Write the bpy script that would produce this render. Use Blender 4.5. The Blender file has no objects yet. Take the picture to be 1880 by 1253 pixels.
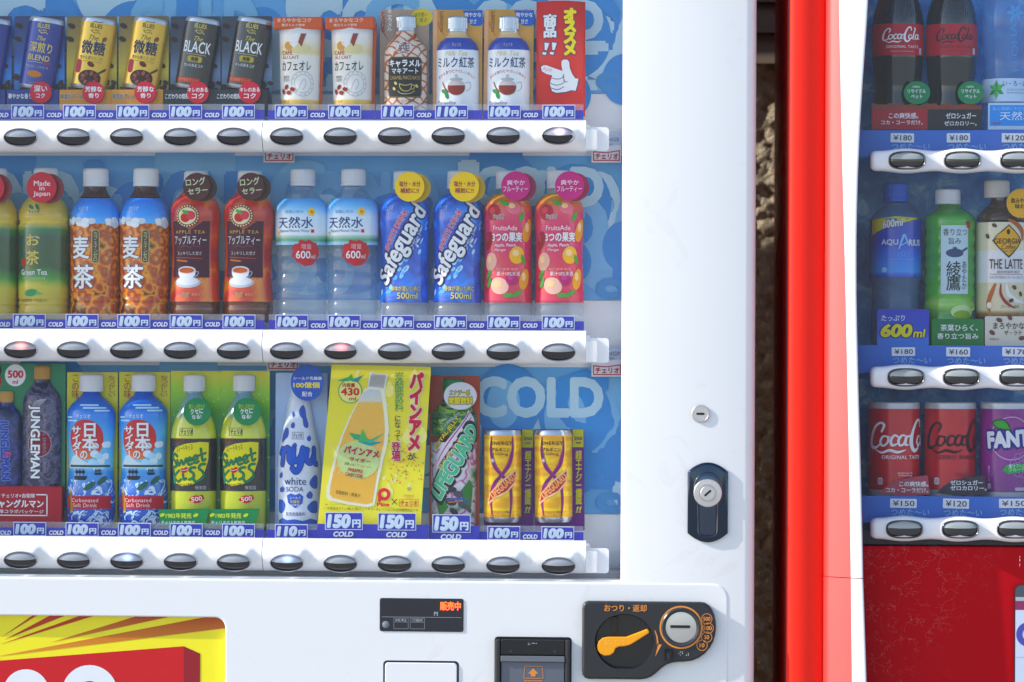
import bpy, bmesh, math, random, colorsys
from mathutils import Vector, Matrix
random.seed(7)
scn = bpy.context.scene
COL = scn.collection
R_ = math.radians

# ------------------------------------------------------------ camera
S = 0.00075            # metres per photograph pixel on the front plane of the white machine
W, H = 1880.0, 1253.0
ZC = 1.20              # camera height
DIST = 4.0
CAMX = 330 * S
yaw = math.atan2(330 * S, DIST)
roll = R_(0.24)
cam_data = bpy.data.cameras.new('camera')
cam = bpy.data.objects.new('camera', cam_data)
COL.objects.link(cam)
scn.camera = cam
cam.location = (CAMX, -DIST, ZC)
CAMROT = Matrix.Rotation(yaw, 3, 'Z') @ Matrix.Rotation(R_(90), 3, 'X') @ Matrix.Rotation(roll, 3, 'Z')
cam.rotation_euler = CAMROT.to_euler()
cam_data.sensor_width = 36.0
RANGE = math.hypot(CAMX, DIST)
cam_data.lens = 36.0 * RANGE / (W * S)
cam_data.clip_start = 0.05
cam_data.clip_end = 2000
cam_data.dof.use_dof = True
cam_data.dof.focus_distance = RANGE + 0.03
cam_data.dof.aperture_fstop = 5.6

# ------------------------------------------------------------ light
SUN = Vector((-5.0, -1.0, 2.9)).normalized()      # towards the sun
w = bpy.data.worlds.new('World')
scn.world = w
w.use_nodes = True
nt = w.node_tree
bg = nt.nodes['Background']
sky = nt.nodes.new('ShaderNodeTexSky')
sky.sky_type = 'NISHITA'
sky.sun_disc = False
sky.sun_elevation = math.asin(SUN.z)
sky.sun_rotation = math.atan2(SUN.x, SUN.y)
nt.links.new(sky.outputs[0], bg.inputs[0])
bg.inputs[1].default_value = 0.15
sd = bpy.data.lights.new('sun', 'SUN')
sd.energy = 3.4
sd.angle = R_(0.55)
sd.color = (1.0, 0.955, 0.89)
sun = bpy.data.objects.new('sun', sd)
COL.objects.link(sun)
sun.location = SUN * 6 + Vector((0, 0, 1))
sun.rotation_euler = SUN.to_track_quat('Z', 'Y').to_euler()
scn.view_settings.view_transform = 'Standard'
scn.view_settings.look = 'None'
scn.view_settings.exposure = 0.87
scn.view_settings.gamma = 1.0
scn.view_settings.use_curve_mapping = False
try:
    scn.cycles.transparent_max_bounces = 24
    scn.cycles.max_bounces = 8
    scn.cycles.caustics_reflective = False
    scn.cycles.caustics_refractive = False
    scn.cycles.use_denoising = True
except Exception:
    pass

# ------------------------------------------------------------ measuring: photograph pixel -> point on the plane y = d
def P(px, py, d=0.0):
    u = (px - W / 2) / W * 36.0
    v = (H / 2 - py) / W * 36.0
    r = CAMROT @ Vector((u, v, -cam_data.lens))
    t = (d + DIST) / r.y
    return Vector((CAMX, -DIST, ZC)) + r * t

def KK(px, py, d):
    return (P(px + 1, py, d) - P(px, py, d)).length

# ------------------------------------------------------------ materials
VIVID = [1.0]        # printing inks of the samples are stronger than the tones they show behind glass
def lin(hx):
    hx = hx.lstrip('#')
    if VIVID[0] != 1.0:
        c = [int(hx[i:i + 2], 16) / 255.0 for i in (0, 2, 4)]
        hh, ss, vv = colorsys.rgb_to_hsv(*c)
        ss = ss + (min(1.0, ss * VIVID[0]) - ss) * min(1.0, ss * 4)
        c = colorsys.hsv_to_rgb(hh, min(1, ss), min(1, vv * (1 + 0.1 * min(1, ss * 2))))
        hx = '%02x%02x%02x' % tuple(int(round(x * 255)) for x in c)
    out = []
    for i in (0, 2, 4):
        c = int(hx[i:i + 2], 16) / 255.0
        out.append(c / 12.92 if c <= 0.04045 else ((c + 0.055) / 1.055) ** 2.4)
    return tuple(out) + (1.0,)

_mats = {}
def M(hx, rough=0.42, metal=0.0, spec=0.4, coat=0.0, emit=0.0, grain=0.0, scale=60.0, bump=0.0, bscale=200.0):
    key = (hx, rough, metal, spec, coat, emit, grain, scale, bump, bscale, VIVID[0])
    if key in _mats:
        return _mats[key]
    m = bpy.data.materials.new('paint_' + hx.lstrip('#'))
    m.use_nodes = True
    n = m.node_tree
    b = n.nodes['Principled BSDF']
    b.inputs['Base Color'].default_value = lin(hx)
    b.inputs['Roughness'].default_value = rough
    b.inputs['Metallic'].default_value = metal
    b.inputs['Specular IOR Level'].default_value = spec
    b.inputs['Coat Weight'].default_value = coat
    b.inputs['Coat Roughness'].default_value = 0.06
    if emit:
        b.inputs['Emission Color'].default_value = lin(hx)
        b.inputs['Emission Strength'].default_value = emit
    if grain:
        tc = n.nodes.new('ShaderNodeTexCoord')
        no = n.nodes.new('ShaderNodeTexNoise')
        no.inputs['Scale'].default_value = scale
        no.inputs['Detail'].default_value = 5
        n.links.new(tc.outputs['Object'], no.inputs['Vector'])
        mx = n.nodes.new('ShaderNodeMix')
        mx.data_type = 'RGBA'
        c = lin(hx)
        mx.inputs[6].default_value = tuple(x * (1 - grain) for x in c[:3]) + (1,)
        mx.inputs[7].default_value = tuple(min(1, x * (1 + grain)) for x in c[:3]) + (1,)
        n.links.new(no.outputs['Fac'], mx.inputs[0])
        n.links.new(mx.outputs[2], b.inputs['Base Color'])
    if bump:
        tc = n.nodes.new('ShaderNodeTexCoord')
        no = n.nodes.new('ShaderNodeTexNoise')
        no.inputs['Scale'].default_value = bscale
        no.inputs['Detail'].default_value = 4
        n.links.new(tc.outputs['Object'], no.inputs['Vector'])
        bp = n.nodes.new('ShaderNodeBump')
        bp.inputs['Strength'].default_value = bump
        bp.inputs['Distance'].default_value = 0.002
        n.links.new(no.outputs['Fac'], bp.inputs['Height'])
        n.links.new(bp.outputs['Normal'], b.inputs['Normal'])
    _mats[key] = m
    return m

def ink(hx):                      # printed ink under a clear film
    return M(hx, 0.38, 0, 0.2)

def mat_new(name):
    m = bpy.data.materials.new(name)
    m.use_nodes = True
    n = m.node_tree
    return m, n, n.nodes['Principled BSDF']

def math_n(n, op, a, b=None, c=None):
    q = n.nodes.new('ShaderNodeMath')
    q.operation = op
    for i, v in enumerate((a, b, c)):
        if v is None:
            continue
        if isinstance(v, (int, float)):
            q.inputs[i].default_value = v
        else:
            n.links.new(v, q.inputs[i])
    return q.outputs[0]

def mixc(n, f, a, b):
    q = n.nodes.new('ShaderNodeMix')
    q.data_type = 'RGBA'
    for i, v in ((0, f), (6, a), (7, b)):
        if isinstance(v, (int, float)):
            q.inputs[i].default_value = v
        elif isinstance(v, tuple):
            q.inputs[i].default_value = v
        elif isinstance(v, str):
            q.inputs[i].default_value = lin(v)
        else:
            n.links.new(v, q.inputs[i])
    return q.outputs[2]

def ramp(n, fac, stops, interp='LINEAR'):
    q = n.nodes.new('ShaderNodeValToRGB')
    q.color_ramp.interpolation = interp
    e = q.color_ramp.elements
    while len(e) < len(stops):
        e.new(0.5)
    for el, (p, c) in zip(e, stops):
        el.position = p
        el.color = lin(c) if isinstance(c, str) else c
    n.links.new(fac, q.inputs[0])
    return q.outputs[0]

def crinkle(n, b, vec, sc=55.0, st=0.25):
    """shrunk film is never quite smooth"""
    q = n.nodes.new('ShaderNodeBump')
    q.inputs['Strength'].default_value = st
    q.inputs['Distance'].default_value = 0.0016
    n.links.new(noise(n, vec, sc, 3, 0.55), q.inputs['Height'])
    n.links.new(q.outputs[0], b.inputs['Normal'])

def objz(n):
    tc = n.nodes.new('ShaderNodeTexCoord')
    sp = n.nodes.new('ShaderNodeSeparateXYZ')
    n.links.new(tc.outputs['Object'], sp.inputs[0])
    return tc.outputs['Object'], sp.outputs

def noise(n, vec, scale, detail=3, rough=0.5, dist=0.0):
    q = n.nodes.new('ShaderNodeTexNoise')
    q.inputs['Scale'].default_value = scale
    q.inputs['Detail'].default_value = detail
    q.inputs['Roughness'].default_value = rough
    q.inputs['Distortion'].default_value = dist
    if vec is not None:
        n.links.new(vec, q.inputs['Vector'])
    return q.outputs['Fac']

KB = S * (DIST + 0.07) / DIST      # metres per pixel where the samples stand
def zramp(name, base, stops, warp=0.0, wscale=40, rough=0.35, coat=0.0, spots=None):
    """printed colour that changes with height; stops are (photo row, colour) from top to bottom"""
    m, n, b = mat_new(name)
    vec, xyz = objz(n)
    lo, hi = stops[-1][0], stops[0][0]
    z0, z1 = (base - lo) * KB, (base - hi) * KB
    f = math_n(n, 'MULTIPLY_ADD', xyz[2], 1.0 / (z1 - z0), -z0 / (z1 - z0))
    if warp:
        nz = noise(n, vec, wscale, 3)
        f = math_n(n, 'ADD', f, math_n(n, 'MULTIPLY_ADD', nz, warp * 2, -warp))
    st = [((lo - p) / (lo - hi), c) for p, c in reversed(stops)]
    c = ramp(n, f, st)
    if spots:
        sc, thr, hx = spots
        v = n.nodes.new('ShaderNodeTexVoronoi')
        v.inputs['Scale'].default_value = sc
        n.links.new(vec, v.inputs['Vector'])
        k = math_n(n, 'LESS_THAN', v.outputs['Distance'], thr)
        c = mixc(n, k, c, hx)
    n.links.new(c, b.inputs['Base Color'])
    b.inputs['Roughness'].default_value = rough
    b.inputs['Coat Weight'].default_value = coat
    crinkle(n, b, vec)
    return m

def vor(name, stops, scale, rough=0.35, dist=0.6, coat=0.0, stretch=(1, 1, 1), feature='F1'):
    """printed cells (ice cubes, beans, leaves)"""
    m, n, b = mat_new(name)
    vec, _ = objz(n)
    mp = n.nodes.new('ShaderNodeMapping')
    mp.inputs['Scale'].default_value = stretch
    n.links.new(vec, mp.inputs[0])
    nz = n.nodes.new('ShaderNodeTexNoise')
    nz.inputs['Scale'].default_value = scale * 0.8
    nz.inputs['Detail'].default_value = 3
    n.links.new(mp.outputs[0], nz.inputs['Vector'])
    va = n.nodes.new('ShaderNodeVectorMath')
    va.operation = 'MULTIPLY_ADD'
    n.links.new(nz.outputs['Color'], va.inputs[0])
    va.inputs[1].default_value = (dist / scale,) * 3
    n.links.new(mp.outputs[0], va.inputs[2])
    v = n.nodes.new('ShaderNodeTexVoronoi')
    v.feature = feature
    v.inputs['Scale'].default_value = scale
    n.links.new(va.outputs[0], v.inputs['Vector'])
    f = math_n(n, 'ADD', math_n(n, 'MULTIPLY', v.outputs['Distance'], 0.75),
               math_n(n, 'MULTIPLY', nz.outputs['Fac'], 0.35))
    n.links.new(ramp(n, f, stops), b.inputs['Base Color'])
    b.inputs['Roughness'].default_value = rough
    b.inputs['Coat Weight'].default_value = coat
    crinkle(n, b, vec)
    return m

def camo(name, stops, scale, stretch=(1, 1, 1), rough=0.35, coat=0.2):
    m, n, b = mat_new(name)
    vec, _ = objz(n)
    mp = n.nodes.new('ShaderNodeMapping')
    mp.inputs['Scale'].default_value = stretch
    n.links.new(vec, mp.inputs[0])
    f = noise(n, mp.outputs[0], scale, 3, 0.55, 0.8)
    n.links.new(ramp(n, f, stops, 'CONSTANT'), b.inputs['Base Color'])
    b.inputs['Roughness'].default_value = rough
    b.inputs['Coat Weight'].default_value = coat
    return m

def clear_mat(name, tint, dust, gloss_rough=0.0, ior=1.5, dusthex='#d8dce4', streak=0.0, opac=None):
    """thin clear sheet: passes light, mirrors by Fresnel, a little diffuse dust that also stands in for haze"""
    m = bpy.data.materials.new(name)
    m.use_nodes = True
    n = m.node_tree
    n.nodes.clear()
    out = n.nodes.new('ShaderNodeOutputMaterial')
    tr = n.nodes.new('ShaderNodeBsdfTransparent')
    tr.inputs[0].default_value = tint + (1,)
    gl = n.nodes.new('ShaderNodeBsdfGlossy')
    gl.inputs['Roughness'].default_value = gloss_rough
    geo = n.nodes.new('ShaderNodeNewGeometry')
    dp = n.nodes.new('ShaderNodeVectorMath')
    dp.operation = 'DOT_PRODUCT'
    n.links.new(geo.outputs['Normal'], dp.inputs[0])
    n.links.new(geo.outputs['Incoming'], dp.inputs[1])
    c1 = math_n(n, 'SUBTRACT', 1.0, math_n(n, 'ABSOLUTE', dp.outputs['Value']))
    f0 = ((ior - 1) / (ior + 1)) ** 2
    fres = math_n(n, 'MULTIPLY_ADD', math_n(n, 'POWER', c1, 5.0), 1 - f0, f0)
    mx = n.nodes.new('ShaderNodeMixShader')
    n.links.new(fres, mx.inputs[0])
    n.links.new(tr.outputs[0], mx.inputs[1])
    n.links.new(gl.outputs[0], mx.inputs[2])
    df = n.nodes.new('ShaderNodeBsdfDiffuse')
    df.inputs[0].default_value = lin(dusthex)
    m2 = n.nodes.new('ShaderNodeMixShader')
    m2.inputs[0].default_value = dust
    if streak:
        tc = n.nodes.new('ShaderNodeTexCoord')
        nz = noise(n, tc.outputs['Object'], 5.0, 6, 0.6)
        fine = noise(n, tc.outputs['Object'], 420.0, 2, 0.5)
        sp = math_n(n, 'MULTIPLY', math_n(n, 'GREATER_THAN', fine, 0.76), 0.04)
        f = math_n(n, 'ADD', math_n(n, 'MULTIPLY_ADD', nz, 2 * streak, dust - streak), sp)
        n.links.new(f, m2.inputs[0])
    n.links.new(mx.outputs[0], m2.inputs[1])
    n.links.new(df.outputs[0], m2.inputs[2])
    n.links.new(m2.outputs[0], out.inputs[0])
    return m

def white_paint():
    m, n, b = mat_new('white_enamel')
    vec, xyz = objz(n)
    big = noise(n, vec, 2.5, 5)
    sm = noise(n, vec, 45, 4, 0.6)
    c = mixc(n, big, '#e0e2e6', '#e8e8ea')
    smear = math_n(n, 'MULTIPLY', math_n(n, 'GREATER_THAN', noise(n, vec, 9, 7, 0.7, 1.5), 0.62), math_n(n, 'MULTIPLY', sm, 0.16))
    c = mixc(n, smear, c, '#b9b4ac')
    speck = math_n(n, 'GREATER_THAN', noise(n, vec, 330, 2), 0.775)
    c = mixc(n, math_n(n, 'MULTIPLY', speck, 0.4), c, '#8f8a84')
    n.links.new(c, b.inputs['Base Color'])
    n.links.new(math_n(n, 'MULTIPLY_ADD', sm, 0.2, 0.24), b.inputs['Roughness'])
    b.inputs['Coat Weight'].default_value = 0.2
    b.inputs['Coat Roughness'].default_value = 0.08
    return m
WHITE = white_paint()
RAILW = M('#ebebee', 0.30, 0, 0.4, 0.2, grain=0.01, scale=9.0)
INNERW = M('#f0f2f6', 0.5)
CHROME = M('#d8d8da', 0.12, 1.0)
STEEL = M('#b9b6b8', 0.28, 1.0)
BLACK = M('#15151a', 0.3, 0, 0.5)
DARKP = M('#25262a', 0.42, 0, 0.5, bump=0.15, bscale=900)
GLASS = clear_mat('window_glass', (0.965, 0.98, 0.99), 0.022, 0.0, 1.33, '#cfd6e6', 0.012)
GLASSR = clear_mat('window_glass_dusty', (0.95, 0.97, 0.99), 0.032, 0.0, 1.36, '#c9d2e2', 0.02)
PET = clear_mat('clear_plastic', (0.965, 0.98, 0.995), 0.05, 0.06, 1.5, '#e6eef8')
PETG = clear_mat('frosted_plastic', (0.9, 0.93, 0.97), 0.22, 0.12, 1.5, '#dfe6f2')
ACRY = clear_mat('acrylic_strip', (0.95, 0.96, 0.98), 0.28, 0.05, 1.5, '#c6cce0')
CAPW = M('#dfe0e8', 0.36, 0, 0.4)

# ------------------------------------------------------------ mesh builder (all sizes in photograph pixels)
_tcache = {}
def text_geo(s, bold=0.0, shear=0.0, vert=False, spacing=1.0, line=1.0):
    key = (s, bold, shear, vert, spacing, line)
    if key in _tcache:
        return _tcache[key]
    c = bpy.data.curves.new('t', 'FONT')
    c.body = '\n'.join(s) if vert else s
    c.align_x = 'CENTER'
    c.space_line = 0.86 if vert else line
    c.space_character = spacing
    c.resolution_u = 3
    c.offset = bold
    c.shear = shear
    o = bpy.data.objects.new('t', c)
    m = bpy.data.meshes.new_from_object(o)
    vs = [(v.co.x, v.co.y) for v in m.vertices]
    fs = [tuple(p.vertices) for p in m.polygons]
    bpy.data.objects.remove(o)
    bpy.data.curves.remove(c)
    bpy.data.meshes.remove(m)
    # merge points the outline shares, keep it light
    _tcache[key] = (vs, fs)
    return vs, fs

class MB:
    def __init__(self, cx, base, d):
        self.cx, self.base, self.d = cx, base, d
        self.k = KK(cx, base, d)
        self.v, self.f, self.fm, self.fs = [], [], [], []
        self.mats = []
        self.R = None          # wrap: radius by photo row
        self.flat = 1.0
        self.h0 = 0.0          # axis height
        self.rot = None
        self.wcx = cx
        self.step = 7.0

    def L(self, px, py):
        """pixel measured in the photograph -> this part's own grid (undoes the small camera roll and turn)"""
        q = P(px, py, self.d) - P(self.cx, self.base, self.d)
        return self.cx + q.x / self.k, self.base - q.z / self.k

    def mi(self, m):
        if m not in self.mats:
            self.mats.append(m)
        return self.mats.index(m)

    def pt(self, px, py, h):
        x, y, z = px - self.cx, -h, self.base - py
        if self.R is not None:
            r = self.R(py)
            rm = self.Rm
            th = (px - self.wcx) / rm
            x = (self.wcx - self.cx) + (r + h) * math.sin(th)
            y = -self.h0 - (r + h) * math.cos(th) * self.flat
        if self.rot:
            ox, oy, a = self.rot
            qx, qz = ox - self.cx, self.base - oy
            dx, dz = x - qx, z - qz
            x = qx + dx * math.cos(a) + dz * math.sin(a)
            z = qz - dx * math.sin(a) + dz * math.cos(a)
        return (x, y, z)

    def wrap(self, R, Rm, cx=None, flat=1.0, h0=0.0):
        self.R, self.Rm, self.flat, self.h0 = R, Rm, flat, h0
        self.wcx = self.cx if cx is None else cx
        return self

    def unwrap(self):
        self.R = None
        return self

    def raw(self, verts, faces, mat, smooth=False):
        o = len(self.v)
        self.v += verts
        i = self.mi(mat)
        for f in faces:
            self.f.append(tuple(a + o for a in f))
            self.fm.append(i)
            self.fs.append(smooth)

    def flatgeo(self, pts, faces, h, mat, shifts=((0, 0, 0),)):
        """pts 2-D photo px; facing the viewer; wrapped if a wrap is set; shifts = copies that thicken lettering"""
        tri = any(len(f) > 4 for f in faces)
        if self.R is None and not tri:
            for dx, dy, dh in shifts:
                self.raw([self.pt(x + dx, y + dy, h + dh) for x, y in pts], faces, mat)
            return
        bm = bmesh.new()
        vs = [bm.verts.new((x, y, 0)) for x, y in pts]
        for f in faces:
            try:
                bm.faces.new([vs[i] for i in f])
            except ValueError:
                pass
        if tri:
            bmesh.ops.triangulate(bm, faces=bm.faces[:])
        if self.R is not None:
            xs = [p[0] for p in pts]
            ys = [p[1] for p in pts]
            for ax, lo, hi, st in ((0, min(xs), max(xs), self.step), (1, min(ys), max(ys), 12.0)):
                q = lo + st
                while q < hi - 0.5:
                    co = (q, 0, 0) if ax == 0 else (0, q, 0)
                    no = (1, 0, 0) if ax == 0 else (0, 1, 0)
                    bmesh.ops.bisect_plane(bm, geom=bm.verts[:] + bm.edges[:] + bm.faces[:], plane_co=co, plane_no=no)
                    q += st
        bm.verts.index_update()
        P2 = [(v.co.x, v.co.y) for v in bm.verts]
        F2 = [tuple(v.index for v in f.verts) for f in bm.faces]
        bm.free()
        for dx, dy, dh in shifts:
            self.raw([self.pt(x + dx, y + dy, h + dh) for x, y in P2], F2, mat, self.R is not None)

    def poly(self, pts, h, mat, t=0.0):
        n = len(pts)
        if t and self.R is None:
            a = [self.pt(x, y, h) for x, y in pts]
            b = [self.pt(x, y, h - t) for x, y in pts]
            self.raw(a + b, [tuple(range(n)), tuple(range(2 * n - 1, n - 1, -1))] +
                     [(i, n + i, n + (i + 1) % n, (i + 1) % n) for i in range(n)], mat)
        else:
            self.flatgeo(pts, [tuple(range(n))], h, mat)
        return self

    def rect(self, x0, y0, x1, y1, h, mat, t=0.0):
        return self.poly([(x0, y0), (x0, y1), (x1, y1), (x1, y0)], h, mat, t)

    def ellpts(self, cx, cy, rx, ry=None, n=36, a0=0, a1=360, tilt=0):
        ry = rx if ry is None else ry
        full = abs(a1 - a0) >= 360
        m = n if full else n + 1
        ct, st = math.cos(R_(tilt)), math.sin(R_(tilt))
        out = []
        for i in range(m):
            a = R_(a0 + (a1 - a0) * i / n)
            x, y = rx * math.cos(a), ry * math.sin(a)
            out.append((cx + x * ct - y * st, cy + x * st + y * ct))
        return out

    def ell(self, cx, cy, rx, ry=None, h=0, mat=None, t=0.0, n=36, tilt=0):
        return self.poly(self.ellpts(cx, cy, rx, ry, n, tilt=tilt), h, mat, t)

    def ring(self, cx, cy, ro, ri, h, mat, ry=1.0, n=40):
        a = self.ellpts(cx, cy, ro, ro * ry, n)
        b = self.ellpts(cx, cy, ri, ri * ry, n)
        self.flatgeo(a + b, [(i, (i + 1) % n, n + (i + 1) % n, n + i) for i in range(n)], h, mat)
        return self

    def rrpts(self, x0, y0, x1, y1, r, n=5):
        out = []
        for cx, cy, a in ((x1 - r, y1 - r, 0), (x0 + r, y1 - r, 90), (x0 + r, y0 + r, 180), (x1 - r, y0 + r, 270)):
            for i in range(n + 1):
                q = R_(a + 90 * i / n)
                out.append((cx + r * math.cos(q), cy + r * math.sin(q)))
        return out

    def rrect(self, x0, y0, x1, y1, r, h, mat, t=0.0):
        return self.poly(self.rrpts(x0, y0, x1, y1, r), h, mat, t)

    def frame(self, x0, y0, x1, y1, wd, h, mat):
        a = [(x0, y0), (x1, y0), (x1, y1), (x0, y1)]
        b = [(x0 + wd, y0 + wd), (x1 - wd, y0 + wd), (x1 - wd, y1 - wd), (x0 + wd, y1 - wd)]
        self.flatgeo(a + b, [(i, (i + 1) % 4, 4 + (i + 1) % 4, 4 + i) for i in range(4)], h, mat)
        return self

    def text(self, s, x0, y0, x1, y1, h, mat, bold=0.012, shear=0.0, rot=0.0, vert=False, edge=None, edgew=0.03, spacing=1.0, line=1.0):
        """fit the lettering into the box; edge = material of a wider outline laid underneath"""
        todo = [(mat, bold, h)]
        if edge is not None:
            todo.insert(0, (edge, bold + edgew, h - 0.5))
        vs, fs = text_geo(s, 0.0, shear, vert, spacing, line)
        if not vs:
            return self
        ax0, ax1 = min(v[0] for v in vs) - bold, max(v[0] for v in vs) + bold
        ay0, ay1 = min(v[1] for v in vs) - bold, max(v[1] for v in vs) + bold
        sx = (x1 - x0) / max(1e-6, ax1 - ax0)
        sy = (y1 - y0) / max(1e-6, ay1 - ay0)
        mx, my = (x0 + x1) / 2, (y0 + y1) / 2
        ca, sa = math.cos(R_(rot)), math.sin(R_(rot))
        def place(dx, dy):
            return dx * ca - dy * sa, dx * sa + dy * ca
        pts = []
        for a, b in vs:
            qx, qy = place((a - (ax0 + ax1) / 2) * sx, -(b - (ay0 + ay1) / 2) * sy)
            pts.append((mx + qx, my + qy))
        for m_, b_, h_ in todo:
            nd = 1 if b_ * min(sx, sy) < 0.10 else (4 if b_ * max(sx, sy) < 0.45 else 8)
            sh = [(0, 0, 0)]
            if nd > 1:
                sh = []
                for i in range(nd):
                    an = 2 * math.pi * (i + 0.5) / nd
                    qx, qy = place(b_ * math.cos(an) * sx, b_ * math.sin(an) * sy)
                    sh.append((qx, qy, i * 0.05))
                if b_ > 0.06:
                    sh += [(qx * 0.5, qy * 0.5, 0.4 + i * 0.02) for i, (qx, qy, _) in enumerate(sh[::2])]
            self.flatgeo(pts, fs, h_, m_, sh)
        return self

    def stroke(self, pts, wd, h, mat, edge=None, ew=2.0, n=6, closed=False):
        """brush stroke along a smooth line through pts; wd may be a list"""
        if not isinstance(wd, (list, tuple)):
            wd = [wd] * len(pts)
        P_ = list(zip(pts, wd))
        sm = []
        L = len(P_)
        for i in range(L - 1):
            p0, p1, p2, p3 = P_[max(0, i - 1)], P_[i], P_[i + 1], P_[min(L - 1, i + 2)]
            for j in range(n):
                t = j / n
                def cr(a, b, c, d):
                    return 0.5 * (2 * b + (c - a) * t + (2 * a - 5 * b + 4 * c - d) * t * t + (3 * b - a - 3 * c + d) * t ** 3)
                sm.append((cr(p0[0][0], p1[0][0], p2[0][0], p3[0][0]), cr(p0[0][1], p1[0][1], p2[0][1], p3[0][1]),
                           p1[1] + (p2[1] - p1[1]) * t))
        sm.append((P_[-1][0][0], P_[-1][0][1], P_[-1][1]))
        for m_, e_, h_ in (([(edge, ew, h - 0.35)] if edge is not None else []) + [(mat, 0, h)]):
            A, B = [], []
            for i, (x, y, wv) in enumerate(sm):
                a, b = sm[max(0, i - 1)], sm[min(len(sm) - 1, i + 1)]
                dx, dy = b[0] - a[0], b[1] - a[1]
                q = math.hypot(dx, dy) or 1
                o = (wv + e_) / 2
                ex = 0
                A.append((x - dy / q * o, y + dx / q * o))
                B.append((x + dy / q * o, y - dx / q * o))
            m = len(sm)
            self.flatgeo(A + B, [(i, i + 1, m + i + 1, m + i) for i in range(m - 1)], h_, m_)
            for (x, y, wv) in (sm[0], sm[-1]):
                if wv + e_ > 1.2:
                    self.ell(x, y, (wv + e_) / 2, None, h_, m_, n=10)
        return self

    def lathe(self, prof, mat, segs=40, cx=None, flat=1.0, h0=0.0, cap_top=True, cap_bot=True, ribs=0, ribd=0.0):
        """turn (photo row, radius) pairs about a vertical axis"""
        cx = self.cx if cx is None else cx
        keep = self.R
        self.R = None
        vs, fs = [], []
        for py, r in prof:
            for i in range(segs):
                a = 2 * math.pi * i / segs
                rr = r + (ribd * (1 if i % 2 else -1) if ribs else 0)
                vs.append(self.pt(cx + rr * math.sin(a), py, h0 + rr * math.cos(a) * flat))
        m = len(prof)
        for j in range(m - 1):
            for i in range(segs):
                i2 = (i + 1) % segs
                fs.append((j * segs + i, (j + 1) * segs + i, (j + 1) * segs + i2, j * segs + i2))
        if cap_top:
            fs.append(tuple(range(segs)))
        if cap_bot:
            fs.append(tuple(range(m * segs - 1, (m - 1) * segs - 1, -1)))
        self.raw(vs, fs, mat, not ribs)
        self.R = keep
        return self

    def box(self, x0, y0, x1, y1, h0, h1, mat):
        return self.poly([(x0, y0), (x0, y1), (x1, y1), (x1, y0)], h1, mat, h1 - h0)

    def build(self, name, parent=None, label=None, bevel=0.0, sharp=38):
        me = bpy.data.meshes.new(name)
        k = self.k
        me.from_pydata([(x * k, y * k, z * k) for x, y, z in self.v], [], self.f)
        for m in self.mats:
            me.materials.append(m)
        me.polygons.foreach_set('material_index', self.fm)
        me.polygons.foreach_set('use_smooth', self.fs)
        me.update()
        if any(self.fs):
            me.set_sharp_from_angle(angle=R_(sharp))
        o = bpy.data.objects.new(name, me)
        COL.objects.link(o)
        if parent is not None:
            o.parent = parent
            q, off = parent, Vector((0, 0, 0))
            while q is not None:
                off += q.location
                q = q.parent
            o.location = P(self.cx, self.base, self.d) - off
        else:
            o.location = P(self.cx, self.base, self.d)
        if label:
            o['label'] = label
        if bevel:
            md = o.modifiers.new('bevel', 'BEVEL')
            md.width = bevel * k
            md.segments = 2
            md.limit_method = 'ANGLE'
        return o

def thing(name, label, cat, cx, base, d, group=None):
    o = bpy.data.objects.new(name, None)
    COL.objects.link(o)
    o.location = P(cx, base, d)
    o.empty_display_size = 0.02
    o['label'] = label
    o['category'] = cat
    if group:
        o['group'] = group
    return o

def tag(o, label=None, cat=None, group=None, kind=None):
    for k_, v_ in (('label', label), ('category', cat), ('group', group), ('kind', kind)):
        if v_:
            o[k_] = v_
    return o

def children(o):
    return [c for c in bpy.data.objects if c.parent == o]

def copy_tree(o, parent=None):
    c = o.copy()
    COL.objects.link(c)
    if parent is not None:
        c.parent = parent
    for ch in children(o):
        copy_tree(ch, c)
    return c

def twin(o, cx, base, d, label):
    c = copy_tree(o)
    c.location = P(cx, base, d)
    c['label'] = label
    rr = random.Random(int(cx * 7))
    card = any(ch.name.startswith(('backing_card', 'lid')) for ch in children(o))
    c.rotation_euler = (0, R_(rr.uniform(-0.6, 0.6)), R_(rr.uniform(-0.8, 0.8) if card else rr.uniform(-5, 5)))
    return c

def interp(tab):
    """radius by photo row from (row, radius) pairs"""
    def f(y):
        if y <= tab[0][0]:
            return tab[0][1]
        for (a, ra), (b, rb) in zip(tab, tab[1:]):
            if y <= b:
                return ra + (rb - ra) * (y - a) / (b - a) if b > a else rb
        return tab[-1][1]
    return f

def smooth(tab, n=4):
    """denser, rounded version of a turning profile"""
    out = []
    L = len(tab)
    for i in range(L - 1):
        p0, p1, p2, p3 = tab[max(0, i - 1)], tab[i], tab[i + 1], tab[min(L - 1, i + 2)]
        for j in range(n):
            t = j / n
            r = 0.5 * (2 * p1[1] + (p2[1] - p0[1]) * t + (2 * p0[1] - 5 * p1[1] + 4 * p2[1] - p3[1]) * t * t +
                       (3 * p1[1] - p0[1] - 3 * p2[1] + p3[1]) * t ** 3)
            out.append((p1[0] + (p2[0] - p1[0]) * t, r))
    out.append(tab[-1])
    return out

# ============================================================ the place behind and below
def struct_box(name, a, b, mat, kind='structure'):
    (x0, y0, z0), (x1, y1, z1) = a, b
    me = bpy.data.meshes.new(name)
    me.from_pydata([(x0, y0, z0), (x1, y0, z0), (x1, y1, z0), (x0, y1, z0), (x0, y0, z1), (x1, y0, z1), (x1, y1, z1), (x0, y1, z1)], [],
                   [(0, 3, 2, 1), (4, 5, 6, 7), (0, 1, 5, 4), (1, 2, 6, 5), (2, 3, 7, 6), (3, 0, 4, 7)])
    me.materials.append(mat)
    o = bpy.data.objects.new(name, me)
    COL.objects.link(o)
    if kind:
        o['kind'] = kind
    return o

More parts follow.
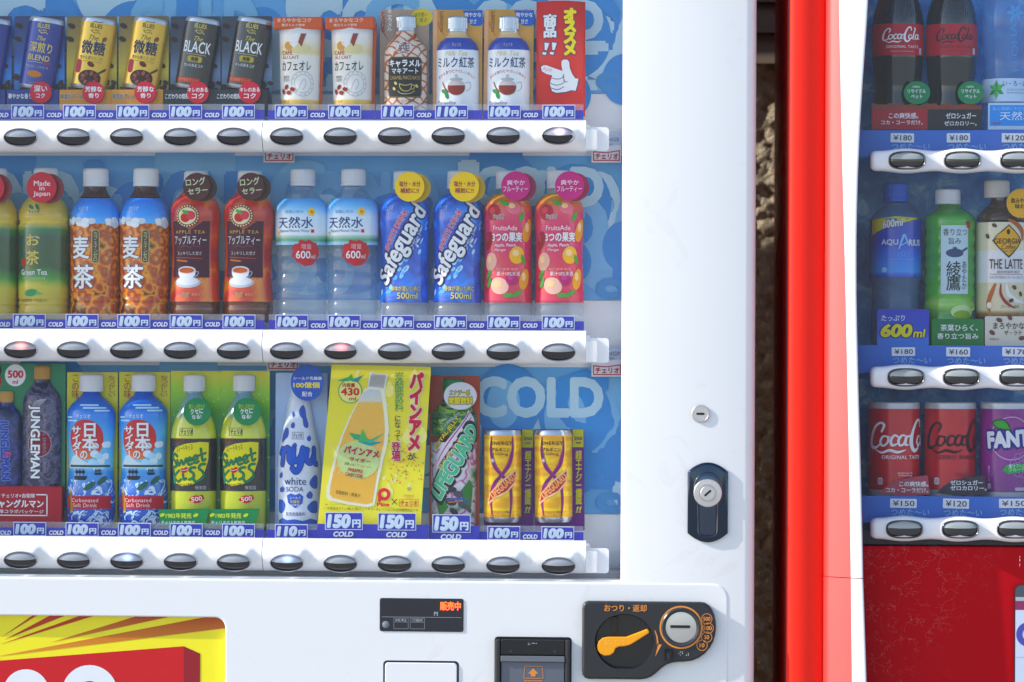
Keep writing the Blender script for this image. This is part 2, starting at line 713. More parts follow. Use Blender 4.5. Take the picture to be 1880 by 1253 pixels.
gm, n, b = mat_new('concrete_ground')
vec, _ = objz(n)
n.links.new(ramp(n, noise(n, vec, 3.0, 8, 0.6), [(0.3, '#8b8986'), (0.7, '#a9a7a2')]), b.inputs['Base Color'])
b.inputs['Roughness'].default_value = 0.9
me = bpy.data.meshes.new('ground')
me.from_pydata([(-400, -400, 0), (400, -400, 0), (400, 400, 0), (-400, 400, 0)], [], [(0, 1, 2, 3)])
me.materials.append(gm)
g = bpy.data.objects.new('ground', me)
COL.objects.link(g)
g['kind'] = 'structure'

WALLD = 0.97
wm, n, b = mat_new('rough_stucco')
vec, _ = objz(n)
nz = noise(n, vec, 26, 8, 0.62)
n.links.new(ramp(n, nz, [(0.3, '#cdb896'), (0.7, '#ecdcc0')]), b.inputs['Base Color'])
b.inputs['Roughness'].default_value = 0.85
bp = n.nodes.new('ShaderNodeBump')
bp.inputs['Strength'].default_value = 1.0
bp.inputs['Distance'].default_value = 0.06
n.links.new(noise(n, vec, 48, 6, 0.65), bp.inputs['Height'])
n.links.new(bp.outputs[0], b.inputs['Normal'])
zsplit = P(1410, 118, WALLD).z
wx = P(1410, 300, WALLD).x
wall = struct_box('stucco_wall', (wx - 3.0, WALLD, 0.0), (wx + 3.0, WALLD + 0.12, zsplit + 0.30), wm, None)
tag(wall, 'rough beige stucco wall seen through the gap between the machines', 'wall')
# the trowelled coat of the wall where the gap shows it, as real relief
from mathutils import noise as mnoise
nx_, nz_ = 70, 330
za, zb = 0.55, zsplit + 0.28
vs, fs = [], []
for j in range(nz_ + 1):
    for i in range(nx_ + 1):
        x_, z_ = wx - 0.16 + 0.32 * i / nx_, za + (zb - za) * j / nz_
        v_ = Vector((x_ * 60, z_ * 60, 0.3))
        y_ = mnoise.noise(v_) * 0.0065 + mnoise.noise(v_ * 2.3) * 0.0035 + abs(mnoise.noise(v_ * 0.45)) * 0.006
        edge_ = min(1.0, i / 6, (nx_ - i) / 6, j / 6, (nz_ - j) / 6)
        vs.append((x_, WALLD - 0.004 - (0.008 + y_) * edge_, z_))
for j in range(nz_):
    for i in range(nx_):
        a_ = j * (nx_ + 1) + i
        fs.append((a_, a_ + 1, a_ + nx_ + 2, a_ + nx_ + 1))
me = bpy.data.meshes.new('trowelled_coat')
me.from_pydata(vs, [], fs)
me.materials.append(wm)
me.polygons.foreach_set('use_smooth', [True] * len(fs))
tc_ = bpy.data.objects.new('trowelled_coat', me)
COL.objects.link(tc_)
tc_.parent = wall
# lap siding boards above the stucco
sid = thing('board_siding', 'dark brown horizontal board siding above the stucco in the gap', 'siding', 1410, 118, WALLD - 0.022)
sm_ = M('#6f5f52', 0.7, grain=0.15, scale=8)
for i in range(9):
    z0 = i * 0.052
    me = bpy.data.meshes.new('board')
    me.from_pydata([(-3, -0.014, z0), (3, -0.014, z0), (3, -0.002, z0 + 0.05), (-3, -0.002, z0 + 0.05),
                    (-3, 0.0, z0), (3, 0.0, z0), (3, 0.0, z0 + 0.05), (-3, 0.0, z0 + 0.05)], [],
                   [(0, 1, 2, 3), (5, 4, 7, 6), (0, 4, 5, 1), (3, 2, 6, 7), (0, 3, 7, 4), (1, 5, 6, 2)])
    me.materials.append(sm_)
    o = bpy.data.objects.new('board', me)
    COL.objects.link(o)
    o.parent = sid
# the eave whose shade falls on the upper wall
ez = P(1410, 205, WALLD).z + 2.9 * 0.16
ev = struct_box('eave', (wx - 3.0, WALLD - 0.16, ez), (wx + 3.0, WALLD - 0.001, ez + 0.10), sm_, None)
ev.parent = wall

IN_ = 0.018      # the whole display stands this much behind the face of the door

# ============================================================ WHITE MACHINE
OX, OB = 560, 1253
wmach = thing('vending_machine', 'white drinks vending machine with three rows of sample drinks', 'vending machine', OX, OB, 0.0)
wmach.location.z = 0.0
def wb(d, cx=OX, base=OB):
    return MB(cx, base, d)

ZT = (P(OX, OB, 0).z)            # height of the reference row
def zpx(z):                      # world height -> row on the front plane grid
    return OB - (z - ZT) / KK(OX, OB, 0)
TOPY, BOTY = zpx(2.0), zpx(0.08)

# cabinet behind the door
m = wb(0.150)
x0 = m.L(-330, 600)[0]
x1 = m.L(1384, 600)[0] - 14
m.box(x0, TOPY + 4, x1, BOTY, -740, 0, WHITE)
m.build('cabinet', wmach)
# right stile with a rounded corner, drawn in plan
m = wb(0.0)
xl = m.L(1141, 600)[0]
xr = m.L(1387, 600)[0]
def plan(mb, pts, y0, y1, mat, close=True, smoothf=True):
    """vertical prism from a plan outline of (px x, height h towards the viewer)"""
    nn = len(pts)
    a = [mb.pt(x, y0, h) for x, h in pts]
    c = [mb.pt(x, y1, h) for x, h in pts]
    fs = [(i, nn + i, nn + (i + 1) % nn, (i + 1) % nn) for i in range(nn if close else nn - 1)]
    if close:
        fs += [tuple(range(nn - 1, -1, -1)), tuple(range(nn, 2 * nn))]
    mb.raw(a + c, fs, mat, smoothf)
rc = 19
pts = [(xl, -215), (xl, -9)]
pts += [(xl + 9 - 9 * math.cos(R_(a)), -9 + 9 * math.sin(R_(a))) for a in (22, 45, 68, 90)]
pts += [(xr - rc + rc * math.sin(R_(a)), -rc + rc * math.cos(R_(a))) for a in range(0, 91, 15)]
pts += [(xr, -215)]
plan(m, pts, TOPY, BOTY, WHITE)
m.build('door_stile', wmach, sharp=60)
m = wb(0.0)
pts = [(x0 + 14, -215), (x0 + 14, 0), (x0 + 72, 0), (x0 + 72, -215)]
plan(m, pts, TOPY, BOTY, WHITE)
m.build('door_stile', wmach)
m = wb(0.0)
m.box(x0 + 72.5, TOPY, xl - 0.5, -120, -215, -1, WHITE)
m.build('door_header', wmach)

# lower door panel: a plate 5 px proud with a rounded upper corner and openings for the poster and the levers
LP = wb(0.0)
def lower_panel():
    m = LP
    H1 = 1.2
    xr_ = m.L(1337, 1150)[0]
    yt = m.L(700, 1066)[1]
    xL = x0 + 73
    # poster opening
    pxr = m.L(416, 1200)[0]
    pyt = m.L(250, 1130)[1]
    r = 22
    lip = 6
    # outline of the plate, upper edge rounded over in three steps
    def outl(inset, hh):
        ri = 26
        o = [(xL, BOTY), (xL, yt + inset)]
        o += [(xr_ - inset - ri + ri * math.sin(R_(a)), yt + inset + ri - ri * math.cos(R_(a))) for a in range(0, 91, 15)]
        o += [(xr_ - inset, BOTY)]
        return o
    rings = [(0, -44), (0, -1.5), (0.5, 0.2), (1.4, 0.9), (3.5, H1)]
    base = None
    L_ = [outl(i, h) for i, h in rings]
    vs, fs = [], []
    nn = len(L_[0])
    for o, (i, h) in zip(L_, rings):
        vs += [m.pt(x, y, h) for x, y in o]
    for j in range(len(rings) - 1):
        for i in range(nn - 1):
            fs.append((j * nn + i, j * nn + i + 1, (j + 1) * nn + i + 1, (j + 1) * nn + i))
    m.raw(vs, fs, WHITE, True)
    # face: split about the poster opening
    inner = L_[-1]
    ca = [(pxr - r + r * math.sin(R_(a)), pyt + r - r * math.cos(R_(a))) for a in range(0, 91, 15)]
    topl = [(xL, BOTY), (xL, inner[1][1])] + inner[2:]
    hole_l = xL + 30
    m.flatgeo([(xL, inner[1][1]), (hole_l, inner[1][1]), (hole_l, BOTY), (xL, BOTY)], [(0, 3, 2, 1)], H1, WHITE)
    top = [(hole_l, inner[1][1]), (hole_l, pyt)] + ca + [(pxr, BOTY), (inner[-1][0], BOTY)] + list(reversed(inner[2:-1]))
    m.flatgeo(top, [tuple(range(len(top)))], H1, WHITE)
    # rounded lip of the poster opening
    lipin = [(hole_l, pyt)] + ca + [(pxr, BOTY)]
    seq = [(0, H1), (1.2, H1 - 0.4), (2.4, H1 - 1.8), (2.6, -16)]
    vs, fs = [], []
    nn = len(lipin)
    ccx, ccy = pxr - r, pyt + r
    for ins, h in seq:
        pp = [(hole_l, pyt + ins)] + [(pxr - r + (r - ins) * math.sin(R_(a)), pyt + r - (r - ins) * math.cos(R_(a))) for a in range(0, 91, 15)] + [(pxr - ins, BOTY)]
        vs += [m.pt(x, y, h) for x, y in pp]
    for j in range(len(seq) - 1):
        for i in range(nn - 1):
            fs.append((j * nn + i, (j + 1) * nn + i, (j + 1) * nn + i + 1, j * nn + i + 1))
    m.raw(vs, fs, WHITE, True)
    m.build('lower_panel', wmach, sharp=50)
    return xL, pxr, pyt, yt, xr_
PXL, PXR, PYT, LYT, LXR = lower_panel()
# door skin around the plate
m = wb(0.0)
m.box(x0 + 73, LYT - 3, xl - 0.6, BOTY, -60, -22, WHITE)
m.build('door_skin', wmach)

# poster in the recess of the lower panel
posd = 0.0105
def poster():
    mb = MB(200, 1253, posd)
    lx = lambda x, y: mb.L(x, y)
    ym, n, b = mat_new('yellow_poster')
    vec, xyz = objz(n)
    n.links.new(mixc(n, noise(n, vec, 30, 4), '#e9dc1c', '#f2e62c'), b.inputs['Base Color'])
    b.inputs['Roughness'].default_value = 0.3
    mb.rect(-330, 1080, 440, 1800, 0, ym, 4)
    o = mb.build('poster', wmach)
    q = MB(200, 1253, posd)
    red = M('#c4161f', 0.35, grain=0.05, scale=40)
    dred = M('#8f1a26', 0.35)
    ray = zramp('poster_ray', 1253, [(1125, '#a83c12'), (1200, '#d98a1e')], 0.02)
    ray2 = M('#b5391f', 0.35)
    A = (-30, 1195)
    for a, c, e, mt in (((72, 1124), (82, 1124), (2, 1173), ray2), ((108, 1124), (141, 1124), (7, 1178), ray2), ((170, 1124), (200, 1124), (-5, 1188), ray2),
                        ((277, 1124), (350, 1124), (92, 1182), ray), ((352, 1142), (425, 1124), (-10, 1208), ray)):
        if e[0] == -10:
            q.poly([(390, 1130), (425, 1124), (425, 1151), (-10, 1209)], 0.5, mt)
        else:
            q.poly([a, e, c], 0.5, mt)
    # red block with its shaded side
    q.poly([(-330, 1245), (-330, 1800), (337, 1800), (337, 1186)], 0.6, red)
    q.poly([(337, 1186), (337, 1800), (367, 1800), (367, 1199)], 0.6, dred)
    wl = M('#dfe2ea', 0.35)
    q.ell(165, 1272, 51, 50, 1.0, wl)
    q.ell(48, 1272, 42, 41, 1.0, wl)
    q.ell(165, 1272, 22, 21, 1.2, red)
    q.ell(48, 1272, 18, 17, 1.2, red)
    q.build('print', o)
poster()

# ---------------------------------------------------------- display window: back panels, glass, shelves, rails
rows = [dict(top=-30, cut=173, bot=222, by=[255, 252], rt=222, rb=280),
        dict(top=285, cut=550, bot=607, by=[643, 647], rt=606, rb=666),
        dict(top=669, cut=940, bot=988, by=[1026.5, 1037], rt=989, rb=1049)]
BX = [45, 142, 239, 337, 434, 531, 629, 728, 826, 926, 1027]
BXL = [-246, -149, -52]

back_m, n, b = mat_new('blue_backdrop')
vec, xyz = objz(n)
n.links.new(mixc(n, noise(n, vec, 2.2, 2), '#48a8f0', '#70bcf4'), b.inputs['Base Color'])
b.inputs['Roughness'].default_value = 0.45
LB1, LB2, LB3 = M('#7cc2f4', 0.45), M('#c0e4fa', 0.45), M('#2e94e6', 0.45)
LOGOR = ink('#c02340')

def cherio_sign(mb, x0, y0, x1, y1, h, part=True):
    Wt = M('#e6e6ee', 0.4)
    mb.poly([(x0, y0 + 4), (x0 + 4, y0), (x1, y0 - 2), (x1, y1), (x0, y1)], h, Wt)
    mb.poly([(x0 + 3, y0 + 9), (x0 + 3, y1 - 3), (x1 - 2, y1 - 3), (x1 - 2, y0 + 7), ((x0 + x1) / 2, y0 + 11)], h + 0.4, LOGOR)
    mb.poly([(x0 + 5, y0 + 11.5), (x0 + 5, y1 - 5), (x1 - 4, y1 - 5), (x1 - 4, y0 + 9.5), ((x0 + x1) / 2, y0 + 13)], h + 0.8, Wt)
    mb.text('チェリオ', x0 + 7, y0 + 13, x1 - 5, y1 - 6, h + 1.2, LOGOR, 0.04)

for ri, r in enumerate(rows):
    BD = IN_ + 0.108
    bx0 = -330
    mb = MB(OX, r['bot'], BD)
    mb.rect(-285, r['top'] - 60, 1260, r['cut'], 0, back_m, 3)
    o = mb.build('backdrop', wmach)
    q = MB(OX, r['bot'], BD)
    rnd = random.Random(11 + ri)
    cut = r['cut']
    # bubbles and large COLD words printed in tones of blue
    hh = 0.4
    for i in range(16):
        cx_, cy_ = -60 + 80 * i + rnd.uniform(-20, 20), rnd.uniform(r['top'], cut - 20)
        rr = rnd.uniform(50, 95)
        cy_ = min(cy_, cut - rr * 1.1)
        hh += 0.07
        q.ell(cx_, cy_, rr * 0.86, rr, hh, [LB1, LB3, LB3, LB2, LB3][i % 5], n=40)
    for i in range(9):
        xx = -140 + 165 * i
        yy = r['top'] + (18 if i % 2 else 60) + 12 * ri
        hh += 0.07
        q.text('COLD', xx - 120, yy, xx + 120, yy + 120, hh, [LB1, LB3, LB2][(i + ri) % 3], 0.07, 0.0)
        hh += 0.07
        q.text('COLD', xx - 60, yy + 105, xx + 130, min(cut - 4, yy + 185), hh, [LB3, LB2, LB1][(i + ri) % 3], 0.07)
    for i in range(7):
        hh += 0.07
        xx, yy = 30 + 172 * i, r['top'] + 10 + 60 * ((i + ri) % 2)
        q.text('COLD'[(i + ri) % 4], xx - 52, yy, xx + 52, min(cut - 6, yy + 128), hh, [LB2, LB1, LB3][(i + ri) % 3], 0.05)
    tp = max(r['top'], -20)
    def lay(fn, *a_, **k_):
        lay.h += 0.12
        fn(*a_, lay.h, *k_.get('post', ()))
    lay.h = hh
    lay(q.ell, 1052, tp + 92, 66, 74, post=(LB3,))
    lay(q.ell, 1034, tp + 96, 38, 52, post=(LB1,))
    lay(q.ell, 930, tp + 70, 60, 70, post=(LB3,))
    lay(q.ell, 922, tp + 72, 30, 44, post=(LB1,))
    lay(q.ell, 1140, tp + 168, 38, 46, post=(LB3,))
    lay(q.ell, 1030, tp + 196, 52, 48, post=(LB3,))
    lay(q.ell, 1022, tp + 200, 30, 30, post=(LB1,))
    lay(q.text, 'COLD', 868, tp + 22, 1104, tp + 98, post=(LB2, 0.05))
    hh = lay.h
    q.text('COLD', 1090, cut - 40, 1250, cut - 2, hh + 0.1, M('#3f97dc', 0.45), 0.1)
    q.build('print', o)
    # white strip below the print, shelf and its front lip
    mb = MB(OX, r['bot'], BD)
    mb.rect(-285, cut + 0.8, 1260, r['rb'] + 6, 0.6, INNERW, 3)
    mb.build('backing_strip', wmach)
    mb = MB(OX, r['bot'], IN_ + 0.03)
    mb.box(-285, r['rt'] + 8, 1078, r['rt'] + 18, -98, 6, INNERW)
    mb.build('shelf', wmach)
    # logo plates hanging under the rails
for (a, bb, c, d_), nm in (((1086, 1113 - 840, 1140, 1139 - 840), 0), ((1086, 662, 1142, 692), 0), ((484, 281, 541, 299), 0), ((490, 663, 549, 681), 0)):
    mb = MB((a + c) / 2, d_, IN_ + 0.095)
    cherio_sign(mb, a, d_ - 30, c, d_, 2)
    if a > 1000:
        mb.text('CHANGE', a + 4, d_ - 46, c - 3, d_ - 39, 1, M('#8c6a78', 0.4), 0.01)
        mb.text('WITH', a + 16, d_ - 36, c - 16, d_ - 31, 1, M('#8c6a78', 0.4), 0.01)
        mb.rect(a - 4, d_ - 52, c + 2, d_ - 24, 0.4, M('#b9cbe4', 0.4))
    mb.build('logo_plate', wmach)

# glass, one pane for each row
for r in rows:
    mb = MB(OX, r['bot'], IN_ + 0.014)
    x1_ = mb.L(1141, 500)[0] + 5
    t_ = r['top'] - 18 if r['top'] > 0 else -119
    mb.rect(-300, t_, x1_, r['rt'] + 16, 0, GLASS)
    mb.build('window_pane', wmach)

# button rails with their bulges
def white_rail(r, xa, xb, centers, last):
    yb = (r['by'][0] + r['by'][1]) / 2
    mb = MB(OX, yb, IN_ + 0.012)
    cen = [mb.L(c, r['by'][0] + (r['by'][1] - r['by'][0]) * (c - 45) / 982)[0] for c in centers]
    ya, yz = r['rt'] - yb, r['rb'] - yb
    X0 = mb.L(xa, yb)[0]
    X1 = mb.L(xb, yb)[0]
    prof = [(0.0, -6, 0), (0.015, 10, 0), (0.06, 15, 0), (0.17, 19.5, 0.05), (0.24, 22.5, 0.25), (0.32, 25, 0.55), (0.40, 26, 0.85), (0.48, 25.6, 1.0),
            (0.57, 24, 1.0), (0.66, 21.8, 1.0), (0.75, 19.0, 0.85), (0.83, 16.0, 0.55), (0.91, 12.0, 0.25), (0.96, 8, 0.06), (0.985, 4, 0), (1.0, -6, 0)]
    xs = []
    nseg = int((X1 - X0) / 3.6)
    xs = [X0 + (X1 - X0) * i / nseg for i in range(nseg + 1)]
    pit = 97.6
    def bump(x):
        q = min((x - c for c in cen + [cen[0] - pit, cen[-1] + pit]), key=abs)
        u = q / (pit / 2)
        # broad dome under the button that falls off quickly on its right
        if u < 0:
            return max(0.0, math.cos(min(1, -u * 1.0) * math.pi / 2)) ** 0.8
        if u < 0.48:
            return 1.0
        return max(0.0, 0.5 + 0.5 * math.cos(min(1, (u - 0.48) / 0.36) * math.pi))
    vs, fs = [], []
    for x in xs:
        bv = bump(x)
        for t, h, a in prof:
            vs.append(mb.pt(x, yb + ya + (yz - ya) * t, h + 8.0 * a * bv))
    np_ = len(prof)
    for i in range(len(xs) - 1):
        for j in range(np_ - 1):
            fs.append((i * np_ + j, i * np_ + j + 1, (i + 1) * np_ + j + 1, (i + 1) * np_ + j))
    fs.append(tuple(range(np_ - 1, -1, -1)))
    fs.append(tuple((len(xs) - 1) * np_ + j for j in range(np_)))
    mb.raw(vs, fs, RAILW, True)
    if last:
        # flange plate and rounded end
        fl = M('#dfe1e8', 0.35, 0, 0.4)
        mb.rrect(X1 - 20, yb + ya + 13, mb.L(1118, yb)[0], yb + yz - 2, 6, 9, fl, 7)
        pp = [(X1 + 0.6, 7)] + [(X1 + 0.6 + 20 * math.sin(R_(a)), 8 + 20 * math.cos(R_(a))) for a in range(0, 91, 15)] + [(X1 + 20.6, 7)]
        plan(mb, pp, yb + ya + 18, yb + yz - 4, RAILW)
    o = mb.build('button_rail', wmach, sharp=50)
    for c, cx_ in zip(centers, cen):
        white_button(o, c, r['by'][0] + (r['by'][1] - r['by'][0]) * (c - 45) / 982, r)
    return o

LENS = M('#1c1a20', 0.16, 0, 0.6, 0.6)
LIDM = M('#a3a8b2', 0.25, 0, 0.5, 0.4, grain=0.06, scale=120)
RIMM = M('#c9cad2', 0.2, 0.6, 0.6)
LIT = {(1027, 0): '#e4ccff', (45, 1): '#ff7a66', (629, 1): '#ff6e66', (239, 2): '#8fb0ff', (531, 2): '#8fb0ff'}
def lid_mat(hx):
    m, n, b = mat_new('lit_button')
    vec, xyz = objz(n)
    dx = math_n(n, 'MULTIPLY_ADD', xyz[0], 1 / (11 * S), -0.2)
    dz = math_n(n, 'MULTIPLY_ADD', xyz[2], 1 / (8 * S), -0.9)
    rr = math_n(n, 'ADD', math_n(n, 'MULTIPLY', dx, dx), math_n(n, 'MULTIPLY', dz, dz))
    e = math_n(n, 'POWER', 2.718, math_n(n, 'MULTIPLY', rr, -1.8))
    b.inputs['Base Color'].default_value = lin('#a3a8b2')
    b.inputs['Roughness'].default_value = 0.3
    b.inputs['Emission Color'].default_value = lin(hx)
    n.links.new(math_n(n, 'MULTIPLY_ADD', e, 1.3, 0.03), b.inputs['Emission Strength'])
    return m
_bt = {}
def white_button(rail, px, py, r):
    key = LIT.get((px, rows.index(r)))
    mb = MB(px, py, IN_ + 0.012)
    if key in _bt:
        o = bpy.data.objects.new('button', _bt[key].data)
        COL.objects.link(o)
        o.parent = rail
        off = rail.location + rail.parent.location
        o.location = P(px, py, IN_ + 0.012) - off
        return
    a, c = 31.0, 16.5
    H0 = 31.0
    mb.pt = lambda x, y, h: MB.pt(mb, x, y, h - (y - py) * 0.24)
    # rim
    n_ = 40
    prof = [(1.0, -4), (1.0, 2.2), (0.965, 3.4), (0.93, 2.4), (0.91, -2)]
    vs, fs = [], []
    for s_, h in prof:
        for i in range(n_):
            q = 2 * math.pi * i / n_
            vs.append(mb.pt(px + (a - (1 - s_) * a * 0.7) * math.cos(q), py + (c - (1 - s_) * a * 0.7) * math.sin(q), H0 + h))
    for j in range(len(prof) - 1):
        for i in range(n_):
            fs.append((j * n_ + i, j * n_ + (i + 1) % n_, (j + 1) * n_ + (i + 1) % n_, (j + 1) * n_ + i))
    mb.raw(vs, fs, RIMM, True)
    a2, c2 = a - 1.8, c - 1.8
    bnd = lambda u: -0.12 + 0.16 * (1 - u * u)          # where the grey lid meets the dark lens (down is +)
    for up in (True, False):
        vs, fs = [], []
        NU, NV = 26, 7
        for i in range(NU + 1):
            u = -math.cos(math.pi * i / NU)
            e = math.sqrt(max(0, 1 - u * u))
            lo = min(max(bnd(u) - 0.06, -e), e)
            for j in range(NV + 1):
                t = j / NV
                v = lo + ((-e if up else e) - lo) * t
                hh = 7 * math.sqrt(max(0, 1 - u * u * 0.98 - v * v * 0.98)) - (0.5 if up else 2.6 * (1 - abs(u)) )
                vs.append(mb.pt(px + a2 * u, py + c2 * v, H0 + hh - 1.2))
        for i in range(NU):
            for j in range(NV):
                fs.append((i * (NV + 1) + j, i * (NV + 1) + j + 1, (i + 1) * (NV + 1) + j + 1, (i + 1) * (NV + 1) + j))
        mb.raw(vs, fs, (LIDM if key is None else lid_mat(key)) if up else LENS, True)
    o = mb.build('button', rail, sharp=60)
    _bt[key] = o

for r in rows:
    white_rail(r, -300, 484, BXL + BX[:5], False)
    white_rail(r, 485.2, 1076, BX[5:], True)

# narrow glazed slot under the lowest rail, filled with mottled grey
mb = MB(OX, 1070, IN_ + 0.03)
mb.box(-285, 1046, 1260, 1090, -90, 0, M('#8d93a2', 0.25, 0.0, 0.6, 0.5, grain=0.3, scale=14))
mb.build('window_sill', wmach)

# ---------------------------------------------------------- price strips
BLU = M('#2f33b4', 0.4)
TAGT = M('#cfe0f4', 0.4)
TAGW = M('#e2e8f6', 0.4)
def price_mesh(mb, txt, x, y, w_=60, h_=25):
    mb.rect(x, y, x + w_, y + h_, 2.0, TAGW, 1.5)
    mb.rect(x + 1.3, y + 1.3, x + w_ - 1.3, y + h_ - 1.3, 2.4, BLU)
    mb.text(txt, x + 3, y + 3, x + w_ * 0.69, y + h_ - 2.6, 2.9, TAGT, 0.075, 0.12, spacing=0.98)
    mb.text('円', x + w_ * 0.72, y + h_ * 0.40, x + w_ - 3.5, y + h_ - 4, 2.9, TAGT, 0.055)
strips = []
def price_row(ri, yl, yr, segs, tags, d=IN_ + 0.036):
    def yy(x):
        return yl + (yr - yl) * (x - 20) / 980.0
    for si, (xa, xb) in enumerate(segs):
        cx_ = (xa + xb) / 2
        yb = yy(cx_) + 26
        mb = MB(cx_, yb, d)
        mb.rect(xa, yb - 16, xb, yb, 0.6, BLU, 1.2)
        mb.rect(xa, yb - 27, xb, yb - 16.2, 0.2, ACRY)
        mb.rect(xa, yb + 0.2, xb, yb + 5, -0.4, M('#8f93b8', 0.5))
        o = mb.build('price_strip', wmach)
        for x, t in tags:
            if not (xa - 5 <= x <= xb):
                continue
            q = MB(x + 30, yy(x) + 25, d)
            price_mesh(q, t, x, yy(x))
            q.build('price_tag', o)
        for x, t in tags:
            xx = x + 64
            if xa <= xx and xx + 28 <= xb + 1:
                yo = yb - 12.5
                q = MB(xx + 14, yb, d)
                q.text('COLD', xx + 1, yo + 1, xx + 28, yo + 9.5, 1.4, TAGW, 0.05, 0.18)
                q.build('lettering', o)

T100 = '100'
price_row(0, 193, 193, [(-280, 484), (492, 688), (690, 884), (886, 1071)],
          [(-76, T100)] + [(x, T100) for x in (21, 116, 214, 311, 408)] +
          [(505, T100), (603, T100), (700, '110'), (799, '110'), (896, T100), (996, T100)])
price_row(1, 577, 580, [(-280, 484), (492, 1071)],
          [(-73, T100)] + [(x, T100) for x in (24, 121, 216, 312, 409, 506, 602, 700, 797, 895, 995)])
price_row(2, 959, 967, [(-280, 483), (489, 582), (880, 1071)],
          [(-71, T100)] + [(x, T100) for x in (25, 121, 217, 312, 408)] + [(505, '110'), (895, T100), (994, T100)])
# taller blue strips with the 150 prices
def tall_strip(xa, xb, y0, y1, tags, d):
    mb = MB((xa + xb) / 2, y1, d)
    mb.rect(xa, y0, xb, y1, 0.8, BLU, 1.2)
    o = mb.build('price_strip', wmach)
    for x0_, y0_, x1_, y1_ in tags:
        q = MB((x0_ + x1_) / 2, y1_, d)
        price_mesh(q, '150', x0_, y0_, x1_ - x0_, y1_ - y0_)
        q.build('price_tag', o)
    for x0_, y0_, x1_, y1_ in tags:
        q = MB((x0_ + x1_) / 2, y1, d)
        q.text('COLD', x0_ + 15, y1_ + 3, x1_ - 17, y1_ + 13, 1.6, TAGW, 0.05, 0.18)
        q.build('lettering', o)
tall_strip(583, 786, 963, 991, [(597, 941, 666, 973), (694, 942, 764, 974)], IN_ + 0.030)
tall_strip(787, 880, 966, 994, [(794, 945, 864, 978)], IN_ + 0.034)

# ---------------------------------------------------------- locks on the stile
LOCKD = 0.0
mb = MB(1286, 760, 0.0)
R1 = [(16.5, 0), (16.5, 2.6), (15.6, 3.6), (14.4, 3.8), (14.0, 3.4), (0.01, 3.4)]
def disc(mb, cx, cy, prof, mat, n=40, sm=True):
    """turned about the viewing axis: (radius, height)"""
    vs, fs = [], []
    for rr, h in prof:
        for i in range(n):
            a = 2 * math.pi * i / n
            vs.append(mb.pt(cx + rr * math.cos(a), cy + rr * math.sin(a), h))
    for j in range(len(prof) - 1):
        for i in range(n):
            fs.append((j * n + i, j * n + (i + 1) % n, (j + 1) * n + (i + 1) % n, (j + 1) * n + i))
    mb.raw(vs, fs, mat, sm)
BRUSH = M('#cfcbcb', 0.34, 0.85, 0.5, grain=0.08, scale=300)
disc(mb, 1286, 760, R1, BRUSH)
mb.rrect(1278.5, 758, 1293.5, 762.2, 1.5, 3.7, BLACK)
mb.build('key_lock', wmach, sharp=30)

mb = MB(1299, 997, 0.0)
CHR = M('#3e4858', 0.05, 1.0)
def lockpts(g):
    x0_, x1_, yt, yb = 1262 + g, 1336 - g, 849 + g, 996 - g
    o = []
    for i in range(13):
        t = i / 12
        x = x0_ + (x1_ - x0_) * t
        o.append((x, yt + 17 * (2 * t - 1) ** 2))
    for i in range(13):
        t = i / 12
        x = x1_ - (x1_ - x0_) * t
        o.append((x, yb - 17 * (2 * t - 1) ** 2))
    return o
vs, fs = [], []
rg = [(0, -1), (0, 3.5), (0.8, 5.0), (2.4, 6.0), (5, 6.6)]
for g_, h in rg:
    vs += [mb.pt(x, y, h) for x, y in lockpts(g_)]
for j in range(len(rg) - 1):
    for i in range(26):
        fs.append((j * 26 + i, (j + 1) * 26 + i, (j + 1) * 26 + (i + 1) % 26, j * 26 + (i + 1) % 26))
fs.append(tuple((len(rg) - 1) * 26 + i for i in range(25, -1, -1)))
mb.raw(vs, fs, CHR, True)
lo = mb.build('door_lock', wmach, sharp=40)
mb = MB(1299, 997, 0.0)
def keyhole(g):
    o = [(1299 + (26.5 - g) * math.cos(R_(a)), 897 + (31 - g) * math.sin(R_(a))) for a in range(140, 401, 13)]
    o += [(1319 - g, 928), (1318 - g, 975)]
    o += [(1306 + (12 - g) * math.cos(R_(a)), 975 + (12 - g) * math.sin(R_(a))) for a in (20, 50, 90)]
    o += [(1292 + (12 - g) * math.cos(R_(a)), 975 + (12 - g) * math.sin(R_(a))) for a in (90, 130, 160)]
    o += [(1280 + g, 975), (1279 + g, 928)]
    return o
N_ = len(keyhole(0))
vs, fs = [], []
rg = [(0, 6.2), (0.3, 7.6), (1.4, 8.2), (2.5, 7.6), (2.8, 5.4), (3.4, 6.2), (7, 7.0)]
for g_, h in rg:
    vs += [mb.pt(x, y, h) for x, y in keyhole(g_)]
for j in range(len(rg) - 1):
    for i in range(N_):
        fs.append((j * N_ + i, (j + 1) * N_ + i, (j + 1) * N_ + (i + 1) % N_, j * N_ + (i + 1) % N_))
fs.append(tuple((len(rg) - 1) * N_ + i for i in range(N_ - 1, -1, -1)))
mb.raw(vs, fs, M('#525c6c', 0.06, 1.0), True)
mb.build('handle', lo, sharp=50)
mb = MB(1299, 997, 0.0)
disc(mb, 1299, 905, [(26, 4), (26, 9), (25, 10.2), (16, 10.6), (15.5, 8.6), (13.5, 8.6), (13.5, 11), (12.5, 11.6), (0.01, 11.6)], BRUSH)
mb.rot = (1299, 905, R_(-42))
mb.rrect(1291, 903, 1307, 907, 1.8, 12.0, BLACK)
mb.build('key_cylinder', lo, sharp=30)

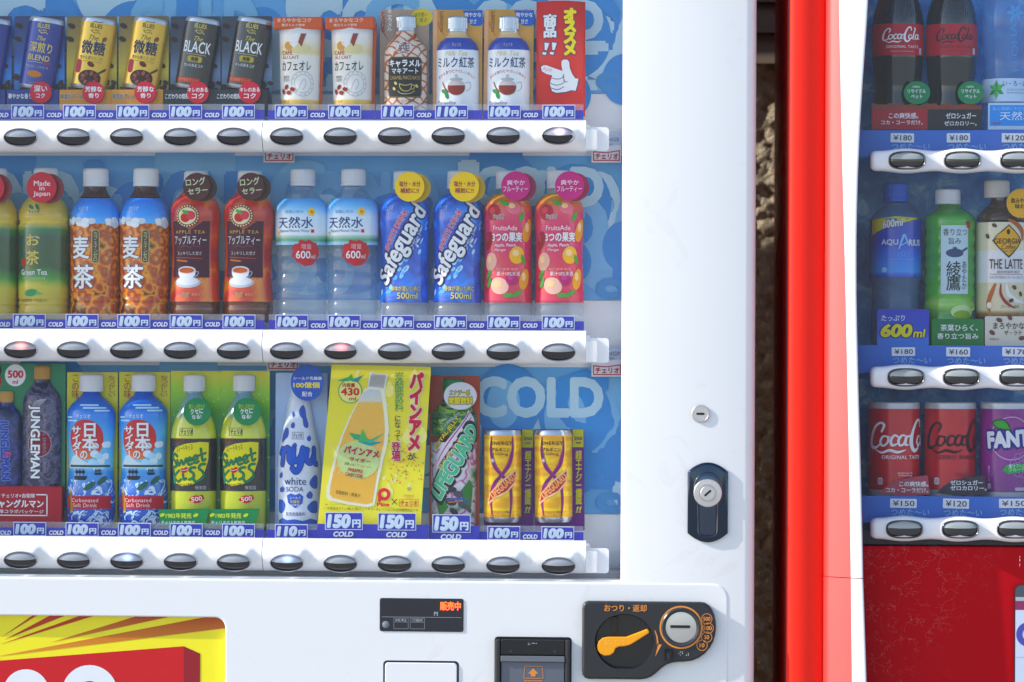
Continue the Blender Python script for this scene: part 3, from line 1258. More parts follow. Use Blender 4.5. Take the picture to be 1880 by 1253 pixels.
# ---------------------------------------------------------- display, lever, note slot, coin panel
HP = 1.2
mb = MB(774, 1160, 0.0)
mb.rrect(697, 1099, 851, 1160, 4, HP + 1.5, M('#0d1220', 0.12, 0, 0.6, 0.6), 6)
dsp = mb.build('display', wmach, bevel=1.2)
mb = MB(774, 1160, 0.0)
LED = M('#ff5522', 0.5, emit=1.7)
mb.text('販売中', 808, 1104.5, 846, 1120.5, HP + 2.0, LED, 0.03)
GR = M('#8c939c', 0.4)
mb.build('lettering', dsp)
mb = MB(774, 1160, 0.0)
mb.text('円', 797, 1123.5, 804, 1130.5, HP + 2.0, M('#b4bcc6', 0.4), 0.02)
mb.build('lettering', dsp)
mb = MB(774, 1160, 0.0)
mb.rect(701, 1133, 847, 1133.8, HP + 2.0, GR)
mb.build('rule_line', dsp)
for xa, xb, s_ in ((723, 750, 'お札中止'), (753, 780, 'つり銭切れ')):
    mb = MB(774, 1160, 0.0)
    mb.frame(xa, 1135.5, xb, 1155, 0.6, HP + 2.0, GR)
    mb.rect(xa, 1142.4, xb, 1143, HP + 2.0, GR)
    mb.text(s_, xa + 3, 1136.8, xb - 3, 1141.6, HP + 2.0, M('#c3c9d0', 0.4), 0.01)
    mb.build('indicator', dsp)
mb = MB(774, 1160, 0.0)
disc(mb, 708.5, 1147.5, [(6.5, HP + 1), (6.5, HP + 2), (5, HP + 2.8), (0.01, HP + 3.2)], M('#77808a', 0.3))
mb.build('sensor', dsp)

mb = MB(772, 1253, 0.0)
mb.rrect(703, 1213, 843, 1400, 8, HP + 0.6, M('#1b1c2a', 0.4), 4)
mb.rrect(707, 1217, 839, 1396, 6, HP + 2.5, WHITE, 6)
mb.build('push_panel', wmach, bevel=1.6)

mb = MB(978, 1253, 0.0)
bez = M('#2b2c2f', 0.35, 0, 0.5)
mb.rrect(907, 1169, 1050, 1420, 7, HP + 1, M('#101015', 0.4), 6)
for xa, xb in ((910, 919), (1038, 1046)):
    mb.box(xa, 1174, xb, 1420, HP, HP + 13, bez)
mb.box(919.5, 1174, 1037.5, 1203, HP, HP + 11.5, M('#16171a', 0.3, 0, 0.5))
bill = mb.build('note_slot', wmach, bevel=2.5)
mb = MB(978, 1253, 0.0)
mb.box(920, 1203.5, 1037, 1214, HP, HP + 14, M('#6c7078', 0.2, 0.1, 0.5))
mb.box(920.5, 1214.5, 1036.5, 1420, HP, HP + 9, M('#5b6170', 0.2, 0, 0.5, 0.4))
mb.build('flap', bill, bevel=1.0)
mb = MB(978, 1253, 0.0)
OR = M('#d8893a', 0.4)
mb.poly([(963, 1222), (996, 1222), (998, 1245), (962, 1245)], HP + 9.4, M('#5b6170', 0.3))
mb.stroke([(964, 1222.4), (996, 1222.4)], 1.0, HP + 9.8, OR)
mb.stroke([(964, 1222), (962, 1245)], 1.0, HP + 9.8, OR)
mb.stroke([(996, 1222), (998, 1245)], 1.0, HP + 9.8, OR)
mb.stroke([(962, 1244.5), (998, 1244.5)], 1.0, HP + 9.8, OR)
mb.poly([(979.5, 1226), (970, 1236), (975, 1236), (975, 1241), (984, 1241), (984, 1236), (989, 1236)], HP + 9.8, OR)
mb.build('print', bill)
mb = MB(978, 1253, 0.0)
mb.frame(963, 1248, 995, 1264, 1.0, HP + 9.8, OR)
mb.text('¥1000', 966, 1250, 992, 1261, HP + 9.8, OR, 0.03)
mb.build('lettering', bill)
mb = MB(978, 1253, 0.0)
for dx, dy in ((0, 0), (3, 2), (0, 3), (7, 0), (9.5, 0), (11.5, 0.8), (14.5, 0.4)):
    mb.ell(970.5 + dx, 1180 + dy, 0.7, 0.7, HP + 12, M('#d5d5da', 0.4), n=8)
mb.build('braille', bill)
for x_ in (938, 1019):
    mb = MB(978, 1253, 0.0)
    mb.ell(x_, 1195, 2.6, 2.6, HP + 11.9, M('#3a3b3e', 0.3), n=14)
    mb.build('stud', bill)

# coin panel
CP = [(1080, 1104), (1285, 1104), (1293, 1105), (1301, 1110), (1307, 1118), (1311, 1128), (1313.5, 1140), (1314, 1152), (1312.5, 1164), (1309, 1176),
      (1303, 1187), (1294, 1198), (1283, 1206), (1270, 1211.5), (1257, 1213.5), (1245, 1214), (1234, 1215.5), (1224, 1219), (1214, 1226), (1205, 1234.5),
      (1196, 1241.5), (1186, 1245.5), (1175, 1247), (1082, 1247), (1074, 1245), (1069.5, 1239), (1068.5, 1230), (1068.5, 1117), (1070, 1110), (1074, 1105.5)]
mb = MB(1190, 1247, 0.0)
ccx, ccy = 1190, 1172
def shrink(pts, g):
    out = []
    nn = len(pts)
    for i in range(nn):
        a, c = pts[i - 1], pts[(i + 1) % nn]
        dx, dy = c[0] - a[0], c[1] - a[1]
        q = math.hypot(dx, dy)
        out.append((pts[i][0] - dy / q * g, pts[i][1] + dx / q * g))
    return out
CPH = HP + 13.5
rg = [(0, HP - 2), (0, CPH - 5), (0.8, CPH - 2.4), (2.4, CPH - 0.7), (4.4, CPH)]
vs, fs = [], []
nn = len(CP)
for g_, h in rg:
    vs += [mb.pt(x, y, h) for x, y in shrink(CP, g_)]
for j in range(len(rg) - 1):
    for i in range(nn):
        fs.append((j * nn + i, (j + 1) * nn + i, (j + 1) * nn + (i + 1) % nn, j * nn + (i + 1) % nn))
mb.raw(vs, fs, DARKP, True)
# face with a round bowl cut in it
top = shrink(CP, 4.4)
hole = [(1146.5 + 54.5 * math.cos(R_(a)), min(1227, 1178 + 51.5 * math.sin(R_(a)))) for a in range(0, 360, 9)]
# bridge face: left/right halves about the bowl
bm = bmesh.new()
ov = [bm.verts.new((x, y, 0)) for x, y in top]
hv = [bm.verts.new((x, y, 0)) for x, y in hole]
eds = [bm.edges.new((ov[i], ov[(i + 1) % len(ov)])) for i in range(len(ov))] + [bm.edges.new((hv[i], hv[(i + 1) % len(hv)])) for i in range(len(hv))]
bmesh.ops.triangle_fill(bm, use_beauty=True, use_dissolve=False, edges=eds)
bm.verts.index_update()
mb.raw([mb.pt(v.co.x, v.co.y, CPH) for v in bm.verts], [tuple(v.index for v in f.verts) for f in bm.faces], DARKP)
bm.free()
# bowl
hn = len(hole)
vs, fs = [], []
for s_, h in ((1.0, CPH), (0.985, CPH - 1.5), (0.97, CPH - 5), (0.95, HP + 0.6)):
    vs += [mb.pt(1146.5 + (x - 1146.5) * s_, 1178 + (y - 1178) * s_, h) for x, y in hole]
for j in range(3):
    for i in range(hn):
        fs.append((j * hn + i, (j + 1) * hn + i, (j + 1) * hn + (i + 1) % hn, j * hn + (i + 1) % hn))
fs.append(tuple(3 * hn + i for i in range(hn)))
mb.raw(vs, fs, M('#1d1e21', 0.22, 0, 0.5, 0.3), True)
coin = mb.build('coin_panel', wmach, sharp=42)
# return lever
lev = [(1096, 1186), (1099, 1177), (1106, 1171), (1116, 1169), (1150, 1169), (1188, 1154), (1191, 1156), (1192, 1161), (1158, 1183), (1148, 1186),
       (1136, 1187), (1130, 1190), (1127, 1198), (1120, 1203), (1110, 1204), (1102, 1200), (1097, 1194)]
mb = MB(1190, 1247, 0.0)
YEL = M('#f5a20a', 0.35, 0, 0.4, 0.15)
cr_ = shrink(lev, 0)
mb.poly(lev, CPH - 1, YEL, 9)
mb.build('return_lever', coin, bevel=2.2)
mb = MB(1190, 1247, 0.0)
mb.box(1124, 1132, 1133, 1163, HP + 1, HP + 7, M('#2a1c12', 0.3, 0, 0.5))
mb.build('lever_stop', coin, bevel=1.0)
mb = MB(1190, 1247, 0.0)
disc(mb, 1250, 1150, [(36, CPH - 1), (36, CPH + 1.2), (34, CPH + 3.2), (31.5, CPH + 3.0), (28.2, CPH + 0.4)], M('#3a3c40', 0.25, 0.2, 0.5))
disc(mb, 1250, 1150, [(28.6, CPH + 0.2), (28, CPH + 0.9), (20, CPH + 1.7), (10, CPH + 2.2), (0.01, CPH + 2.3)], M('#d2d0cc', 0.28, 0.9))
mb.rrect(1230, 1146, 1267, 1151, 2, CPH + 2.8, BLACK)
mb.rrect(1230, 1151.5, 1267, 1153, 0.7, CPH + 3.0, M('#c2c2c6', 0.2, 0.9))
mb.build('coin_slot', coin, sharp=40)
mb = MB(1190, 1247, 0.0)
OR2 = M('#e08c3c', 0.4)
mb.ring(1250, 1150, 39.5, 36.4, CPH + 0.5, OR2)
mb.build('ring_print', coin)
mb = MB(1190, 1247, 0.0)
mb.text('おつり・返却', 1109, 1109, 1187, 1122.5, CPH + 0.5, OR2, 0.022)
mb.build('lettering', coin)
for (x_, y_, s_) in ((1297, 1134, '500'), (1299.5, 1151, '100'), (1297, 1167.5, '50'), (1288.5, 1182.5, '10')):
    mb = MB(1190, 1247, 0.0)
    mb.ring(x_, y_, 10, 8.9, CPH + 0.6, OR2, n=28)
    w_ = 6.8 if len(s_) == 3 else 4.6
    mb.text(s_, x_ - w_, y_ - 3.8, x_ + w_, y_ + 3.8, CPH + 0.6, OR2, 0.03)
    mb.build('coin_mark', coin)
mb = MB(1190, 1247, 0.0)
mb.stroke([(1202, 1156), (1206, 1168), (1207.5, 1182)], [1.2, 2.4, 3.0], CPH + 0.5, OR2)
mb.poly([(1204.5, 1181), (1215, 1182), (1203, 1204), (1207.5, 1184)], CPH + 0.5, OR2)
mb.build('arrow', coin)
mb = MB(1190, 1247, 0.0)
WD = M('#d9d9de', 0.4)
for dx, dy in ((0, 0), (3, -2.8), (6.5, -2.8), (3, 2.8), (6.5, 0), (14, 2.8), (17.5, 2.8), (17.5, 0)):
    mb.ell(1246 + dx, 1198 + dy, 0.8, 0.8, CPH + 0.7, WD, n=8)
mb.build('braille', coin)
mb = MB(1190, 1247, 0.0)
for i, (dx, dy) in enumerate(((0, 0), (0, 3), (3, 3), (3, 6), (0, 6), (6, 0), (6, 6), (9, 6), (18, 0), (21, 0), (25, 1), (30, 1), (33, 0), (25, 6), (33, 6))):
    mb.ell(1112 + dx, 1176 + dy, 0.75, 0.75, CPH - 0.5, M('#ffd87a', 0.4), n=8)
mb.build('braille', coin)
mb = MB(1190, 1247, 0.0)
mb.box(1219, 1192, 1222.5, 1210, CPH - 1, CPH + 4, M('#17181b', 0.3))
mb.box(1230.5, 1192, 1234, 1210, CPH - 1, CPH + 4, M('#17181b', 0.3))
mb.box(1219, 1189.5, 1234, 1192.2, CPH - 1, CPH + 4.2, M('#17181b', 0.3))
mb.box(1222.6, 1196, 1230.4, 1210, CPH - 1, CPH + 2, M('#3c3f45', 0.25))
mb.build('catch', coin, bevel=0.8)

# ============================================================ RED MACHINE
RX, RB = 1700, 1253
rmach = thing('vending_machine', 'red drinks vending machine with a white curved door edge', 'vending machine', RX, RB, 0.0)
rmach.location.z = 0.0
def redpaint(name, hx, rough, coat, web=False):
    m, n, b = mat_new(name)
    vec, xyz = objz(n)
    c = mixc(n, noise(n, vec, 6, 5), hx, hx)
    fl = noise(n, vec, 700, 2)
    spk = math_n(n, 'GREATER_THAN', fl, 0.79)
    c = mixc(n, math_n(n, 'MULTIPLY', spk, 0.35), c, '#f3b8b0')
    if web:
        # strands of old cobweb and dust stuck to the paint
        tot = None
        for sc, wd, thr in ((24, 0.005, 0.5), (47, 0.009, 0.52), (80, 0.014, 0.56)):
            nz = n.nodes.new('ShaderNodeTexNoise')
            nz.inputs['Scale'].default_value = sc * 0.9
            nz.inputs['Detail'].default_value = 4
            n.links.new(vec, nz.inputs['Vector'])
            va = n.nodes.new('ShaderNodeVectorMath')
            va.operation = 'MULTIPLY_ADD'
            n.links.new(nz.outputs['Color'], va.inputs[0])
            va.inputs[1].default_value = (1.7 / sc,) * 3
            n.links.new(vec, va.inputs[2])
            v = n.nodes.new('ShaderNodeTexVoronoi')
            v.feature = 'DISTANCE_TO_EDGE'
            v.inputs['Scale'].default_value = sc
            n.links.new(va.outputs[0], v.inputs['Vector'])
            l = math_n(n, 'LESS_THAN', v.outputs['Distance'], wd)
            l = math_n(n, 'MULTIPLY', l, math_n(n, 'GREATER_THAN', noise(n, vec, sc * 0.7, 3), thr))
            tot = l if tot is None else math_n(n, 'MAXIMUM', tot, l)
        big = noise(n, vec, 5.0, 4)
        # thins out away from the upper left
        fade = math_n(n, 'SUBTRACT', math_n(n, 'MULTIPLY_ADD', xyz[0], -2.6, 0.50), math_n(n, 'MULTIPLY', xyz[2], -1.4))
        k = math_n(n, 'MULTIPLY', tot, math_n(n, 'MULTIPLY_ADD', big, 1.0, math_n(n, 'SUBTRACT', fade, 0.50)))
        q = n.nodes.new('ShaderNodeClamp')
        q.inputs['Max'].default_value = 0.16
        n.links.new(k, q.inputs[0])
        c = mixc(n, q.outputs[0], c, '#c9a8a4')
    n.links.new(c, b.inputs['Base Color'])
    b.inputs['Roughness'].default_value = rough
    b.inputs['Coat Weight'].default_value = coat
    b.inputs['Coat Roughness'].default_value = 0.5
    b.inputs['Specular IOR Level'].default_value = 0.7 if coat >= 1 else 0.2
    if web:
        b.inputs['Specular IOR Level'].default_value = 0.12
    return m
RED = redpaint('red_paint', '#f02410', 0.42, 0.15)
REDF = redpaint('red_door_paint', '#ea2c28', 0.5, 1.0)
REDL = redpaint('red_lower_paint', '#b40a18', 0.35, 0.0, True)
RW = M('#eceef2', 0.35, 0, 0.4, 0.2)
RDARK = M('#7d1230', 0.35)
rb = lambda d: MB(RX, RB, d)

# cabinet with its rounded left corner, in plan (heights in px towards the viewer)
m = rb(0.0)
xs0 = m.L(1446, 620)[0]
xf = m.L(1514, 620)[0]
pts = [(xs0, -930), (xs0, -22)]
pts += [(xs0 + 26 - 26 * math.cos(R_(a)), -22 + 13 * math.sin(R_(a))) for a in (15, 30, 45, 60, 75, 88)]
pts += [(xf - 34, -9.5), (xf - 22, -12), (xf - 8, -17), (xf, -20), (xf, -270), (xf + 800, -270), (xf + 800, -930)]
plan(m, pts, TOPY, BOTY, RED)
# a black strip drawn for the dark gap down the side
o = m.build('cabinet', rmach, sharp=50)
m = rb(0.0)
plan(m, [(xs0 - 1.6, -46), (xs0 - 1.6, -20), (xs0 + 0.5, -20), (xs0 + 0.5, -56)], TOPY, BOTY, BLACK)
m.build('side_strip', rmach)

# door edge: red and white faces turned towards the left, in an upper and a lower piece
WL = interp([(-300, 1536), (0, 1540), (300, 1546), (500, 1551), (850, 1558), (1060, 1561), (1250, 1563), (2200, 1566)])
WR = interp([(-300, 1604), (0, 1592.5), (110, 1585), (220, 1578), (330, 1573.5), (450, 1571), (560, 1571.5), (700, 1574.5), (850, 1578.5), (1000, 1582), (1060, 1583), (1250, 1589), (2200, 1610)])
def door_edge(ya, yb_, lower):
    m = rb(0.0)
    nrow = 26
    ys = [ya + (yb_ - ya) * i / nrow for i in range(nrow + 1)]
    def cols(y, yph):
        wl = m.L(WL(yph), yph)[0]
        wr = m.L(WR(yph), yph)[0]
        c = m.L(1514, 620)[0] + 0.5
        g = lambda x: 2.5 + (x - c - 11) * 0.58
        e = lambda x: g(wl) + (x - wl) * 0.30
        return [(c, -40), (c, -17), (c + 3.5, -8), (c + 7.5, -1), (c + 11, 2.5), (wl, g(wl)), (wl + 0.4, g(wl) + 0.7),
                (wr - 4, e(wr) + 0.5), (wr - 1.5, e(wr)), (wr, e(wr) - 2.5), (wr + 1.5, e(wr) - 9), (wr + 2.5, -60)]
    grid = [[m.pt(x, y, h) for x, h in cols(y, y)] for y in ys]
    nc = len(grid[0])
    allv = [p for rw in grid for p in rw]
    def fcs(c0, c1):
        return [(i * nc + c, (i + 1) * nc + c, (i + 1) * nc + c + 1, i * nc + c + 1) for i in range(nrow) for c in range(c0, c1)]
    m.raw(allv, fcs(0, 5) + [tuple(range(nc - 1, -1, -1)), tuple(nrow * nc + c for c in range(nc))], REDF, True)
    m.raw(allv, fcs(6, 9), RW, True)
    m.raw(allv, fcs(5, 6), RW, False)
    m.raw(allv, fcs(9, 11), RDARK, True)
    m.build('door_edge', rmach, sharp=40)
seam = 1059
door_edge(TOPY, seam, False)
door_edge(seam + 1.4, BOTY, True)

# recess of the window: back print, glass, trays
RBD = 0.17
icem, n, b = mat_new('ice_backdrop')
vec, xyz = objz(n)
f1 = noise(n, vec, 22, 6, 0.6, 1.2)
v = n.nodes.new('ShaderNodeTexVoronoi')
v.inputs['Scale'].default_value = 26
n.links.new(vec, v.inputs['Vector'])
f = math_n(n, 'ADD', math_n(n, 'MULTIPLY', f1, 0.8), math_n(n, 'MULTIPLY', v.outputs['Distance'], 0.25))
n.links.new(ramp(n, f, [(0.3, '#0a4a9e'), (0.48, '#1a74cc'), (0.6, '#3c9ae0'), (0.7, '#a4d4f0'), (0.8, '#4aa4e2')]), b.inputs['Base Color'])
b.inputs['Roughness'].default_value = 0.4
rrows = [dict(bot=240, tag=[(1635, 245, 1678, 262, '¥180'), (1738, 245, 1781, 262, '¥180'), (1839, 245, 1885, 262, '¥120')], rail=(275, 321), by=296, bx=[1664, 1765, 1868]),
         dict(bot=635, tag=[(1637, 638, 1680, 654, '¥180'), (1737, 638, 1781, 655, '¥160'), (1840, 638, 1890, 655, '¥170')], rail=(671, 718), by=693, bx=[1662, 1763, 1866]),
         dict(bot=912, tag=[(1634, 916, 1683, 933, '¥150'), (1731, 916, 1779, 934, '¥120'), (1834, 916, 1888, 933, '¥150')], rail=(947, 994), by=971, bx=[1659, 1761, 1862])]
m = rb(RBD)
m.rect(1480, -140, 2300, 1000, 0, icem, 4)
m.build('backdrop', rmach)
GD = 0.017
m = rb(GD)
m.rect(m.L(1574, 600)[0] - 40, -140, 2300, m.L(1700, 1000)[1], 0, GLASSR)
m.build('window_pane', rmach)
BLR = M('#2565c8', 0.4, grain=0.06, scale=20)
RBAR = M('#eceaf0', 0.3, 0, 0.4, 0.2, grain=0.02, scale=60)
RLENS = M('#26262a', 0.14, 0, 0.6, 0.6)
RLID = M('#9aa0a2', 0.3, 0, 0.5, 0.3)
RRIM = M('#5f6066', 0.25, 0.4, 0.5)
_rb = [None]
def red_button(rail, px, py, d):
    mb = MB(px, py, d)
    if _rb[0] is not None:
        o = bpy.data.objects.new('button', _rb[0].data)
        COL.objects.link(o)
        o.parent = rail
        o.location = P(px, py, d) - (rail.location + rail.parent.location)
        return
    a, c, e_ = 34.0, 17.0, 0.72
    def sup(s_, i, n_):
        q = 2 * math.pi * i / n_
        cq, sq = math.cos(q), math.sin(q)
        return (px + (a - s_) * math.copysign(abs(cq) ** e_, cq), py + (c - s_) * math.copysign(abs(sq) ** e_, sq))
    n_ = 44
    H0 = 19
    prof = [(0, -3), (0, 2.2), (1.2, 3.2), (2.6, 2.2), (3.2, -3)]
    vs, fs = [], []
    for s_, h in prof:
        for i in range(n_):
            x, y = sup(s_, i, n_)
            vs.append(mb.pt(x, y, H0 + h))
    for j in range(len(prof) - 1):
        for i in range(n_):
            fs.append((j * n_ + i, j * n_ + (i + 1) % n_, (j + 1) * n_ + (i + 1) % n_, (j + 1) * n_ + i))
    mb.raw(vs, fs, RRIM, True)
    a2, c2 = a - 2.8, c - 2.8
    for up in (True, False):
        vs, fs = [], []
        NU, NV = 28, 7
        for i in range(NU + 1):
            t0 = -math.cos(math.pi * i / NU)
            u = math.copysign(abs(t0) ** 0.9, t0)
            e = max(0, 1 - abs(u) ** 2.8) ** (1 / 2.8)
            lo = min(max(-0.22 + 0.1 * (1 - u * u), -e), e)
            for j in range(NV + 1):
                t = j / NV
                vv = lo + ((-e if up else e) - lo) * t
                hh = 7 * max(0, 1 - abs(u) ** 2.8 * 0.98 - abs(vv) ** 2.8 * 0.98) ** 0.5 - (0.3 if up else 2.0 * (1 - abs(u)))
                vs.append(mb.pt(px + a2 * u, py + c2 * vv, H0 + hh - 1))
        for i in range(NU):
            for j in range(NV):
                fs.append((i * (NV + 1) + j, i * (NV + 1) + j + 1, (i + 1) * (NV + 1) + j + 1, (i + 1) * (NV + 1) + j))
        mb.raw(vs, fs, RLID if up else RLENS, True)
    _rb[0] = mb.build('button', rail, sharp=60)

for ri, r in enumerate(rrows):
    d = GD - 0.004
    cy_ = r['by']
    mb = MB(RX, cy_, d)
    X0 = mb.L(1597, cy_)[0]
    X1 = 2250
    cen = [mb.L(c, cy_)[0] for c in r['bx']]
    pit = (cen[2] - cen[0]) / 2
    half = (r['rail'][1] - r['rail'][0]) / 2
    xs = [X0 + 14 * (1 - math.cos(math.pi / 2 * i / 6)) for i in range(6)] + [X0 + 14 + 4 * i for i in range(int((X1 - X0 - 14) / 4))]
    NV = 16
    vs, fs = [], []
    for x in xs:
        q = math.sqrt(max(0.0, 1 - max(0, (X0 + 14 - x) / 14) ** 2.2))
        wv = 0.5 + 0.5 * math.cos(2 * math.pi * (x - cen[0]) / pit)
        hf = (half - 4.0 + 4.2 * wv) * (0.45 + 0.55 * q)
        for j in range(NV + 1):
            a = math.pi * j / NV
            ca, sa = math.cos(a), math.sin(a)
            vs.append(mb.pt(x, cy_ - hf * math.copysign(abs(ca) ** 0.75, ca), (26 - 7 * (1 - wv)) * (0.25 + 0.75 * q) * sa ** 0.55 - 4))
    for i in range(len(xs) - 1):
        for j in range(NV):
            fs.append((i * (NV + 1) + j, i * (NV + 1) + j + 1, (i + 1) * (NV + 1) + j + 1, (i + 1) * (NV + 1) + j))
    fs.append(tuple(range(NV, -1, -1)))
    mb.raw(vs, fs, RBAR, True)
    rail = mb.build('button_rail', rmach, sharp=60)
    for bx in r['bx']:
        red_button(rail, bx, cy_, d)
    # end joint of the rail
    # blue strip with the printed word and the stuck-on prices
    mb = MB(RX, r['bot'], GD + 0.02)
    mb.rect(1560, r['bot'] - 0.5, 2250, r['rail'][0] + 14, 0, BLR, 2)
    st = mb.build('price_strip', rmach)
    for (a, b_, c, e, t) in r['tag']:
        mb = MB(a, r['bot'], GD + 0.02)
        mb.text('つめた〜い', a + 2, e + 1.5, a + 72, e + 14, 0.5, M('#86b6ea', 0.4), 0.012, 0.12)
        mb.build('lettering', st)
    for i, (a, b_, c, e, t) in enumerate(r['tag']):
        q = MB((a + c) / 2, e, GD + 0.02)
        q.rot = ((a + c) / 2, (b_ + e) / 2, R_([1.0, -0.6, 0.4][(i + ri) % 3]))
        q.rrect(a, b_, c, e, 1.5, 1.0, M('#dfe2ec', 0.45), 0.6)
        q.text(t, a + 5, b_ + 3.2, c - 4, e - 3.6, 1.4, M('#2c3040', 0.5), 0.012)
        q.build('price_tag', st)
    # shelf behind
    mb = MB(RX, r['bot'], GD + 0.02)
    mb.box(1480, r['bot'] + 6, 2250, r['bot'] + 18, -125, -2.2, M('#6a7d9c', 0.5))
    mb.build('shelf', rmach)

# sill under the lowest rail and the lower door
m = rb(GD)
yl0 = m.L(1700, 1002)[1]
m.box(m.L(1560, 1000)[0], m.L(1700, 975)[1], 2300, yl0, -40, -12, M('#1d1d22', 0.6, grain=0.4, scale=40))
m.build('window_sill', rmach)
LPB = MB(1600, 1002, GD)
LPB.rect(1520, LPB.L(1700, 1003)[1], 2250, BOTY, 0, REDL, 10)
LPB.build('lower_door', rmach, bevel=3)
# small poster frame at the right
mb = MB(1866, 1253, GD - 0.004)
mb.rrect(1861, 1071, 2100, 1500, 12, 1.5, M('#4a1420', 0.4), 1)
mb.rrect(1863, 1073, 2100, 1500, 11, 2.2, M('#49505c', 0.3))
pf = mb.build('poster_frame', rmach)
mb = MB(1866, 1253, GD - 0.004)
mb.rect(1863.5, 1095, 2100, 1102, 2.6, M('#a7b0bc', 0.4))
mb.rect(1863.5, 1102, 2100, 1119, 2.6, M('#8a2c58', 0.4))
mb.rect(1863.5, 1119, 2100, 1500, 2.6, M('#c6d0e6', 0.4))
mb.ring(1888, 1164, 23, 12, 3.0, M('#4a4aa8', 0.4))
mb.rect(1863.5, 1206, 2100, 1206.8, 3.0, M('#9aa6c4', 0.4))
mb.build('print', pf)
WSP = M('#e9c9cb', 0.5)
mb = MB(1866, 1253, GD)
for y_, h_ in ((1019, 3), (1024, 5), (1033, 2), (1036, 2)):
    mb.rect(1870.5, y_, 1872, y_ + h_, 0.8, WSP)
mb.build('print', rmach)

# ============================================================ SAMPLE DRINKS, white machine
VIVID[0] = 1.22
DB, DC = IN_ + 0.074, IN_ + 0.076
Wt, Bk = ink('#eef0f4'), ink('#1a1a20')
NAVY = ink('#1d2a6e')
GOLD = ink('#c9b25a')
REDI = ink('#c81e3c')
CRIM = M('#b4123a', 0.3, 0, 0.25, 0.0)
GRN = M('#0f7a4a', 0.3, 0, 0.25, 0.0)
LOGOK = ink('#2a2440')

def part(T, name, mb, parent=None, **kw):
    return mb.build(name, parent or T, **kw)

def cap_part(T, cx, base, d, top, bot, r, mat, cxx=None, flat=1.0, h0=0, rot=None):
    m = MB(cx, base, d)
    m.rot = rot
    hgt = bot - top
    m.lathe([(top, r * 0.86), (top + 1.2, r * 0.95), (top + 3, r * 0.985)], mat, 48, cxx, flat, h0, True, False)
    m.lathe([(top + 3, r * 0.985), (bot - hgt * 0.24, r)], mat, 64, cxx, flat, h0, False, False, ribs=1, ribd=0.35)
    m.lathe([(bot - hgt * 0.24, r), (bot - hgt * 0.22, r * 0.985), (bot - hgt * 0.16, r * 1.02), (bot - 1, r * 1.03), (bot, r * 0.98)], mat, 48, cxx, flat, h0, False, True)
    return m.build('cap', T)

def badge_part(T, cx, base, d, bx, by, r, mat, h, lines, tmat, back=None, ry=None, rough=None):
    """round tag standing in front of the sample, with its lettering as a sub-part"""
    m = MB(cx, base, d)
    m.ell(bx, by, r, ry, h, mat, 3, n=44)
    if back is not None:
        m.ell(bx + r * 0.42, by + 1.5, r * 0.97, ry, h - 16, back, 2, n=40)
    o = m.build('badge', T, bevel=0.8)
    m = MB(cx, base, d)
    for ln in lines:
        s, x0, y0, x1, y1 = ln[:5]
        kw = ln[5] if len(ln) > 5 else {}
        m.text(s, x0, y0, x1, y1, h + 0.5, kw.pop('mat', tmat) if kw else tmat, **({'bold': 0.02} | kw))
    m.build('lettering', o)
    return o

# ---------------------------------------------------------- tilted coffee cans on cards (row 1)
def can_card(name, label, x, cardm, canm, basem, names, badge, base_txt, base_ink, beans):
    """x = left edge of the card; the pattern of the first photo column is shifted with it"""
    cx, base, d = x + 46, 216, DC
    T = thing(name, label, 'can display', cx, base, d, 'tilted coffee cans on cards')
    m = MB(cx, base, d)
    m.rrect(x, 32, x + 92, 214, 3, 0, cardm, 3)
    bk = m.build('backing_card', T)
    m = MB(cx, base, d)
    bm_ = ink('#35241c')
    rnd = random.Random(int(x) + 3)
    for i in range(34):
        bx, by = x + rnd.uniform(3, 89), 168 - abs(rnd.gauss(0, 1)) * 14
        if 60 < by < 200:
            m.ell(bx, by, 5.6, 3.6, 0.4 + i * 0.04, bm_ if i % 3 else beans, n=14, tilt=rnd.uniform(0, 180))
    for bx, by in ((9, 50), (80, 122), (7, 74)):
        m.ell(x + bx, by, 7, 4.5, 2.0, bm_, n=16, tilt=25)
    m.build('print', bk)
    # can, lying back on the card at a slant
    ccx = x + 51
    piv = (ccx, 105, R_(9))
    tab = [(36, 28), (37.5, 30.5), (40, 31.5), (45, 33), (160, 33), (164, 31.5), (167, 29)]
    m = MB(cx, base, d)
    m.rot = piv
    m.lathe(tab[3:5], canm, 44, ccx, 0.55, 6, False, False)
    cn = m.build('can', T)
    m = MB(cx, base, d)
    m.rot = piv
    m.lathe(tab[:4], M('#c9ccd2', 0.22, 0.7), 44, ccx, 0.55, 6)
    m.lathe(tab[4:], M('#c9ccd2', 0.22, 0.7), 44, ccx, 0.55, 6)
    m.build('rim', cn)
    m = MB(cx, base, d)
    m.rot = piv
    m.wrap(interp(tab), 33, ccx, 0.55, 6)
    names(m, ccx, x)
    m.build('lettering', cn)
    # stepped base with its words
    m = MB(cx, base, d)
    m.box(x - 7, 168, x + 88, 214, 1, 30, basem)
    bs = m.build('base', T, bevel=1.2)
    m = MB(cx, base, d)
    m.text(base_txt, x - 4, 175, x + 39, 185, 30.6, base_ink, 0.02, edge=Wt if base_ink is not Wt else None, edgew=0.05)
    m.build('lettering', bs)
    badge_part(T, cx, base, d, x + 57, 174, 20, CRIM, 38, badge(x), Wt)
    return T

def logo_blues(m, ccx, c):
    m.stroke([(ccx - 8, 48), (ccx - 3, 44.5), (ccx + 6, 45), (ccx + 11, 43)], 1.2, 0.5, c)
    m.text('BLUES', ccx - 11, 48, ccx + 11, 56, 0.5, c, 0.02)
    m.text('Coffee', ccx - 7, 57.5, ccx + 7, 61.5, 0.5, c, 0.01, 0.2)
    m.stroke([(ccx - 9, 60), (ccx - 2, 65), (ccx + 5, 63.5), (ccx + 9, 66)], 1.2, 0.5, c)

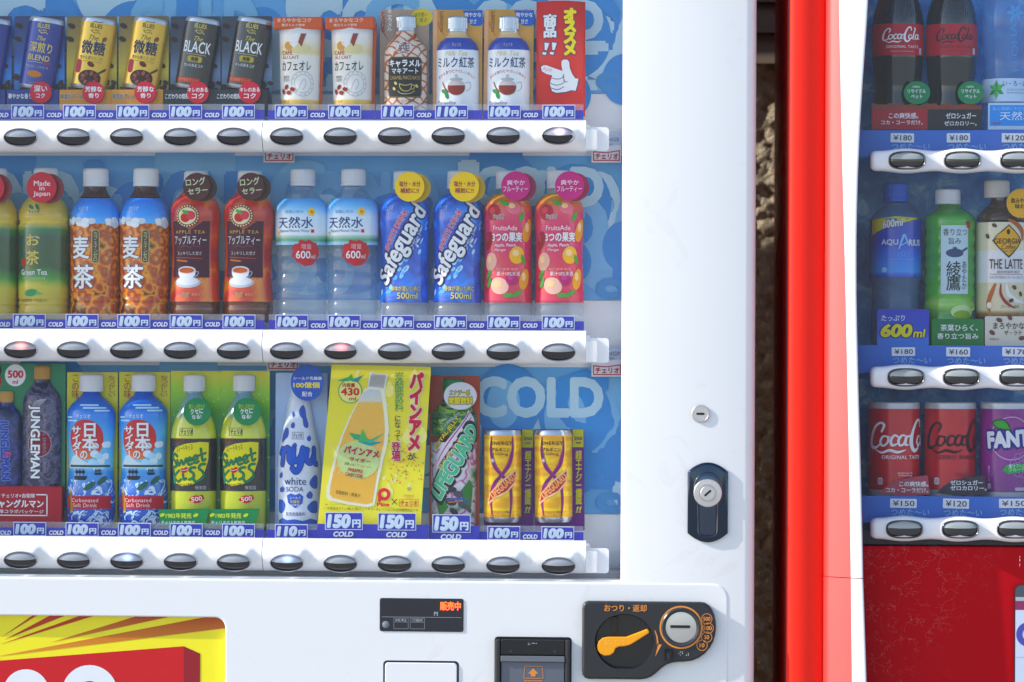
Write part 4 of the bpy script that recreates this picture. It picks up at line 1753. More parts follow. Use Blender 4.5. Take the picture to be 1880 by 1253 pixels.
GD2 = ink('#c8b765')
def nm_blue(m, c, x):
    logo_blues(m, c, GD2)
    m.text('The', c - 8, 71, c + 7, 79, 0.5, GD2, 0.0, 0.4)
    m.text('深煎り', c - 21, 82, c + 22, 101, 0.6, GD2, 0.02)
    m.text('BLEND', c - 21, 105, c + 20, 115, 0.6, GD2, 0.02)
    m.rect(c - 20, 118, c + 8, 118.8, 0.6, GD2)
    m.text('焙煎', c + 10, 116, c + 22, 121, 0.6, REDI, 0.03)
    m.text('芳醇な香り、コク深い味', c - 24, 124, c + 20, 129, 0.6, ink('#a9b2c8'), 0.0)
    m.ell(c - 4, 140, 14, 6, 0.5, ink('#b4792c'), n=20)
    m.text('コーヒー', c - 13, 154, c + 6, 159, 0.6, ink('#a8a07c'), 0.0)
def nm_gold(m, c, x):
    k = ink('#3d3420')
    logo_blues(m, c, k)
    m.text('The', c - 10, 69, c + 8, 78, 0.5, k, 0.0, 0.4)
    m.ell(c + 19, 74, 5.5, 4, 0.5, ink('#7a4a3a'), n=14, tilt=-40)
    m.text('微糖', c - 23, 79, c + 23, 104, 0.6, ink('#26324e'), 0.02)
    m.text('豊かな香りとコク', c - 23, 107, c + 21, 114, 0.6, k, 0.0)
    m.rect(c - 20, 116.5, c + 20, 117.2, 0.6, k)
    m.rrect(c - 30, 115, c - 17, 140, 6, 0.5, ink('#a8334e'))
    m.ell(c + 1, 122, 7, 4.4, 0.7, ink('#5c2a22'), n=14, tilt=20)
    m.ell(c + 2, 147, 22, 15, 0.5, ink('#3a241c'), n=30)
    for i in range(9):
        a = i * 0.7
        m.ell(c + 2 + 13 * math.cos(a), 147 + 9 * math.sin(a), 4.2, 3, 0.9 + i * 0.03, ink(['#7b3d3f', '#9a5a52'][i % 2]), n=12, tilt=i * 40)
    m.stroke([(c + 14, 138), (c + 30, 128)], [3, 5], 1.3, ink('#4a3a30'))
    m.text('コーヒー', c - 13, 160, c + 8, 164, 0.9, k, 0.0)
def nm_black(m, c, x):
    logo_blues(m, c, GD2)
    m.text('The', c - 8, 71, c + 8, 79, 0.5, GD2, 0.0, 0.4)
    m.text('BLACK', c - 27, 80, c + 26, 101, 0.7, Wt, 0.012)
    m.rect(c - 20, 103.5, c + 18, 104.3, 0.6, GD2)
    m.rrect(c - 15, 107, c + 12, 118, 4, 0.6, ink('#a89a4e'))
    m.text('無糖', c - 8, 108.5, c + 5, 116.5, 0.9, Bk, 0.02)
    m.text('キレのあるコク', c - 21, 121, c + 15, 127, 0.6, Wt, 0.01)
    m.rect(c - 31, 147, c + 14, 156, 0.5, ink('#c0512f'))
    m.text('世界最高ランク', c - 28, 149, c + 10, 154, 0.8, ink('#e8a083'), 0.0)
    m.text('コーヒー', c - 18, 159, c + 2, 164, 0.6, ink('#a8a07c'), 0.0)

CARDB = zramp('card_blue', 216, [(30, '#1c2a5c'), (100, '#1d4f96'), (140, '#2f8fd6'), (190, '#1c3a78')], 0.06, 20)
CARDG = zramp('card_gold', 216, [(30, '#6a5a2e'), (95, '#a89438'), (130, '#c4b32c'), (190, '#4a3c22')], 0.05, 20)
CARDK = zramp('card_black', 216, [(30, '#22283c'), (90, '#3a4356'), (135, '#6f87a8'), (190, '#2a2c36')], 0.05, 20)
CANB = M('#16307e', 0.24, 0.25, 0.5, 0.4, grain=0.12, scale=30)
CANG = M('#c2a44a', 0.26, 0.45, 0.5, 0.3, grain=0.1, scale=30)
CANK = M('#1e1c22', 0.22, 0.2, 0.5, 0.5, grain=0.3, scale=40)
b1 = lambda x: [('深い', x + 45, 161, x + 69, 173), ('コク', x + 48.5, 175, x + 65, 184)]
b2 = lambda x: [('芳醇な', x + 42, 163, x + 73, 173), ('香り', x + 48, 175, x + 67, 184)]
b3 = lambda x: [('キレのある', x + 39, 165, x + 75, 173), ('コク', x + 46, 175, x + 68, 185)]
A = can_card('coffee_can_display', 'dark blue tilted coffee can card, second from the left in the top row', 26, CARDB, CANB, M('#223c7e', 0.4), nm_blue, b1, '華やかな香り', Wt, ink('#4a3226'))
twin(A, -71 + 46, 216, DC, 'dark blue tilted coffee can card cut off by the left edge, top row')
A = can_card('coffee_can_display', 'gold tilted coffee can card right after the dark blue one', 122, CARDG, CANG, M('#c08b2e', 0.35), nm_gold, b2, '黄金比ブレンド', ink('#3a2a14'), ink('#5a4428'))
twin(A, 217 + 46, 216, DC, 'gold tilted coffee can card beside the first black one')
A = can_card('coffee_can_display', 'black tilted coffee can card right after the gold ones', 312.5, CARDK, CANK, M('#20222c', 0.4), nm_black, b3, 'こだわりの焙煎', Wt, ink('#2a2a30'))
twin(A, 407 + 46, 216, DC, 'black tilted coffee can card beside the first orange lidded cup')

# ---------------------------------------------------------- cafe au lait cups
def latte_cup():
    cx, base, d = 551, 216, DC
    T = thing('milk_coffee_cup', 'white milk coffee cup with orange backing, left of the two', 'cup display', cx, base, d, 'orange lidded milk coffee cups')
    OG = M('#c4632c', 0.3, 0, 0.25, 0.0)
    m = MB(cx, base, d)
    m.poly([(512, 50), (596, 44), (590, 210), (580, 214), (516, 214)], 0, OG, 6)
    m.build('backing_card', T, bevel=1)
    tab = [(56, 40), (60, 38.5), (66, 38), (200, 35), (214, 34)]
    m = MB(cx, base, d)
    body = zramp('cup_print', base, [(58, '#d9dce2'), (66, '#eceef0'), (78, '#ece6da'), (98, '#dccfa4'), (106, '#ece9e0'), (180, '#eeeeec'), (184, '#eee8da'), (187, '#d8b968'), (198, '#c9a04a')], 0.012, 30, 0.3, 0.3)
    m.lathe(tab, body, 48, 551, 0.7, 4)
    cup = m.build('cup', T)
    m = MB(cx, base, d)
    m.box(506, 36, 595, 58, -2, 32, OG)
    lid = m.build('lid', T, bevel=2.5)
    m = MB(cx, base, d)
    m.text('まろやかなコク', 513, 38.5, 575, 46, 32.6, ink('#f0d9c6'), 0.02)
    m.text('贅沢ミルク使用', 521, 48.5, 563, 53.5, 32.6, ink('#f0d9c6'), 0.02)
    m.build('lettering', lid)
    m = MB(cx, base, d)
    m.wrap(interp(tab), 38, 551, 0.7, 4)
    m.poly([(527, 70), (552, 66), (549, 86), (543, 92), (536, 86)], 0.6, ink('#f4f4f2'))
    m.ell(532, 88, 9, 8, 0.5, ink('#cf9a52'), n=24)
    m.ell(556, 94, 20, 9, 0.45, ink('#d8cca0'), n=30)
    m.poly([(556, 66), (566, 66), (557, 90), (551, 82)], 0.9, ink('#8a4a3a'))
    m.text('CAFÉ', 517, 95, 540, 104.5, 0.8, ink('#a2362e'), 0.01)
    m.text('AU LAIT', 517, 106, 553, 112, 0.8, ink('#a2362e'), 0.01)
    m.text('カフェオレ', 516, 116, 576, 133, 0.8, ink('#3c2c2e'), 0.012)
    m.text('種類別\n乳飲料', 519, 142, 534, 153, 0.8, ink('#7b7074'), 0.0)
    for r0 in (23, 17):
        m.ring(560, 157, r0, r0 - 0.8, 0.7, ink('#a9a8ac'))
    m.stroke([(552, 168), (556, 156), (563, 149), (566, 158), (560, 168)], 1.0, 0.7, ink('#b0afb4'))
    for i in range(14):
        a = i * 0.449
        m.rect(560 + 20 * math.cos(a) - 1, 157 + 20 * math.sin(a) - 1, 560 + 20 * math.cos(a) + 1, 157 + 20 * math.sin(a) + 1, 0.7, ink('#b6b4b8'))
    for bx, by, t in ((527, 163, -40), (540, 167, 10), (519, 171, 60), (532, 173, 0)):
        m.ell(bx, by, 5.5, 4, 0.9 + bx * 0.001, ink('#8e3a30'), n=16, tilt=t)
        m.stroke([(bx - 3, by), (bx + 3, by - 1)], 0.8, 1.6, ink('#5a2420'))
    m.text('チェリオ', 521, 186, 533, 191, 0.7, LOGOK, 0.01)
    m.build('print', cup)
    return T
A = latte_cup()
twin(A, 648, 216, DC, 'white milk coffee cup with orange backing, right of the two')

# ---------------------------------------------------------- bottles moulded on cards (row 1)
def relief_bottle(T, cx, base, d, tab, body, capy, capr, capm, bx, flat=0.7):
    m = MB(cx, base, d)
    m.lathe(smooth(tab, 3), body, 48, bx, flat, 4)
    o = m.build('bottle', T)
    cap_part(T, cx, base, d, capy[0], capy[1], capr, capm, bx, flat, 4)
    return o
ALU = M('#b9c0cc', 0.25, 0.75)

def caramel():
    cx, base, d = 742, 216, DC
    T = thing('caramel_coffee_bottle', 'caramel striped coffee bottle with a black plate on a beige card', 'bottle display', cx, base, d)
    m = MB(cx, base, d)
    m.rrect(697, 19, 787, 214, 4, 0, zramp('card_beige', base, [(18, '#a58f80'), (120, '#8c7568'), (215, '#7c6656')], 0.03), 3)
    bk = m.build('backing_card', T)
    m = MB(cx, base, d)
    m.text('とろける', 699, 22, 707, 60, 0.6, ink('#8a2f44'), 0.02, vert=True)
    m.text('キャラメル', 710, 18.5, 720, 58, 0.6, Wt, 0.02, vert=True)
    m.stroke([(700, 48), (702, 58), (712, 74)], [0.6, 2.2, 0.5], 0.6, ink('#8a2030'))
    m.poly(m.ellpts(774, 33, 20, 16, 20), 0.6, ink('#c7b53a'))
    m.text('ほろ苦い', 760, 24, 784, 32, 1.0, ink('#3a3018'), 0.01)
    m.text('甘さ', 770, 34, 783, 42, 1.0, ink('#3a3018'), 0.01)
    m.build('print', bk)
    tab = [(60, 18), (66, 19), (72, 22), (80, 31), (92, 37.5), (104, 39), (200, 39), (214, 38)]
    cm, n, b = mat_new('caramel_print')
    vec, xyz = objz(n)
    w1 = n.nodes.new('ShaderNodeTexWave')
    w1.inputs['Scale'].default_value = 30
    w1.inputs['Distortion'].default_value = 6.0
    w1.inputs['Detail Scale'].default_value = 1.2
    mp = n.nodes.new('ShaderNodeMapping')
    mp.inputs['Rotation'].default_value = (0, R_(55), 0)
    n.links.new(vec, mp.inputs[0])
    n.links.new(mp.outputs[0], w1.inputs['Vector'])
    w2 = n.nodes.new('ShaderNodeTexWave')
    w2.inputs['Scale'].default_value = 22
    w2.inputs['Distortion'].default_value = 7.0
    mp2 = n.nodes.new('ShaderNodeMapping')
    mp2.inputs['Rotation'].default_value = (0, R_(-40), 0)
    n.links.new(vec, mp2.inputs[0])
    n.links.new(mp2.outputs[0], w2.inputs['Vector'])
    f = math_n(n, 'MAXIMUM', w1.outputs['Fac'], w2.outputs['Fac'])
    n.links.new(ramp(n, f, [(0.0, '#dcd2c8'), (0.84, '#d9c6b6'), (0.93, '#b87a4a'), (1.0, '#96502c')]), b.inputs['Base Color'])
    b.inputs['Roughness'].default_value = 0.3
    o = relief_bottle(T, cx, base, d, tab, cm, (31, 60), 18, ALU, 745)
    m = MB(cx, base, d)
    m.wrap(interp(tab), 39, 745, 0.7, 4)
    c = ink('#34405a')
    m.ell(744, 91, 16, 12, 0.4, ink('#dcd6d2'))
    m.text('BLUES', 734, 86, 755, 94, 0.8, c, 0.02, 0.1)
    m.text('Coffee', 737, 96, 752, 100, 0.8, c, 0.0, 0.2)
    m.stroke([(735, 84), (744, 82), (756, 84)], 1, 0.8, c)
    m.stroke([(735, 102), (744, 100.5), (754, 103)], 1, 0.8, c)
    m.rrect(712, 108, 780, 182, 8, 0.6, ink('#252328'))
    m.rrect(713.5, 109.5, 778.5, 180.5, 7, 0.8, ink('#8a7448'))
    m.rrect(714.2, 110.2, 777.8, 179.8, 6.5, 1.0, ink('#232126'))
    m.text('キャラメル', 716, 113, 776, 127, 1.4, Wt, 0.04)
    m.text('マキアート', 721, 128.5, 771, 139, 1.4, Wt, 0.03)
    m.text('CARAMEL MACCHIATO', 717, 142.5, 775, 149.5, 1.4, ink('#b49a62'), 0.01)
    g_ = ink('#c2b46a')
    m.stroke([(736, 157), (738, 165), (744, 170), (752, 170), (757, 165), (758, 157)], 1.1, 1.4, g_)
    m.stroke([(736, 157), (747, 160), (758, 157)], 1.0, 1.4, g_)
    m.stroke([(758, 160), (764, 160), (762, 166), (756, 167)], 1.0, 1.4, g_)
    m.stroke([(733, 170), (740, 175), (754, 175), (764, 170)], 1.0, 1.4, g_)
    for bx, by in ((729, 156), (726, 166), (768, 161)):
        m.ell(bx, by, 3.5, 2.4, 1.4, g_, n=12, tilt=50)
    m.text('コーヒー飲料', 728, 185, 764, 191, 0.8, ink('#4a3a30'), 0.01)
    m.build('print', o)
caramel()

def milk_tea():
    cx, base, d = 839, 216, DC
    T = thing('milk_tea_bottle', 'milk tea bottle with silver cap on a tan card, left of the two', 'bottle display', cx, base, d, 'milk tea bottles on tan cards')
    m = MB(cx, base, d)
    m.rrect(794, 19, 885, 214, 3, 0, zramp('card_tan', base, [(18, '#b78d3e'), (60, '#c99a48'), (214, '#b8924e')], 0.03), 3)
    bk = m.build('backing_card', T)
    m = MB(cx, base, d)
    m.rect(795, 20, 802, 212, 0.6, ink('#d9a884'))
    m.text('紅茶好き', 806, 21, 814, 60, 0.6, ink('#7c4a2c'), 0.01, vert=True)
    m.stroke([(803, 40), (806, 52), (815, 66)], 0.8, 0.6, ink('#a83a2c'))
    m.poly([(849, 20), (885, 20), (885, 46), (878, 49), (866, 48), (856, 40)], 0.6, ink('#3468b4'))
    m.text('爽やかな', 852, 24, 883, 32.5, 1.0, Wt, 0.02)
    m.text('甘さ', 861, 36, 874, 45, 1.0, Wt, 0.02)
    m.build('print', bk)
    tab = [(60, 18), (66, 18.5), (72, 24), (80, 33), (92, 38), (104, 39), (200, 39), (214, 38)]
    bm_ = zramp('milk_tea_print', base, [(58, '#cbb48c'), (70, '#cbb48c'), (71, '#2e4ba0'), (93, '#2e4ba0'), (94, '#e9ecf2'), (170, '#eef0f4'), (214, '#dfe3ec')], 0.0, 40, 0.3, 0.3)
    o = relief_bottle(T, cx, base, d, tab, bm_, (32, 62), 18, ALU, 840)
    m = MB(cx, base, d)
    m.wrap(interp(tab), 39, 840, 0.7, 4)
    m.text('チェリオ', 831, 82, 849, 89, 0.6, ink('#c9b98a'), 0.02)
    m.text('Milk Tea', 818, 97, 860, 106, 0.6, ink('#c8b982'), 0.0, 0.35)
    m.text('ミルク紅茶', 799, 108, 876, 128, 0.6, ink('#2c3a66'), 0.012)
    for i, ch in enumerate('豊かな香りとやさしい味わい'):
        u = (i - 6) / 6
        m.text(ch, 840 + u * 35 - 2.4, 131 + 11 * u * u, 840 + u * 35 + 2.4, 136.5 + 11 * u * u, 0.6, ink('#b0384a'), 0.01)
    # teapot
    m.ell(840, 164, 17, 14.5, 0.5, ink('#c3b9b8'))
    m.poly(m.ellpts(840, 165, 15.5, 12.5, 24, 0, 180) + [(824.5, 160), (856, 160)][::1], 0.8, ink('#7d352e'))
    m.stroke([(824, 172), (818, 164), (813, 154)], [4, 3, 2], 0.8, ink('#8d4038'))
    m.stroke([(856, 156), (866, 154), (867, 164), (858, 171)], 1.2, 0.7, ink('#a9adb4'))
    m.ell(840, 149, 12, 3, 0.9, ink('#a9adb4'))
    m.ell(840, 143, 3, 3, 0.9, ink('#b9bdc4'), n=12)
    for bx, by, t in ((817, 171, 20), (822, 178, 70)):
        m.ell(bx, by, 7, 4, 1.0, ink('#2f7d4c'), n=14, tilt=t)
    m.text('Darjeeling', 800, 188, 840, 198, 0.7, ink('#2c3048'), 0.01, 0.3)
    m.build('print', o)
    return T
A = milk_tea()
twin(A, 932, 216, DC, 'milk tea bottle with silver cap on a tan card, next to the red card')

def red_card():
    cx, base, d = 1029, 216, IN_ + 0.07
    T = thing('recommendation_card', 'red card with yellow and white characters and a white pointing hand', 'sign card', cx, base, d)
    RC = M('#cf4640', 0.3, 0, 0.25, 0.0)
    m = MB(cx, base, d)
    for i in range(12):
        pass
    # gently bowed sheet
    vs, fs = [], []
    nn = 14
    for i in range(nn + 1):
        x = 984 + 90 * i / nn
        u = (x - 1029) / 45
        hh = 12 * (1 - u * u)
        for y in (3 + 1.5 * u * u, 214):
            vs.append(m.pt(x, y, hh))
    for i in range(nn):
        fs.append((2 * i, 2 * i + 1, 2 * i + 3, 2 * i + 2))
    m.raw(vs, fs, RC, True)
    o = m.build('sheet', T)
    md = o.modifiers.new('thick', 'SOLIDIFY')
    md.thickness = 0.0012
    m = MB(cx, base, d)
    def bow(self):
        base_pt = MB.pt
        def f(px, py, h):
            u = (px - 1029) / 45
            return base_pt(m, px, py, h + 12 * (1 - u * u))
        return f
    m.pt = bow(m)
    OL = ink('#3c3f66')
    YE = ink('#e6d41e')
    m.text('オススメ', 1034, 16, 1058, 104, 1.6, YE, 0.09, vert=True, edge=OL, edgew=0.06)
    m.text('商品', 997, 27, 1022, 71, 1.6, Wt, 0.05, vert=True, edge=OL, edgew=0.06)
    for dx in (0, 14):
        m.poly([(998 + dx, 78), (1010 + dx, 80), (1005 + dx, 95), (999 + dx, 94)], 1.2, OL)
        m.poly([(999.5 + dx, 79.5), (1008.5 + dx, 81), (1004 + dx, 94), (1000 + dx, 93)], 1.6, Wt)
        m.poly([(995 + dx, 95), (1005 + dx, 97), (1003 + dx, 104), (994 + dx, 102)], 1.2, OL)
        m.poly([(996 + dx, 96.5), (1003.5 + dx, 98), (1002 + dx, 102.5), (995.5 + dx, 101)], 1.6, Wt)
    hand = [(993, 124), (997, 121), (1003, 121), (1018, 127), (1033, 132), (1031, 122), (1031, 114), (1035, 111), (1041, 111), (1045, 115), (1046, 126), (1051, 138),
            (1056, 145), (1062, 146), (1060, 157), (1057, 168), (1049, 167), (1040, 170), (1032, 171), (1022, 172), (1014, 169), (1012, 163), (1010, 156), (1011, 150), (1013, 145),
            (1018, 142), (1014, 140), (1003, 137), (995, 132)]
    m.poly(shrink(hand, 1.6) if False else [(1028 + (x - 1028) * 1.05, 141 + (y - 141) * 1.05) for x, y in hand], 1.2, OL)
    m.poly(hand, 1.6, Wt)
    for ln in ([(1014, 145), (1024, 147), (1033, 144), (1035, 138)], [(1010, 154), (1022, 158), (1035, 154), (1036, 148)], [(1012, 163), (1024, 166), (1036, 161)], [(1035, 138), (1036, 150), (1042, 152)]):
        m.stroke(ln, 1.1, 2.0, OL)
    m.text('チェリオ', 997, 126, 1013, 132, 2.0, REDI, 0.02, rot=14)
    m.build('print', o)
red_card()

# ---------------------------------------------------------- row 2: bottles
B2 = 592
def fold(tab, rows_, depth=1.6, w_=3):
    """press ring grooves into a turning profile"""
    f = interp(tab)
    out = []
    y = tab[0][0]
    while y <= tab[-1][0]:
        g_ = sum(math.exp(-((y - q) / w_) ** 2) for q in rows_)
        out.append((y, f(y) - depth * g_))
        y += 1.5
    out.append(tab[-1])
    return out

def green_tea():
    cx, base, d = 80, B2, DB
    T = thing('green_tea_bottle', 'gold and green tea bottle with a crimson tag, beside the barley tea', 'bottle', cx, base, d, 'green tea bottles')
    T.scale = (1, 0.8, 1)
    tab = smooth([(343, 21), (350, 22), (362, 27), (376, 38), (392, 45), (405, 46), (411, 44), (418, 46.5), (520, 46.5), (548, 46), (553, 44.5), (558, 46), (563, 44.5), (570, 46), (586, 45), (592, 41)], 4)
    pm = zramp('green_tea_print', base, [(345, '#c0aa58'), (390, '#b8a048'), (408, '#c4b04c'), (424, '#2a6a3a'), (440, '#0a4230'), (495, '#0a4a30'), (515, '#3a8a3a'), (528, '#b4ac48'), (560, '#bca850'), (592, '#a8944a')], 0.09, 12, 0.22, 0.4)
    m = MB(cx, base, d)
    m.lathe(tab, pm, 56)
    o = m.build('body', T)
    cap_part(T, cx, base, d, 313, 345, 22, CAPW, cx + 3)
    m = MB(cx, base, d)
    m.wrap(interp(tab), 46)
    g_ = ink('#c8b96a')
    for a in (-30, 30):
        m.ell(cx - 12 + a * 0.22, 384, 7, 3.2, 0.8, ink('#2f6b4c'), n=16, tilt=a + 20 if a > 0 else a + 60)
    m.text('チェリオ', cx - 22, 389, cx + 0, 396, 0.8, ink('#2f5a3c'), 0.02)
    m.rect(cx - 28, 398.5, cx + 6, 399.2, 0.8, ink('#5f6a3c'))
    m.text('お', cx - 25, 434, cx + 1, 454, 0.8, g_, 0.015)
    m.text('茶', cx - 26, 463, cx + 0, 489, 0.8, g_, 0.015)
    m.rect(cx - 38, 477, cx - 28, 491, 0.8, ink('#a8322e'))
    m.text('Green Tea', cx - 38, 497, cx + 14, 507, 0.8, Wt, 0.01)
    m.text('Unsweetened', cx - 34, 509, cx + 10, 515, 0.8, ink('#a8c2a4'), 0.0)
    m.ell(cx - 16, 539, 13, 6.5, 0.8, ink('#2d8a5c'), n=26, tilt=-8)
    m.poly([(cx - 6, 536), (cx + 8, 541), (cx - 6, 543)], 1.0, ink('#57a86a'))
    m.text('国産茶葉使用・宇治茶入り', cx - 42, 550, cx + 14, 556, 0.8, ink('#4a4a2c'), 0.0)
    m.build('print', o)
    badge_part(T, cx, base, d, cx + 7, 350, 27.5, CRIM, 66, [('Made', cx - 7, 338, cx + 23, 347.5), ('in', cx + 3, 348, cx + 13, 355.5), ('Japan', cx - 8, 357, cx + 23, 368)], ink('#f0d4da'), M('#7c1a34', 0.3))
    return T
A = green_tea()
twin(A, -15, B2, DB, 'gold and green tea bottle with a crimson tag cut off by the left edge')

def barley():
    cx, base, d = 174, B2, DB
    T = thing('barley_tea_bottle', 'barley tea bottle with amber ice print, left of the two', 'bottle', cx, base, d, 'barley tea bottles')
    T.scale = (1, 0.8, 1)
    tab = smooth([(345, 19), (350, 20), (357, 23), (366, 29), (380, 39), (395, 44), (410, 45.5), (424, 45), (540, 45), (546, 43.5), (552, 45), (558, 43.5), (564, 45), (586, 44), (592, 40)], 4)
    f = interp(tab)
    amber = vor('amber_ice', [(0.14, '#f0b428'), (0.28, '#d07a14'), (0.44, '#8a340c'), (0.56, '#b85a18'), (0.66, '#e09c2c'), (0.8, '#4a1a0a')], 60, 0.24, 0.9, 0.4)
    skym = zramp('barley_sky', base, [(366, '#1f7fd6'), (395, '#3a9ce6'), (414, '#6cb8ea')], 0.04, 40, 0.22, 0.4)
    m = MB(cx, base, d)
    m.lathe([p for p in tab if p[0] <= 368], M('#3a1a1c', 0.12, 0, 0.5, 0.6), 56, cap_bot=False)
    m.lathe([(368, f(368))] + [p for p in tab if 368 < p[0] < 414] + [(414, f(414))], skym, 56, cap_top=False, cap_bot=False)
    m.lathe([(414, f(414))] + [p for p in tab if p[0] > 414], amber, 56, cap_top=False)
    o = m.build('body', T)
    cap_part(T, cx, base, d, 313, 346, 23, CAPW, cx + 1)
    m = MB(cx, base, d)
    m.wrap(f, 45)
    rnd = random.Random(4)
    for i in range(26):
        u = rnd.uniform(-60, 60)
        m.ell(cx + u, 412 + rnd.uniform(-6, 5), rnd.uniform(5, 9), rnd.uniform(3.5, 6), 0.5 + i * 0.03, ink(['#e6ecf2', '#c8d6e4', '#f2f4f6'][i % 3]), n=14)
    m.text('チェリオ', cx - 27, 383, cx - 6, 391, 0.9, ink('#bcdcf4'), 0.02)
    sh = ink('#3a2c50')
    m.text('麦', cx - 38, 436, cx - 3, 478, 1.5, Wt, 0.022, edge=sh, edgew=0.025)
    m.text('茶', cx - 36, 488, cx + 6, 532, 1.5, Wt, 0.022, edge=sh, edgew=0.025)
    m.rrect(cx + 1, 425, cx + 15, 486, 6, 1.2, ink('#c9c08c'))
    m.rrect(cx + 2.2, 426.2, cx + 13.8, 484.8, 5, 1.4, ink('#4a4638'))
    m.text('カフェインゼロ', cx + 4.2, 429, cx + 11.8, 482, 1.8, ink('#d8d2a4'), 0.0, vert=True)
    m.rect(cx - 44, 518, cx - 37, 538, 1.2, ink('#c23a1c'))
    m.text('伝説', cx - 43, 520, cx - 38, 536, 1.5, ink('#f0c8b4'), 0.0, vert=True)
    m.build('print', o)
    return T
A = barley()
twin(A, 264, B2, DB, 'barley tea bottle with amber ice print, beside the apple tea')

def apple():
    cx, base, d = 358, B2, DB
    T = thing('apple_tea_bottle', 'apple tea bottle with a dark brown tag, left of the two', 'bottle', cx, base, d, 'apple tea bottles')
    T.scale = (1, 0.8, 1)
    tab = smooth([(348, 20), (353, 21), (360, 28), (372, 39), (386, 45), (400, 46), (425, 44.5), (470, 43), (515, 44), (555, 46), (562, 45), (566, 46), (586, 45), (592, 41)], 4)
    f = interp(tab)
    pm = vor('apple_tea_print', [(0.1, '#e0a02c'), (0.3, '#d0581e'), (0.46, '#a8243a'), (0.62, '#c8481e'), (0.75, '#d88c28'), (0.9, '#6a1428')], 20, 0.22, 1.4, 0.4)
    m = MB(cx, base, d)
    m.lathe([p for p in tab if p[0] <= 556], pm, 56, cap_bot=False)
    m.lathe([(556, 46)] + [p for p in tab if p[0] > 556], M('#5a3024', 0.1, 0, 0.5, 0.7), 56, cap_top=False)
    o = m.build('body', T)
    cap_part(T, cx, base, d, 317, 349, 22, CAPW, cx + 1)
    m = MB(cx, base, d)
    m.wrap(f, 45)
    fr_, inn = ink('#8c5a3c'), ink('#401430')
    m.poly([(cx - 43, 408), (cx - 43, 512), (cx + 35, 512), (cx + 35, 408), (cx + 20, 408), (cx - 4, 424), (cx - 26, 408)], 0.5, fr_)
    m.poly([(cx - 41.5, 409.5), (cx - 41.5, 510.5), (cx + 33.5, 510.5), (cx + 33.5, 409.5), (cx + 20, 409.5), (cx - 4, 426), (cx - 26, 409.5)], 0.8, inn)
    m.ell(cx - 9, 400, 22, 20.5, 1.0, ink('#5a2428'))
    for i in range(24):
        a = i * 2 * math.pi / 24
        m.ell(cx - 9 + 19.5 * math.cos(a), 400 + 18.3 * math.sin(a), 1.6, 1.6, 1.3, ink('#dccf9e'), n=8)
    m.ell(cx - 9, 400, 16.5, 15.5, 1.3, ink('#e0d6b4'))
    m.ell(cx - 12, 403, 9, 8.5, 1.6, ink('#b8242e'), n=24)
    m.ell(cx - 2, 399, 8, 8, 1.75, ink('#c8485a'), n=24)
    m.ell(cx - 12, 393, 7, 3, 1.9, ink('#4f9a3c'), n=14, tilt=30)
    m.text('APPLE TEA', cx - 34, 426, cx + 24, 432, 1.2, ink('#c9a25c'), 0.01, spacing=1.2)
    m.text('アップルティー', cx - 37, 435, cx + 27, 452, 1.2, Wt, 0.01)
    m.stroke([(cx - 22, 456), (cx - 10, 454), (cx - 5, 458), (cx + 2, 454), (cx + 14, 456)], 0.7, 1.2, ink('#8c5a3c'))
    m.text('スッキリした甘さ', cx - 30, 464, cx + 18, 471, 1.2, ink('#e0d4cc'), 0.01)
    m.stroke([(cx - 34, 475), (cx + 18, 477)], 1.4, 1.2, ink('#a8522c'))
    m.stroke([(cx - 31, 480), (cx - 10, 482)], 3.0, 1.2, ink('#c87a34'))
    # cup on its saucer
    m.ell(cx - 9, 520, 25, 10, 1.3, ink('#c4c6d2'))
    m.ell(cx - 9, 518, 21, 7.5, 1.5, ink('#e4e6ee'))
    m.poly(m.ellpts(cx - 10, 500, 17, 17, 24, 0, 180), 1.7, ink('#e9eaf0'))
    m.ell(cx - 10, 498, 17, 7, 1.9, ink('#d9dae4'))
    m.ell(cx - 10, 498.5, 14, 5, 2.1, ink('#b4602c'))
    m.stroke([(cx + 7, 500), (cx + 12, 502), (cx + 9, 508), (cx + 3, 510)], 2, 1.8, ink('#9a9cae'))
    m.text('チェリオ', cx - 18, 539, cx - 4, 546, 1.2, LOGOK, 0.03, edge=ink('#e2c58a'), edgew=0.12)
    m.text('無香料', cx + 0, 539, cx + 15, 545, 1.2, ink('#dca06a'), 0.01)
    m.build('print', o)
    BR = M('#452028', 0.35, 0, 0.25, 0.0)
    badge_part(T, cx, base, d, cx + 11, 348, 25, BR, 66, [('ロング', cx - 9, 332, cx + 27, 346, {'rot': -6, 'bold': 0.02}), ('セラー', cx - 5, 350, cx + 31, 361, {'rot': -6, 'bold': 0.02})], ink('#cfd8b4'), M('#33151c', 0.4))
    return T
A = apple()
twin(A, 455, B2, DB, 'apple tea bottle with a dark brown tag, beside the clear water bottle')

